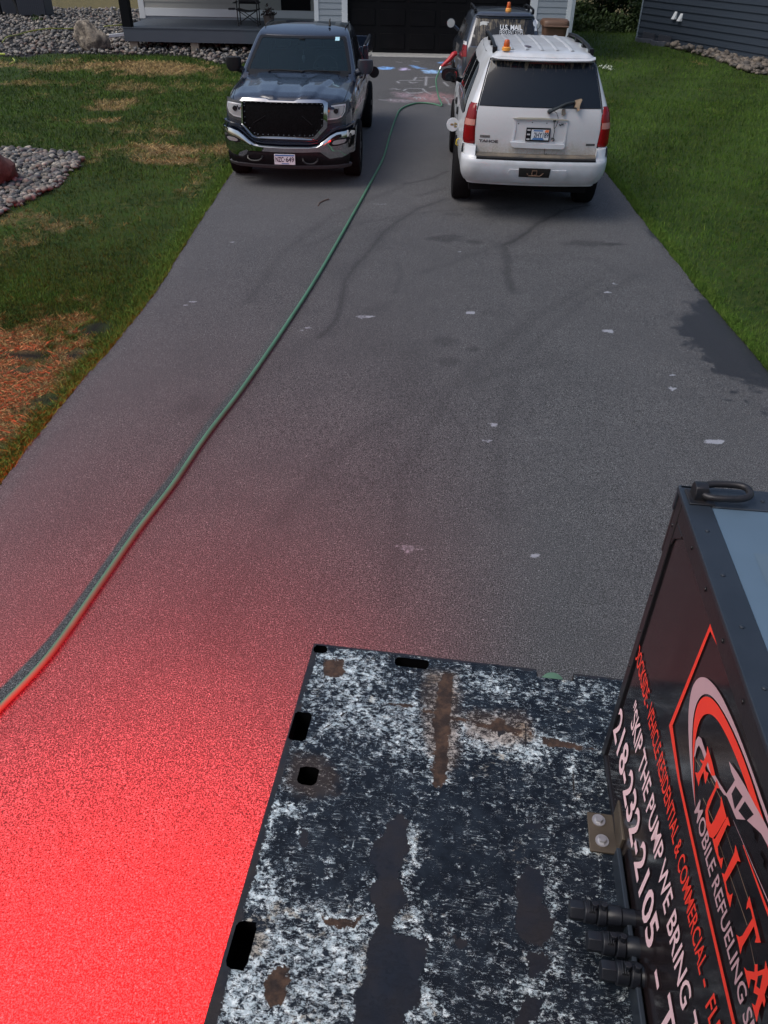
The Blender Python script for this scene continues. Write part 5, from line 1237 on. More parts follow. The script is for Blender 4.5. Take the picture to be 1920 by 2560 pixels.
# roof ribs and rails
ribs = []
for k in range(5):
    x = -.36+.18*k
    mb = MB(); mb.grid([[Vector((x+dx*(.9+.1*t), .62+t*1.75, 1.845+.022*(1-(.0+abs(t*2-1)*.8)**2)+dz)) for dx, dz in ((-.032, -.004), (-.02, .006), (0, .009), (.02, .006), (.032, -.004))] for t in [i/12 for i in range(13)]]); mb.build('roof_rib', WHT, sv)
for sg in (-1, 1):
    pts = [(sg*.565, .55, 1.835), (sg*.57, .62, 1.875), (sg*.572, .9, 1.893), (sg*.572, 1.4, 1.905), (sg*.572, 1.9, 1.900), (sg*.568, 2.35, 1.88), (sg*.56, 2.50, 1.84)]
    mb = MB(); mb.tube(pts, .021, 8)
    for y in (.60, 1.15, 1.75, 2.40): mb.box(sg*.57-.026, sg*.57+.026, y-.06, y+.06, 1.82, 1.89)
    mb.build('roof_rail', BLKP, sv, bevel=.004)
mb = MB(); q = Vector((-.18, .80, 1.868)); mb.prism([(0, 0), (-.012, .11), (.018, .17), (.055, .05), (.05, 0)], lambda u, v, h: q+Vector((u*1.2, v, h)), 0, .006); mb.build('tape_patch', M('worn_patch', (.10, .09, .12), .6), sv)
# tailgate skin, glass, lamps
def P9(pts, yl): return [c9(*p, yl) for p in pts]
gx0, gx1 = .735, .735
gate = [(-.72, .785), (.72, .785), (.735, .9), (.745, 1.0), (.742, 1.15), (.722, 1.31), (-.722, 1.31), (-.742, 1.15), (-.745, 1.0), (-.735, .9)]
mb = MB(); conform(mb, gate, nr, .006, .012, .07); gt = mb.build('tailgate', WDT, sv, smooth=50)
glassp = [(-.724, 1.318), (.724, 1.318), (.70, 1.42), (.665, 1.55), (.625, 1.70), (.605, 1.762), (-.605, 1.762), (-.625, 1.70), (-.665, 1.55), (-.70, 1.42)]
mt, nt, bs, vec = new_mat('dusty_glass')
st_ = nd_noise(nt, vec, 9, 5, .65, .3, ((4.5, 1, .7),)); zz_ = _n(nt, 'ShaderNodeSeparateXYZ'); nt.links.new(vec, zz_.inputs[0])
tf = nd_ramp(nt, zz_.outputs[2], 1.60, 1.76, 0, 1)
dm = nd_math(nt, 'MULTIPLY', nd_ramp(nt, nd_math(nt, 'ADD', st_, nd_math(nt, 'MULTIPLY', tf, .12)), .60, .72), nd_math(nt, 'ADD', nd_math(nt, 'MULTIPLY', tf, .55), .03))
dm = nd_math(nt, 'MULTIPLY', dm, nd_ramp(nt, nd_noise(nt, vec, 3, 3), .35, .6, .35, 1))
nt.links.new(nd_mix(nt, dm, (.008, .012, .018), (.26, .21, .14)), bs.inputs['Base Color'])
nt.links.new(nd_ramp(nt, dm, 0, .4, .06, .6), bs.inputs['Roughness']); bs.inputs['Specular IOR Level'].default_value = .4
DG = mt
mb = MB(); conform(mb, glassp, nr, .008, .014, .07); rg = mb.build('rear_window', DG, sv, smooth=50)
mb = MB(); mb.tube([nr(x, 1.3135, .006) for x in zrange(-.722, .722, 24)], .004, 4); mb.build('window_gap', BLKP, gt)
mb = MB(); mb.tube([nr(p[0], p[1], .002) for p in ([(-.742, .78)]+[(-.752, .9), (-.762, 1.0), (-.758, 1.15), (-.738, 1.31), (-.712, 1.42), (-.678, 1.55), (-.638, 1.70), (-.618, 1.775)]+[(x, 1.776) for x in zrange(-.55, .55, 10)]+[(.618, 1.775), (.638, 1.70), (.678, 1.55), (.712, 1.42), (.738, 1.31), (.758, 1.15), (.762, 1.0), (.752, .9), (.742, .78)])], .007, 5); mb.build('gate_gap', BLKP, gt)
# brake lamp under the spoiler lip
mb = MB(); L0, L1_ = -.165, .245; conform(mb, [(L0, 1.772), (L0+.015, 1.742), (L1_-.02, 1.738), (L1_, 1.765)], lambda x, z, o=0: nr(x, z, o+.02), .012, .03, .06); mb.build('brake_light', M('dim_red_lens', (.10, .02, .02), .3), sv)
mb = MB(); mb.grid([[nr(x, 1.80, .012)+Vector((0, dy, dz)) for x in zrange(-.60, .60, 24)] for dy, dz in ((.03, .012), (-.01, .006), (-.028, -.010), (-.018, -.026), (.03, -.028))]); mb.build('spoiler_lip', WHT, sv, smooth=60)
for sg in (-1, 1):
    o_side = sb.side(sg)
    def lampmap(u, z, off=0, sg=sg):      # u runs from the gate edge round the corner onto the flank
        A, xc = sb.near_x(z); x = .752-.012*abs(z-1.08)/.2+u
        if x < A-.012: return nr(sg*x, z, off)
        k = x-(A-.012); y = sb.near(sg*(A-.012), z).y+k*1.0
        return o_side(y, z, off)
    mb = MB(); rows = []
    for i in range(13):
        z = .895+(1.335-.895)*i/12; wd2 = interp([(0, .155), (.3, .19), (.55, .20), (1, .12)], i/12)
        rows.append([lampmap(wd2*j/10+(.012 if z > 1.25 else 0), z, .014 if 0 < j < 10 and 0 < i < 12 else .0) for j in range(11)])
    mb.grid(rows); tl = mb.build('tail_light', REDG, sv, smooth=60)
    mb = MB(); mb.grid([[lampmap(.01+.165*j/8, z, .0165) for j in range(9)] for z in zrange(1.10, 1.165, 3)]); mb.build('reversing_lens', M('pinkish_lens', (.42, .16, .13), .2, coat=.5), tl, smooth=60)
# rear bumper
rb = Shell([(.44, .84), (.52, .88), (.60, .90), (.68, .905), (.76, .905), (.80, .90), (.84, .895)], [(.44, .14), (.50, .075), (.56, .03), (.62, .0), (.70, -.012), (.745, -.010), (.765, .01), (.78, .03), (.84, .05)], [(.44, .72), (.84, .75)],
           r0=.21, r1=.02, bow0=.06, bow1=0, tap0=(.5, .0), tap1=(.3, 0.0))
mb = MB(); rb.mesh(mb, [.465, .49, .52, .55, .58, .62, .66, .70, .735, .755, .77, .782], dome=0); bm_ = mb.build('rear_bumper', WHT, sv, smooth=38)
for sg in (-1, 1):
    mb = MB(); rows = [[rb.near(sg*x, z-.02, .002) if k == 0 else rb.near(sg*x, .775, .0)+Vector((0, .012*k, z-.775)) for k, z in enumerate((.78, .79, .86, .885, .888))] for x in zrange(.735, .86, 8)]
    mb.grid(rows); mb.grid([[rb.side(sg)(y, .775, .001+.0*k)+Vector((-sg*.006*k, .0, dz)) for k, dz in enumerate((0, .06, .10, .112))] for y in zrange(.24, .72, 8)])
    mb.grid([[rb.near(sg*.735, .775)+Vector((0, a, b)) for a in (.0, .05, .12)] for b in (0, .05, .11)])
    q0 = [rb.near(sg*x, .775)+Vector((0, .048, .113)) for x in zrange(.735, .86, 8)]+[rb.side(sg)(y, .775, .001)+Vector((-sg*.018, 0, .112)) for y in zrange(.24, .72, 8)]
    q1 = [p+Vector((-sg*.02, .12, -.0)) for p in q0]
    mb.grid([q0, q1]); mb.build('bumper_corner', WHT, bm_, smooth=40)
mb = MB(); mb.grid([[rb.near(x, .77, 0)+Vector((0, dy, dz)) for x in zrange(-.72, .735, 20)] for dy, dz in ((-.022, -.016), (-.026, .006), (.0, .014), (.10, .0165))]); mb.build('step_pad', M('step_black', (.010, .011, .014), .5), bm_, smooth=40)
mb = MB(); mb.grid([[rb.near(x, .77, 0)+Vector((0, dy, dz)) for x in zrange(-.72, .735, 20)] for dy, dz in ((.0, .0165), (.006, .030), (.04, .040), (.11, .042))]); mb.build('sill_trim', M('dusty_sill', (.15, .125, .095), .7, var=(12, .8, (.06, .06, .06), 5)), bm_, smooth=40)
hp = [c2(*p, -.01) for p in [(788, 1392), (1050, 1402), (1036, 1475), (785, 1466)]]
mb = MB(); conform(mb, hp, rb.near, .016, .02, .05); hr = mb.build('hitch_recess', M('hitch_dark', (.010, .008, .007), .8), sv)
mb = MB(); cxh = sum(p[0] for p in hp)/4; czh = sum(p[1] for p in hp)/4
y0h = rb.near(cxh, czh, .018).y
mb.box(cxh-.032, cxh+.032, y0h-.012, y0h+.02, czh-.03, czh-.022); mb.box(cxh-.032, cxh+.032, y0h-.012, y0h+.02, czh+.022, czh+.03); mb.box(cxh-.032, cxh-.024, y0h-.012, y0h+.02, czh-.0215, czh+.0215); mb.box(cxh+.024, cxh+.032, y0h-.012, y0h+.02, czh-.0215, czh+.0215)
mb.tube([(cxh-.09, y0h-.008, czh-.005), (cxh-.07, y0h-.012, czh-.032), (cxh+.07, y0h-.012, czh-.034), (cxh+.11, y0h-.008, czh)], .006, 6); mb.build('hitch_receiver', M('rusty_steel', (.13, .075, .05), .8, var=(20, .7, (.05, .03, .02), 5)), hr)
# lower chamfered panels of the bumper
for pts in ([(-.80, .57), (-.42, .560), (-.36, .575), (-.34, .60), (-.80, .628)], [(.83, .57), (.50, .555), (.44, .57), (.42, .60), (.83, .628)]):
    pass
mb = MB(); conform(mb, [(-.30, .655), (-.325, .60), (-.30, .525), (-.26, .492), (.34, .488), (.385, .52), (.41, .60), (.39, .655)], rb.near, .010, .03, .05); mb.build('bumper_centre', WHT, bm_, smooth=50)
# plate recess, ledge, plate
nrg = lambda x, z, o=0: nr(x, z, o+.006)
rc_o = [c9(*p) for p in [(480, 445), (540, 437), (800, 440), (1060, 460), (1110, 470), (1075, 700), (1060, 745), (450, 715), (455, 690), (480, 560)]]
rc_i = [c9(*p) for p in [(510, 470), (550, 465), (800, 470), (1050, 488), (1085, 495), (1060, 690), (1045, 715), (480, 690), (482, 680), (505, 560)]]
mb = MB(); ringband(mb, rc_o, rc_i, nrg, .012, .02); mb.build('recess_surround', WHT, gt, smooth=30)
mb = MB(); conform(mb, rc_i, nrg, .002, .004, .08); mb.build('plate_recess', WDT, gt)
led = [c9(*p) for p in [(440, 708), (470, 706), (1060, 738), (1066, 748), (1050, 780), (1030, 790), (480, 768), (455, 752)]]
mb = MB(); conform(mb, led, nrg, .038, .04, .06); mb.build('pull_handle', WHT, gt, smooth=60, bevel=.004)
top_ = [c9(*p) for p in [(475, 440), (540, 430), (800, 433), (1080, 455), (1115, 468), (1060, 468), (800, 452), (540, 452)]]
mb = MB(); conform(mb, top_, nrg, .028, .03, .06); mb.build('recess_lip', M('dirty_cream', (.38, .36, .30), .6), gt, smooth=60)
pq = [c9(630, 552, .06), c9(912, 565, .06), c9(890, 722, .06), c9(618, 712, .06)]
ax0, ax1 = (pq[0][0]+pq[3][0])/2, (pq[1][0]+pq[2][0])/2; az0, az1 = (pq[2][1]+pq[3][1])/2, (pq[0][1]+pq[1][1])/2
py_ = nr((ax0+ax1)/2, (az0+az1)/2).y-.02
pff = lambda x, z, off=0: Vector((x, py_-off, z))
aw, ah = ax1-ax0, az1-az0
mb = MB(); mb.prism([(ax0, az0), (ax1, az0), (ax1, az1), (ax0, az1)], lambda u, v, h: pff(u, v, h), -.01, .004); pfm = mb.build('plate_frame', BLKP, gt, bevel=.002)
mb = MB(); mb.prism([(ax0+aw*.22, az0+ah*.13), (ax1-aw*.05, az0+ah*.13), (ax1-aw*.05, az1-ah*.12), (ax0+aw*.22, az1-ah*.12)], lambda u, v, h: pff(u, v, h), .0035, .006); mb.build('number_plate', PLW, pfm)
mb = MB(); mb.prism([(ax0+aw*.25, az0+ah*.14), (ax1-aw*.22, az0+ah*.14), (ax1-aw*.30, az0+ah*.30), (ax0+aw*.32, az0+ah*.27)], lambda u, v, h: pff(u, v, h), .006, .0068); mb.prism([(ax0+aw*.30, az1-ah*.25), (ax0+aw*.7, az1-ah*.25), (ax0+aw*.7, az1-ah*.15), (ax0+aw*.3, az1-ah*.15)], lambda u, v, h: pff(u, v, h), .006, .0068); mb.build('plate_band', PLB, pfm, smooth=0)
mb = MB(); mb.prism([(ax1-aw*.24, az1-ah*.30), (ax1-aw*.07, az1-ah*.32), (ax1-aw*.06, az1-ah*.13), (ax1-aw*.2, az1-ah*.13)], lambda u, v, h: pff(u, v, h), .006, .0068); mb.build('plate_tab', M('orange_tab', (.75, .20, .06), .5), pfm, smooth=0)
mb = MB(); text_on(mb, '2HY189', ax0+aw*.33, ax1-aw*.06, az0+ah*.30, az0+ah*.68, pff, .0072, .02); mb.build('plate_number', PLD, pfm, smooth=0)
mb = MB()
for zf in (.15, .5, .82): mb.prism([(ax0+aw*.04, az0+ah*(zf-.04)), (ax0+aw*.17, az0+ah*(zf-.04)), (ax0+aw*.17, az0+ah*(zf+.07)), (ax0+aw*.04, az0+ah*(zf+.07))], lambda u, v, h: pff(u, v, h), .004, .005)
mb.build('frame_mark', M('faded_print', (.45, .45, .47), .6), pfm, smooth=0)
# small things on the gate
mb = MB()
for p in ((537, 502), (695, 488), (862, 497)):
    q = nrg(*c9(*p), .003); mb.lathe([(.007, 0), (.001, .003)], q, (0, -1, 0), 8)
mb.build('screw_hole', BLKP, gt)
mb = MB(); mb.tube([nrg(*c9(*p), .012) for p in ((1000, 512), (1020, 522), (1030, 505), (1045, 515), (1048, 502))], .006, 6); mb.build('broken_clip', BLKP, gt)
arm = [nrg(*c9(890, 372), .035), nrg(*c9(960, 345), .05), nrg(*c9(1080, 302), .055), nrg(*c9(1180, 282), .05)]
mb = MB(); mb.tube(arm, .016, 8, rs=[.020, .017, .013, .010]); mb.lathe([(.026, -.03), (.026, .012), (.001, .02)], arm[0], (0, -1, .2), 14); wa = mb.build('rear_wiper', M('wiper_black', (.018, .026, .030), .5), gt)
TAN = M('dried_tan_plastic', (.32, .24, .16), .8, var=(30, .6, (.18, .13, .09), 4), bump=(40, .004))
mb = MB(); P = [c9(*p, .16) for p in [(1170, 265), (1245, 248), (1258, 262), (1235, 300), (1222, 330), (1222, 365), (1200, 370), (1195, 335), (1170, 325), (1185, 295)]]
conform(mb, P, nrg, .062, .035, .03); mb.build('wiper_stub', TAN, wa)
mb = MB(); P = [c9(*p, .13) for p in [(1035, 345), (1070, 342), (1072, 400), (1055, 412), (1030, 400)]]; conform(mb, P, nrg, .03, .03, .03); mb.build('latch_cover', M('grey_latch', (.12, .11, .09), .7), gt)
mb = MB(); mb.tube([nrg(*c9(*p), .02) for p in ((940, 365), (972, 385), (988, 430), (985, 480), (965, 530), (940, 560))], .003, 5); mb.tube([nrg(*c9(*p), .016) for p in ((945, 470), (940, 540), (945, 590), (935, 640), (925, 690))], .004, 5)
mb.tube([nrg(*c9(*p), .02) for p in ((905, 690), (915, 660), (935, 668), (945, 685), (925, 700))], .006, 5); mb.box(*[v for v in (nrg(*c9(935, 465), .01).x, nrg(*c9(968, 465), .01).x)], nrg(*c9(950, 465), .02).y, nrg(*c9(950, 465), .0).y, c9(950, 475)[1], c9(950, 455)[1]); mb.build('loose_wire', BLKP, gt)
mb = MB(); mb.tube([nrg(*c9(*p), .006) for p in ((833, 775), (835, 820), (832, 850), (855, 855), (858, 840))], .0035, 5); mb.build('hanging_clip', M('clip_dark', (.10, .10, .09), .7), gt)
# badges
BDG = M('badge_grey', (.10, .10, .105), .4, .4)
mb = MB(); mp_ = lambda x, z, o=0: nr(x, z, o+.006)
a0 = c9(82, 690); a1 = c9(298, 722); text_on(mb, 'TAHOE', a0[0], a1[0], a1[1]-.004, a0[1]+.002, mp_, .003, .05); mb.build('badge', BDG, gt, smooth=0)
a0 = c9(95, 635); a1 = c9(208, 670)
mb = MB(); conform(mb, [(a0[0], a1[1]), (a1[0], a1[1]), (a1[0], a0[1]), (a0[0], a0[1])], mp_, .003, .003, .05); lsb = mb.build('badge', M('badge_dull', (.20, .195, .19), .5), gt)
mb = MB(); text_on(mb, '1500', a0[0]+.006, a1[0]-.006, a1[1]+.006, a0[1]-.006, mp_, .005, .03); mb.build('badge_digits', BDG, lsb, smooth=0)
a0 = c9(1316, 740); a1 = c9(1416, 768)
mb = MB(); conform(mb, [(a0[0], a1[1]), (a1[0], a1[1]), (a1[0], a0[1]), (a0[0], a0[1])], mp_, .003, .003, .05); mb.build('badge', BDG, gt)
# flanks: side windows with white pillars between, seams, handles
for sg in (-1, 1):
    for poly in ([(.52, 1.19), (.66, 1.15), (1.42, 1.15), (1.42, 1.665), (.98, 1.67), (.80, 1.60)], [(1.50, 1.15), (2.16, 1.15), (2.16, 1.67), (1.50, 1.67)], [(2.24, 1.15), (3.20, 1.16), (2.90, 1.48), (2.66, 1.66), (2.24, 1.67)]):
        mb = MB(); conform(mb, poly, sb.side(sg), .004, .006, .12); mb.build('side_window', DKG, sv, smooth=50)
    for y in (1.62, 2.40):
        mb = MB(); mb.lathe([(.001, 0), (.045, 0), (.05, .006), (.04, .02), (.001, .024)], sb.side(sg)(y, 1.02, .0), (sg, 0, 0), 16); mb.build('door_handle', BLKP, sv)
    for y in (1.46, 2.20, 3.25): mb = MB(); mb.tube([sb.side(sg)(y, z, .0015) for z in (.52, .7, .85, 1.0, 1.12)], .005, 4); mb.build('door_gap', BLKP, sv)
    mb = MB(); mb.tube([sb.side(sg)(y, z, -.002) for y, z in ((.42, 1.80), (1.0, 1.80), (1.6, 1.805), (2.3, 1.80))], .006, 4); mb.build('roof_seam', BLKP, sv)
    mb = MB(); cm = Vector((sg*1.045, 3.12, 1.26)); rr_ = []
    for i in range(7):
        t = i/6; yy = -.055+.11*t; s_ = math.sqrt(max(.0, 1-((t-.35)/.75)**2)) if t > 0 else .98
        rr_.append([cm+Vector((.125*s_*math.copysign(abs(math.cos(u))**.7, math.cos(u)), yy, .088*s_*math.copysign(abs(math.sin(u))**.7, math.sin(u)))) for u in [2*math.pi*k/24 for k in range(24)]])
    vs = [p for r in rr_ for p in r]; n = 24
    mb.add(vs, [(i*n+k, i*n+(k+1) % n, (i+1)*n+(k+1) % n, (i+1)*n+k) for i in range(6) for k in range(n)]+[tuple(range(n)), tuple(6*n+k for k in range(n))])
    mb.tube([cm+Vector((-sg*.06, .02, -.03)), Vector((sg*.86, 3.2, 1.17))], .035, 8); mi = mb.build('side_mirror', BLKP, sv)
    mb = MB(); mb.prism([(.105*math.copysign(abs(math.cos(u))**.7, math.cos(u)), .072*math.copysign(abs(math.sin(u))**.7, math.sin(u))) for u in [2*math.pi*k/24 for k in range(24)]], lambda u, v, h: cm+Vector((u, -.056-h, v)), 0, .003); mb.build('mirror_glass', DKG, mi)
# open fuel door
mb = MB(); fc0 = sb.side(-1)(1.02, .93, 0); dc = Vector((fc0.x-.072, .99, .955)); mb.lathe([(.001, 0), (.078, 0), (.082, .006), (.078, .012), (.001, .012)], dc, (0, -1, .05), 28); fd = mb.build('fuel_door', WHT, sv)
mb = MB(); mb.tube([fc0+Vector((.05, .0, .016)), dc+Vector((.02, -.015, .016))], .014, 8); mb.tube([fc0+Vector((.05, 0, -.016)), dc+Vector((.02, -.015, -.016))], .014, 8); mb.box(dc.x-.03, dc.x+.01, dc.y-.016, dc.y-.013, dc.z-.008, dc.z+.014); mb.build('hinge', M('brass_dull', (.30, .22, .10), .45, .6), fd)
mb = MB(); s0_ = sb.side(-1)(.72, .80, 0); mb.tube([s0_+Vector((-.0, 0, .04)), s0_+Vector((-.03, -.02, .03)), s0_+Vector((-.035, -.02, -.02)), s0_+Vector((-.01, 0, -.04))], .009, 6); mb.build('cap_tether', M('tether_yellow', (.55, .40, .05), .6), sv)
mb = MB(); q = rb.side(-1)(.45, .70, .004); conform(mb, [(.30, .60), (.66, .60), (.66, .79), (.30, .80)], rb.side(-1), .004, .004, .08)
bq = W_.w(*(Vector(c2(685, 425, .35)).x, .40, 1.855))
beacon('beacon', W_.w(c2(685, 425, .40)[0], .46, 1.858), -W_.a, .92, .86, 'amber warning beacon on the roof of the white SUV')

# ---------------------------------------------------------------- dark mail SUV in front of it
K = Veh(2.24, 18.2, 1.2)
ms = empty('suv', K.o, -K.a, label='dark grey SUV with mail lettering on its rear window, in front of the garage', cat='SUV')
GRY = M('charcoal_paint', (.045, .055, .075), .28, .4, coat=.8, var=(3, .4, (.06, .07, .09), 5))
DRT = M('charcoal_dusty', (.060, .058, .058), .6, .1, var=(6, .7, (.12, .11, .10), 6))
c7 = lambda x, y, yl=.3: K.xz(1100+x/5.184, y/5.184, yl)
ks = Shell([(.38, .80), (.55, .875), (.8, .885), (1.0, .875), (1.12, .845), (1.30, .79), (1.50, .725), (1.60, .69), (1.66, .64), (1.69, .59)],
           [(.38, .12), (.6, .02), (.9, .04), (1.08, .08), (1.2, .14), (1.5, .34), (1.60, .42), (1.63, .37), (1.66, .39), (1.69, .46)],
           [(.38, 4.35), (.8, 4.5), (.95, 4.4), (1.02, 3.6), (1.08, 3.35), (1.6, 2.5), (1.69, 2.2)], r0=.14, r1=.2, bow0=.09, bow1=.1, tap0=(.9, .06), tap1=(.9, .06))
mb = MB(); ks.mesh(mb, [.38, .5, .6, .7, .8, .9, 1.0, 1.06, 1.12, 1.2, 1.28, 1.36, 1.44, 1.52, 1.59, 1.615, 1.64, 1.665, 1.69], dome=.035)
b3 = mb.build('body', GRY, ms, smooth=38)
pieces_cut(b3, [cyl_obj(sg*.55, sg*1.2, y, .36, .41) for sg in (-1, 1) for y in (.95, 3.6)])
mb = MB(); mb.box(-.7, .7, .4, 4.1, .22, .45); mb.build('underbody', RUB, ms)
for sg in (-1, 1):
    for y in (.95, 3.6): wheel_on(ms, sg*.77, y, .345, .22, sg)
gp_ = [(-.665, 1.13), (.665, 1.13), (.645, 1.25), (.60, 1.42), (.575, 1.565), (.555, 1.585), (-.555, 1.585), (-.575, 1.565), (-.60, 1.42), (-.645, 1.25)]
mt, nt, bs, vec = new_mat('mail_glass')
st_ = nd_noise(nt, vec, 8, 5, .65, .2, ((4, 1, .5),)); sx_ = _n(nt, 'ShaderNodeSeparateXYZ'); nt.links.new(vec, sx_.inputs[0])
fan = nd_math(nt, 'SUBTRACT', nd_math(nt, 'POWER', nd_math(nt, 'ADD', nd_math(nt, 'POWER', nd_math(nt, 'ADD', sx_.outputs[0], -.02), 2), nd_math(nt, 'POWER', nd_math(nt, 'MULTIPLY', nd_math(nt, 'ADD', sx_.outputs[2], -1.12), 1.15), 2)), .5), .42)
fa_ = nd_ramp(nt, fan, -.01, .01)
dm = nd_math(nt, 'MULTIPLY', nd_math(nt, 'MULTIPLY', nd_ramp(nt, st_, .42, .66), fa_), nd_ramp(nt, nd_math(nt, 'ABSOLUTE', nd_math(nt, 'ADD', sx_.outputs[0], .05)), .38, .56, .75, .03))
nt.links.new(nd_mix(nt, dm, (.007, .009, .012), (.22, .18, .12)), bs.inputs['Base Color']); nt.links.new(nd_ramp(nt, dm, 0, .4, .08, .6), bs.inputs['Roughness'])
mb = MB(); conform(mb, gp_, ks.near, .006, .012, .07); kw = mb.build('rear_window', mt, ms, smooth=50)
mb = MB(); conform(mb, [(-.70, .62), (.70, .62), (.74, .9), (.70, 1.10), (-.70, 1.10), (-.74, .9)], ks.near, .004, .012, .1); mb.build('tailgate', DRT, ms, smooth=50)
LW = M('white_vinyl', (.62, .65, .68), .5)
g7 = lambda pts: [c7(*p) for p in pts]
a, b_ = c7(775, 388, .30), c7(1072, 330, .30)
mb = MB(); text_on(mb, 'U.S. MAIL', a[0], b_[0], a[1], b_[1], ks.near, .009, .03); mb.build('lettering', LW, kw, smooth=0)
a, b_ = c7(770, 448, .25), c7(1078, 402, .25)
mb = MB(); text_on(mb, 'FREQUENT STOPS', a[0], b_[0], a[1], b_[1], ks.near, .009, .0); mb.build('lettering', LW, kw, smooth=0)
mb = MB(); q = c7(1247, 310, .32); P = [(q[0]+.055*math.cos(t), q[1]+.060*math.sin(t)) for t in [2*math.pi*k/16 for k in range(16)]]; conform(mb, P, ks.near, .009, .002, .05)
conform(mb, [(q[0]-.02, q[1]-.13), (q[0]+.03, q[1]-.13), (q[0]+.035, q[1]-.04), (q[0]-.01, q[1]-.04)], ks.near, .0095, .002, .05); mb.build('decal', LW, kw, smooth=0)
mb = MB(); P = g7([(520, 330), (528, 295), (560, 285), (640, 292), (640, 300), (600, 305), (620, 312), (610, 335), (560, 325), (520, 342)]); conform(mb, P, ks.near, .009, .002, .05); mb.build('decal', M('decal_grey', (.38, .40, .40), .5), kw, smooth=0)
mb = MB(); mb.tube([ks.near(x, 1.60, .01) for x in zrange(-.56, .56, 12)], .014, 6); mb.build('rear_spoiler', GRY, ms)
for sg in (-1, 1):
    def lm(u, z, off=0, sg=sg):
        A, xc = ks.near_x(z); x = .70+u
        if x < A-.02: return ks.near(sg*x, z, off)
        return ks.side(sg)(ks.near(sg*(A-.02), z).y+(x-A+.02), z, off)
    mb = MB(); mb.grid([[lm((.04+.24*j/8), z, .012) for j in range(9)] for z in zrange(.93, 1.13, 6)]); t2 = mb.build('tail_light', REDG, ms, smooth=60)
    mb = MB(); mb.grid([[lm((.04+.24*j/8), z, .014) for j in range(9)] for z in zrange(1.13, 1.185, 3)]+[[lm((.06+.20*j/8), 1.19, -.002) for j in range(9)]]); mb.build('clear_lens', M('lens_white', (.62, .62, .64), .2, coat=.6), t2, smooth=60)
    for poly in ([(.62, 1.18), (1.15, 1.16), (1.15, 1.47), (.80, 1.45)], [(1.24, 1.16), (1.95, 1.15), (1.95, 1.49), (1.24, 1.48)], [(2.05, 1.15), (2.90, 1.13), (2.40, 1.47), (2.05, 1.49)]):
        mb = MB(); conform(mb, poly, ks.side(sg), .004, .006, .12); mb.build('side_window', M('dusty_side_glass', (.015, .016, .018), .2, var=(4, .7, (.08, .08, .078), 6)), ms, smooth=50)
    mb = MB(); mb.tube([(sg*.585, .60, 1.69), (sg*.60, .70, 1.735), (sg*.60, 1.4, 1.75), (sg*.60, 2.0, 1.74), (sg*.575, 2.2, 1.69)], .022, 7)
    for y in (.66, 1.4, 2.1): mb.box(sg*.59-.022, sg*.59+.022, y-.05, y+.05, 1.66, 1.735)
    mb.build('roof_rail', BLKP, ms)
    mb = MB(); mc = Vector((sg*.985, 2.95, 1.30)); mb.lathe([(.001, -.04), (.06, -.035), (.095, 0), (.10, .04), (.001, .045)], mc, (0, -1, 0), 20); mb.tube([mc, (sg*.80, 3.0, 1.16)], .035, 7); m3 = mb.build('side_mirror', GRY, ms)
    mb = MB(); mb.lathe([(.088, .046), (.001, .048)], mc, (0, -1, 0), 20); mb.build('mirror_glass', M('mirror_pale_reflection', (.42, .45, .45), .35), m3)  # pale reflection painted as the mirror's own diffuse colour
mb = MB(); mb.box(-.86, .86, -.03, .4, .42, .60); mb.build('rear_bumper', DRT, ms, bevel=.06)
mb = MB(); conform(mb, [(.95, .62), (1.95, .55), (1.95, 1.02), (.95, 1.06)], ks.side(-1), .003, .004, .12); mb.build('rear_door', DRT, ms, smooth=50)
q = c7(887, 185, .5)
beacon('beacon', K.w(c7(887, 185, .55)[0], .62, 1.70), -K.a, 1.05, 1.25, 'amber warning beacon on the roof of the dark mail SUV')
# ================================================================ hose, house, yard
HG = M('hose_green', (.065, .205, .12), .5, var=(4, .6, (.05, .14, .085), 5))
hose_px = [(-60, 1850), (0, 1785), (98, 1682), (163, 1600), (260, 1460), (347, 1335), (434, 1221), (515, 1101), (613, 971), (716, 820), (799, 689), (883, 541), (930, 455), (958, 400), (974, 345), (988, 303), (1003, 276), (1040, 262), (1080, 263), (1104, 268)]
hr = .0165
pts = [Vector((G(*p).x, G(*p).y, hr+.014)) for p in hose_px]
def crom(P, n=8):
    out = []
    for i in range(len(P)-1):
        a, b, c_, d_ = P[max(i-1, 0)], P[i], P[i+1], P[min(i+2, len(P)-1)]
        for k in range(n):
            t = k/n; out.append(.5*((2*b)+(c_-a)*t+(2*a-5*b+4*c_-d_)*t*t+(3*b-a-3*c_+d_)*t**3))
    return out+[P[-1]]
nzl_tip = K.w(-.90, .55+.30, .98)
last = pts[-1]; yv = nzl_tip.y
def atdist(px, py, y): d = ray(px, py); return EYE+d*(y/d.y)
pts += [atdist(1096, 240, 18.6), atdist(1090, 205, 18.75), atdist(1093, 190, 18.85), atdist(1103, 167, 18.95)]
mb = MB(); P = crom([Vector(p) for p in pts])
mb.tube(P, hr, 10)
hose = mb.build('fuel_hose', HG, label='long green fuel hose running up the driveway to the dark mail SUV', cat='hose', smooth=60)
nz = empty('fuel_nozzle', P[-1], 0, label='red fuel nozzle in the filler of the dark mail SUV', cat='fuel nozzle')
REDP = M('nozzle_red', (.50, .015, .025), .4, var=(20, .3, (.35, .01, .015), 3)); ALU = M('aluminium', (.55, .56, .58), .35, .8)
L = lambda v: v-P[-1]
n0 = P[-1]; n1 = atdist(1122, 150, 19.0); n2 = atdist(1134, 136, 19.05); n3 = atdist(1140, 133, 19.1); fill = K.w(-.885, .82, .99)
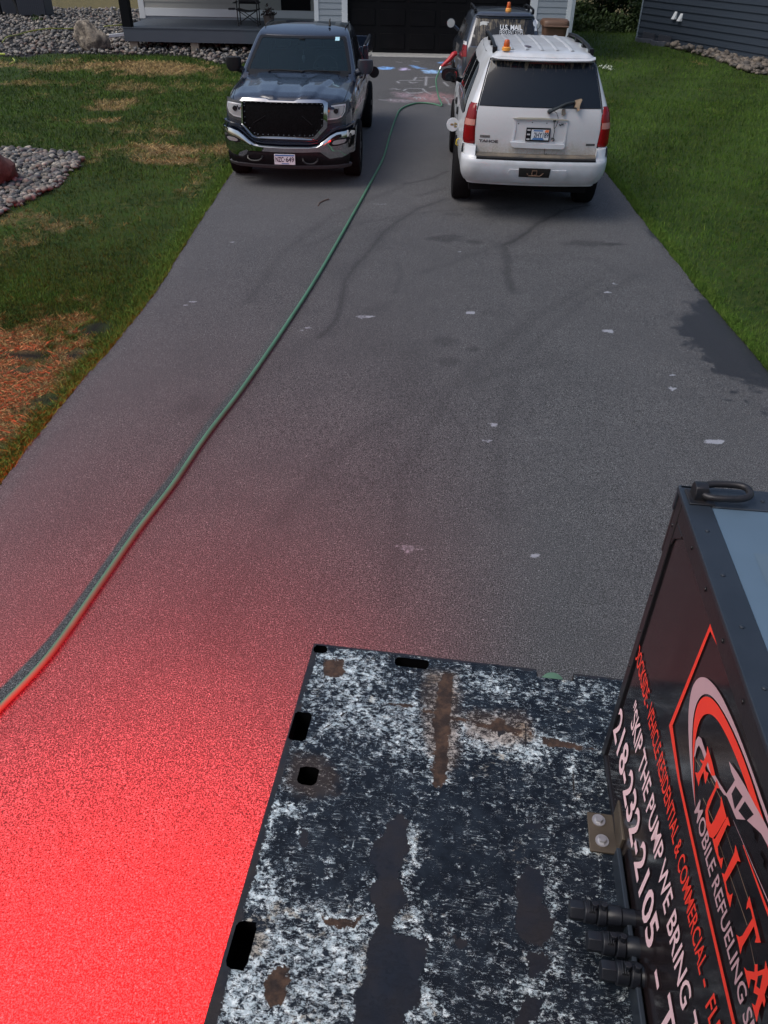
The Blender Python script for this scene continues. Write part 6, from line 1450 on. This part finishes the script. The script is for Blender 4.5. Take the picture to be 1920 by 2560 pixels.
mb = MB(); mb.tube([L(n0), L(n0+(n1-n0)*.45), L(n1), L(n2), L(n3)], .03, 10, rs=[.024, .034, .045, .055, .045]); mb.tube([L(n1+Vector((.03, 0, -.0))), L(n1+Vector((.06, .02, -.07))), L(n0+Vector((.06, .02, .01)))], .012, 6); mb.build('grip', REDP, nz)
mb = MB(); mb.tube([L(n3), L(n3+Vector((.05, .01, -.02))), L(n3+Vector((.10, .02, -.07)))], .02, 8); mb.tube([L(P[-4]), L(P[-2]), L(n0)], .03, 10, rs=[.024, .03, .026]); mb.build('spout', ALU, nz)

# ---- small bent hook on the asphalt
mb = MB(); hk = [cr(325, 196), cr(327, 186), cr(345, 176), cr(368, 168)]
mb.tube([Vector((G(*p).x, G(*p).y, .022)) for p in hk], .009, 6); mb.build('bent_rod', M('rod_rust', (.10, .08, .07), .7), label='short bent metal rod lying on the asphalt left of the green hose', cat='rod')

# ---- the house
HY = 27.0
def hx(px, z, y=HY):          # x of a pixel column at a wall
    q = atdist(px, 40, y); return q.x
SID = M('siding_warm', (.30, .31, .29), .6, var=(1.5, .4, (.26, .27, .255), 5), bump=(25, .003))
SID2 = M('siding_grey', (.28, .32, .35), .6, var=(1.5, .4, (.25, .28, .31), 5), bump=(25, .003))
TRM = M('white_trim', (.62, .66, .68), .5, var=(2, .3, (.55, .58, .60), 4))
PDK = M('porch_paint', (.06, .075, .095), .55, var=(3, .4, (.05, .062, .08), 5), scale=(1, 1, 1))
house = empty('house', (-8.1, HY, 0), label='house with grey lap siding, white trim, black garage door and a raised porch', cat='house')
ho = Vector((-8.1, HY, 0))
def hbox(mb, x0, x1, y0, y1, z0, z1): mb.box(x0-ho.x, x1-ho.x, y0-ho.y, y1-ho.y, z0, z1)
def laps(name, x0, x1, y, z0, z1, mat, h=.16, ph=0.0):
    mb = MB(); z = z0
    prof = []
    while z < z1:
        prof += [(y-.020, z), (y-.002, min(z+h, z1))]; z += h
    n = len(prof)
    mb.add([(x0-ho.x, a-ho.y, b) for a, b in prof]+[(x1-ho.x, a-ho.y, b) for a, b in prof], [(i, i+1, n+i+1, n+i) for i in range(n-1)])
    return mb.build(name, mat, house, smooth=0)
WY = 30.0                                            # porch wall
zf = .54
xL = atdist(352, 50, WY).x; xD0 = atdist(703, 20, WY).x; xD1 = atdist(777, 20, WY).x
xP0 = atdist(786, 40, HY).x; xP1 = atdist(869, 40, HY).x; xG1 = atdist(1326, 8, HY).x; xC = atdist(1431, 8, HY).x
mb = MB()
hbox(mb, xL, xP0+.1, WY+.01, WY+.3, 0, 6.0); hbox(mb, xP0+.02, xP1-.02, HY+.01, HY+8, 0, 6.0); hbox(mb, xG1+.02, xC-.02, HY+.01, HY+8, 0, 6.0)
hbox(mb, xP1-.02, xG1+.02, HY+.35, HY+8, 0, 6.0); hbox(mb, xP1-.02, xG1+.02, HY+.01, HY+.35, 2.45, 6.0); hbox(mb, xL+.02, xP0+.02, WY+.3, HY+8, 0, 6.0)
mb.build('wall_core', SID2, house, smooth=0)
laps('siding', xL+.18, xD0-.0, WY, .86, 3.2, SID, .17)
laps('siding', xD1, xP0+.1, WY, .86, 3.2, SID, .17)
laps('siding', xP0+.13, xP1-.17, HY, .36, 3.2, SID2, .155); laps('siding', xG1+.22, xC-.14, HY, .36, 3.2, SID2, .155)
mb = MB()
hbox(mb, xL, xP0+.1, WY-.03, WY, .64, .86); mb.build('trim_board', TRM, house, bevel=.004)
mb = MB(); hbox(mb, xL-.005, xL+.18, WY-.035, WY+.02, .56, 3.2); mb.build('corner_board', TRM, house, bevel=.004)
for a, b in ((xP0, xP0+.13), (xP1-.17, xP1), (xG1, xG1+.22), (xC-.14, xC)):
    mb = MB(); hbox(mb, a, b, HY-.03, HY+.02, .05, 3.2); mb.build('corner_board', TRM, house, bevel=.004)
for a, b in ((xP0+.132, xP1-.172), (xG1+.222, xC-.142)):
    mb = MB(); hbox(mb, a, b, HY-.028, HY+.01, .22, .36); mb.build('trim_board', TRM, house, bevel=.004)
mb = MB(); hbox(mb, xC-.0, xC+.06, HY, HY+8, .05, 3.2); hbox(mb, xC+.06, xC+.10, HY+.02, HY+.12, .05, 3.2); mb.build('downpipe', TRM, house, bevel=.01)
BKD = M('black_door', (.003, .003, .004), .5, spec=.1, var=(4, .4, (.006, .006, .007), 4))
mb = MB(); hbox(mb, xD0, xD1, WY-.02, WY+.03, .862, 3.2); mb.build('front_door', BKD, house, bevel=.004)
# garage door: four rows of raised panels with thin highlights at the joints
gd = MB(); hbox(gd, xP1, xG1, HY+.12, HY+.16, .03, 2.44)
gdo = gd.build('garage_door', M('garage_black', (.004, .004, .005), .6, spec=.12, var=(3, .5, (.008, .008, .009), 5)), house, smooth=0)
n = 6; pw = (xG1-xP1)/n
for i in range(n):
    for k in range(4):
        mb = MB(); a = xP1+pw*i+.08; hbox(mb, a, a+pw-.16, HY+.100, HY+.119, .14+.60*k, .14+.60*k+.40)
        mb.build('door_panel', bpy.data.materials['garage_black'], gdo, bevel=.008)
mb = MB(); hbox(mb, xP1-.0, xG1+.0, HY-.02, HY+.10, .0, .03); mb.build('door_sill', M('sill_light', (.34, .34, .33), .7), house)
# porch deck
PF = 27.0; px0 = atdist(307, 70, PF).x; px1 = xP0-.01
mb = MB(); hbox(mb, px0, px1, PF, PF+.03, .20, zf-.002); hbox(mb, px0, px0+.03, PF+.031, WY-.04, .20, zf-.002); mb.build('porch_fascia', PDK, house, bevel=.004)
mb = MB(); k = 0; y = PF-.015
while y < WY-.06:
    hbox(mb, px0-.02, px1, y, y+.136, zf, zf+.028); y += .142
mb.build('porch_deck', M('porch_boards', (.065, .08, .10), .55, spec=.3, var=(2, .4, (.055, .068, .085), 5)), house, smooth=0)
mb = MB(); hbox(mb, px0+.1, px1, WY-.6, WY-.3, .0, .5); mb.build('porch_shade_wall', RUB, house) if False else None
for p in (337, 488):
    mb = MB(); x = atdist(p, 118, PF+.1).x; hbox(mb, x-.12, x+.12, PF+.05, PF+.27, -.05, .20); mb.build('porch_pier', M('weathered_wood', (.26, .22, .17), .8, var=(12, .6, (.15, .12, .09), 5), scale=(4, 4, 1)), house, bevel=.006)
mb = MB(); x = atdist(318, 60, PF+.1).x; hbox(mb, x-.135, x+.135, PF+.02, PF+.29, zf+.03, 3.2); mb.build('porch_post', M('post_black', (.004, .005, .007), .6, spec=.12), house, bevel=.008)
mb = MB(); hbox(mb, px0-.3, xC+.4, HY-.5, WY+6, 3.2, 3.5)
for s_, (ya, yb, za, zb) in enumerate([(HY-.5, HY+4.2, 3.5, 5.6)]):
    mb.add([(px0-.3-ho.x, HY-.6-ho.y, 3.5), (xC+.5-ho.x, HY-.6-ho.y, 3.5), (xC+.5-ho.x, HY+4.5-ho.y, 5.8), (px0-.3-ho.x, HY+4.5-ho.y, 5.8), (px0-.3-ho.x, HY+9.5-ho.y, 3.5), (xC+.5-ho.x, HY+9.5-ho.y, 3.5)], [(0, 1, 2, 3), (3, 2, 5, 4)])
mb.build('roof', M('shingle', (.06, .06, .065), .85, bump=(20, .02)), house, smooth=0)
# white drain pipe beside the porch
mb = MB(); p0, p1 = atdist(272, 90, 27.15), atdist(308, 86, 27.3); mb.box(0, (p1-p0).length+.1, -.045, .045, -.04, .04, T=Matrix.Translation(p0) @ (p1-p0).to_track_quat('X', 'Z').to_matrix().to_4x4()); mb.build('drain_pipe', TRM, label='white square drain pipe sticking out between the tan boulder and the porch', cat='pipe', bevel=.006)
# folding camp chair
CM = M('chair_black', (.008, .008, .010), .6)
ch_o = Vector((atdist(622, 50, 28.2).x, 28.2, zf+.028)); chair = empty('camp_chair', ch_o, 0, label='black folding camp chair standing on the porch', cat='chair')
for sx in (-.30, .30):
    for yy in (-.22, .25):
        mb = MB(); mb.tube([(sx, yy, 0), (sx*1.02, yy, .95)], .017, 7); mb.lathe([(.03, 0), (.03, .03), (.018, .05)], (sx, yy, 0), (0, 0, 1), 8); mb.build('leg', CM, chair)
mb = MB()
for yy in (-.22, .25): mb.tube([(-.30, yy, .06), (.30, yy, .42)], .012, 6); mb.tube([(.30, yy, .06), (-.30, yy, .42)], .012, 6)
mb.build('cross_brace', CM, chair)
mb = MB(); mb.grid([[Vector((x, y, .44-.05*math.cos(x/.3*1.5)+.02*abs(y))) for x in zrange(-.33, .33, 10)] for y in zrange(-.28, .26, 5)]); o = mb.build('seat', CM, chair); sm = o.modifiers.new('t', 'SOLIDIFY'); sm.thickness = .03
mb = MB(); mb.grid([[Vector((x, .26+.03*math.cos(x/.3*1.5), z)) for x in zrange(-.31, .31, 8)] for z in zrange(.55, .98, 5)]); o = mb.build('backrest', CM, chair); sm = o.modifiers.new('t', 'SOLIDIFY'); sm.thickness = .02
for sx in (-.36, .34):
    mb = MB(); mb.box(sx-.03, sx+.05, -.42, .12, .60, .625); mb.build('armrest', CM, chair, bevel=.01)
mb = MB(); mb.box(-.56, -.36, -.30, -.12, .42, .47); mb.build('cup_holder', CM, chair, bevel=.015)
# plant pot by the door
pp = Vector((atdist(672, 45, 28.6).x, 28.6, zf+.028)); pot = empty('potted_plant', pp, 0, label='potted dark leafy plant on the porch right of the camp chair', cat='potted plant')
mb = MB(); mb.lathe([(.001, 0), (.13, 0), (.17, .22), (.18, .24), (.16, .25), (.001, .235)], (0, 0, 0), (0, 0, 1), 20); mb.build('pot', M('pot_clay', (.20, .16, .14), .7), pot)
def leafcloud(n, fn, size, seed, zsq=1.0):
    r = np.random.default_rng(seed); vs = []; fs = []
    for i in range(n):
        c_ = fn(r); a = Vector(r.normal(0, 1, 3)).normalized(); b = a.orthogonal().normalized(); s = size*(.6+.8*r.random()); cc = a.cross(b)
        k = len(vs); vs += [c_-b*s*.5, c_+cc*s*.28, c_+b*s*.6, c_-cc*s*.28]; fs.append((k, k+1, k+2, k+3))
    return vs, fs
def foliage(name, n, fn, size, seed, mat, parent, **k):
    vs, fs = leafcloud(n, fn, size, seed); me = np_mesh(name, np.array([v[:] for v in vs]), np.array(fs))
    set_attr(me, 'shade', np.repeat(np.random.default_rng(seed).random(n), 4)); return link_mesh(name, me, mat, parent, smooth=0, **k)
def leaf_mat(name, a, b):
    mt, nt, bs, vec = new_mat(name)
    col = nd_mix(nt, attr(nt, 'shade'), a, b); col = nd_mix(nt, nd_ramp(nt, nd_noise(nt, vec, 1.5, 4), .4, .65, 0, .6), col, tuple(x*.5 for x in a))
    nt.links.new(col, bs.inputs['Base Color']); bs.inputs['Roughness'].default_value = .6; bs.inputs['Specular IOR Level'].default_value = .25; return mt
foliage('foliage', 130, lambda r: Vector((r.normal(0, .10), r.normal(0, .10), .32+r.normal(0, .07))), .09, 3, leaf_mat('pot_leaf', (.03, .035, .03), (.12, .07, .07)), pot)

# ---- brown wheeled bin
b0 = Vector((atdist(1387, 60, 25.2).x, 25.2, 0)); bn = empty('wheelie_bin', b0, math.radians(-3), label='brown wheeled rubbish bin standing at the corner of the garage', cat='wheelie bin')
BRN = M('bin_brown', (.115, .062, .038), .55, var=(5, .4, (.09, .048, .03), 5))
rows = []
for z, wx, wy in ((.06, .24, .26), (.1, .255, .28), (.5, .29, .33), (.9, .325, .37), (.96, .335, .385), (1.0, .345, .39)):
    rows.append([Vector((wx*math.copysign(abs(math.cos(u))**.35, math.cos(u)), wy*math.copysign(abs(math.sin(u))**.35, math.sin(u)), z)) for u in [2*math.pi*k/32 for k in range(32)]])
mb = MB(); vs = [p for r in rows for p in r]; mb.add(vs, [(i*32+k, i*32+(k+1) % 32, (i+1)*32+(k+1) % 32, (i+1)*32+k) for i in range(5) for k in range(32)]+[tuple(range(32))]); mb.build('bin_body', BRN, bn, smooth=50)
mb = MB(); rows = []
for t in (0, .3, .6, .85, 1.0):
    rows.append([Vector(((.375-.06*t**3)*math.copysign(abs(math.cos(u))**.4, math.cos(u)), (.41-.09*t**3)*math.copysign(abs(math.sin(u))**.4, math.sin(u)), .985+.14*math.sin(t*math.pi/2))) for u in [2*math.pi*k/32 for k in range(32)]])
vs = [p for r in rows for p in r]; mb.add(vs, [(i*32+k, i*32+(k+1) % 32, (i+1)*32+(k+1) % 32, (i+1)*32+k) for i in range(4) for k in range(32)]+[tuple(range(128, 160))])
mb.tube([(-.33, -.43, .98), (.33, -.43, .98)], .025, 8); mb.tube([(-.34, .36, 1.0), (-.36, .46, 1.03), (.36, .46, 1.03), (.34, .36, 1.0)], .022, 8); mb.build('lid', BRN, bn, smooth=50)
for sx in (-.30, .30): mb = MB(); mb.lathe([(.04, -.03), (.12, -.03), (.12, .03), (.04, .03)], (sx, .30, .12), (1, 0, 0), 20); mb.build('wheel', RUB, bn)

# ---- neighbouring dark house on the right
n0_ = G(1591, 97); n1_ = G(1920, 158); dr = (n1_-n0_); dr.z = 0; Ln = 16.0; dr.normalize()
nb = empty('house', (n0_.x, n0_.y, 0), math.atan2(dr.y, dr.x), label='dark slate blue neighbouring house with lap siding on the right', cat='house')
SLT = M('siding_slate', (.030, .042, .060), .6, spec=.25, var=(1.2, .5, (.033, .043, .060), 5), bump=(25, .003))
mb = MB(); prof = []; z = 0.0
while z < 5.0: prof += [(-.034, z), (-.003, z+.20)]; z += .20
n = len(prof); mb.add([(.06, a, b) for a, b in prof]+[(Ln, a, b) for a, b in prof], [(i, i+1, n+i+1, n+i) for i in range(n-1)])
mb.build('siding', SLT, nb, smooth=0)
side = 1
mb = MB(); mb.box(.0, Ln, .0, 9.0, -.1, 5.0)
o = mb.build('wall_core', SLT, nb, smooth=0)
mb = MB(); mb.box(-.005, .058, -.035, .02, 0, 5.0); mb.build('corner_board', M('trim_bluegrey', (.22, .27, .32), .5), nb)
mb = MB(); mb.add([(-.4, -.5, 5.0), (Ln+.4, -.5, 5.0), (Ln+.4, 4.5, 7.5), (-.4, 4.5, 7.5), (-.4, 9.5, 5.0), (Ln+.4, 9.5, 5.0)], [(0, 1, 2, 3), (3, 2, 5, 4)]); mb.build('roof', bpy.data.materials['shingle'], nb, smooth=0)
nbm = lambda P: (Matrix.Rotation(-math.atan2(dr.y, dr.x), 4, 'Z') @ (P-Vector((n0_.x, n0_.y, 0))))
ny = Vector((dr.y, -dr.x, 0))
for px_, py_ in ((1690, 40), (1704, 45)):
    q = nbm(on_plane(px_, py_, Vector((n0_.x, n0_.y, 0)), ny)); x, z = q.x, q.z-.09
    mb = MB(); s = .085; mb.add([(x-s, -.025, z), (x+s, -.025, z), (x+s*.9, -.13, z), (x-s*.9, -.13, z), (x-s*.7, -.025, z+.22), (x+s*.7, -.025, z+.22)], [(0, 1, 2, 3), (3, 2, 5, 4), (0, 3, 4), (1, 5, 2)]); mb.build('wall_vent', TRM, nb)
# basement window wells at its foot
for pa, pb in (((1655, 97), (1712, 97)), ((1738, 104), (1772, 110))):
    qa = nbm(G(*pa)); qb = nbm(G(*pb)); xa, xb = sorted((max(.3, qa.x), qb.x)); xb = max(xb, xa+.9)
    mb = MB(); P = [Vector((xa+(xb-xa)*(.5-.5*math.cos(t)), -.05-.45*math.sin(t), 0)) for t in zrange(0, math.pi, 12)]
    mb.grid([[p+Vector((0, 0, -.1)) for p in P], [p+Vector((0, 0, .10)) for p in P], [p+Vector((0, .04, .11)) for p in P], [p+Vector((0, .05, -.1)) for p in P]])
    w_ = mb.build('window_well', M('galvanised', (.09, .10, .12), .5, .2), nb, smooth=30)
    mb = MB(); mb.box(xa+.1, xb-.1, -.06, -.03, .02, .26); mb.build('basement_window', M('well_cover', (.05, .055, .07), .3), w_)

# ---- planting and field behind
LF = leaf_mat('shrub_leaf', (.010, .022, .008), (.035, .065, .018)); LF2 = leaf_mat('weed_leaf', (.025, .045, .014), (.07, .11, .03))
def shrub(name, c_, rx, ry, h, n, size, seed, mat, label, cat='shrub', group=None):
    root = empty(name, c_, 0, label=label, cat=cat, group=group)
    r0 = np.random.default_rng(seed); bl_ = [(Vector((r0.normal(0, .45)*rx, r0.normal(0, .45)*ry, h*(.15+.7*r0.random()))), .18+.25*r0.random()) for _ in range(16)]
    def fn(r):
        b_, s = bl_[r.integers(len(bl_))]; d = Vector(r.normal(0, 1, 3)).normalized()*r.random()**.4
        return Vector((b_.x+d.x*rx*s*1.6, b_.y+d.y*ry*s*1.6, max(.02, b_.z+d.z*h*s)))
    foliage('foliage', n, fn, size, seed, mat, root)
    mb = MB()
    for b_, s in bl_[:8]: mb.tube([(b_.x*.2, b_.y*.2, 0), (b_.x*.6, b_.y*.6, b_.z*.5), b_[:]], .03, 5, rs=[.035, .02, .008])
    mb.build('stem', M('bark', (.05, .04, .03), .9), root); return root
shrub('shrub', (9.1, 38.2, 0), 1.5, 1.3, 2.6, 9000, .14, 21, LF, 'large dark green bush beyond the lawn, against the dark house corner')
shrub('shrub', (11.4, 39.5, 0), 1.8, 1.3, 3.2, 9000, .15, 22, LF, 'darkest tall bush partly behind the corner of the slate blue house')
shrub('shrub', (7.5, 37.5, 0), .7, .6, .9, 2500, .12, 24, LF2, 'low pale weedy shrub between the white garage corner and the dark bushes')
shrub('shrub', (9.8, 36.2, 0), 1.2, .7, 1.0, 3500, .12, 25, LF, 'low dark shrub in front of the tall bushes by the slate blue house')
foliage('weeds', 7000, lambda r: Vector((r.uniform(6.2, 10.5), 36.8+r.normal(0, .7), abs(r.normal(0, .22)))), .13, 26, LF2, None, kind='stuff', label='strip of rough weeds at the far edge of the right lawn', cat='weeds')
q = G(1515, 172); foliage('clover', 60, lambda r: Vector((q.x+r.normal(0, .10), q.y+r.normal(0, .2), .03+abs(r.normal(0, .02)))), .05, 27, M('clover_white', (.5, .55, .45), .7), None, kind='stuff', label='small patch of white clover beside the white SUV', cat='clover')
shrub('shrub', (G(1935, 130).x+.3, G(1935, 130).y-.2, 0), .45, .45, .9, 1800, .07, 28, LF, 'small green shrub at the right edge against the slate blue house')

# ---- top left: unit, bin and lines on the rock bed
UN = M('unit_dark', (.020, .026, .040), .5, var=(6, .4, (.03, .036, .05), 4))
u0 = atdist(85, 42, 33.2); un = empty('air_conditioner', (u0.x, 33.2, 0), 0, label='dark louvred air conditioning unit on the rocks at the top left', cat='air conditioner')
u0b = G(82, 44); un.location = (u0b.x, u0b.y+.5, 0)
mb = MB(); mb.box(-.55, .55, -.45, .45, .05, 1.1); mb.build('casing', UN, un, bevel=.03)
mb = MB()
for k in range(14): mb.box(-.52+.078*k, -.49+.078*k, -.462, -.4505, .12, 1.02)
mb.build('louvre', M('unit_slats', (.03, .036, .05), .5), un)
q = G(20, 42); rl = empty('hose_reel', (q.x, q.y+.6, 0), 0, label='black hose reel with curved pipes at the top left corner', cat='hose reel')
mb = MB(); mb.tube([(-.5, 0, .0), (-.5, 0, .7), (-.35, 0, .85), (.0, -.1, .8), (.25, -.2, .45), (.35, -.3, .1)], .06, 10); mb.tube([(.1, .2, 0), (.1, .2, .9)], .05, 8); mb.build('pipe', BLKP, rl)
mb = MB(); mb.box(-.9, .7, .3, .9, .0, .9); mb.build('cabinet', UN, rl, bevel=.03)
YL = M('hose_yellow', (.24, .26, .045), .6)
mb = MB(); mb.tube(crom([Vector((G(*p).x, G(*p).y, .10+.03*math.sin(i*2))) for i, p in enumerate([(8, 115), (22, 104), (45, 94), (75, 87), (120, 83), (165, 79), (197, 77)])]), .02, 6)
mb.tube(crom([Vector((G(*p).x, G(*p).y, .10)) for p in [(262, 74), (285, 72), (306, 70)]]), .02, 6); mb.build('garden_hose', YL, label='thin yellow garden hose lying across the rocks behind the tan boulder', cat='garden hose', smooth=60)
mb = MB(); mb.tube(crom([Vector((G(*p).x, G(*p).y, .03)) for p in [(-20, 135), (0, 138), (14, 139)]]), .03, 6); mb.tube(crom([Vector((G(*p).x, G(*p).y, .02)) for p in [(33, 148), (37, 153), (36, 158), (25, 162)]]), .018, 6)
mb.build('garden_hose', M('hose_lime', (.30, .36, .05), .6), label='bright lime garden hose end on the grass at the left edge', cat='garden hose', smooth=60)
# grass tuft hiding in the rock corner and a leaf
q = G(92, 61); foliage('weed', 40, lambda r: Vector((q.x+r.normal(0, .1), q.y+r.normal(0, .12), .15+abs(r.normal(0, .08)))), .12, 31, LF2, None, label='small green weed growing in the far rock bed', cat='weed')
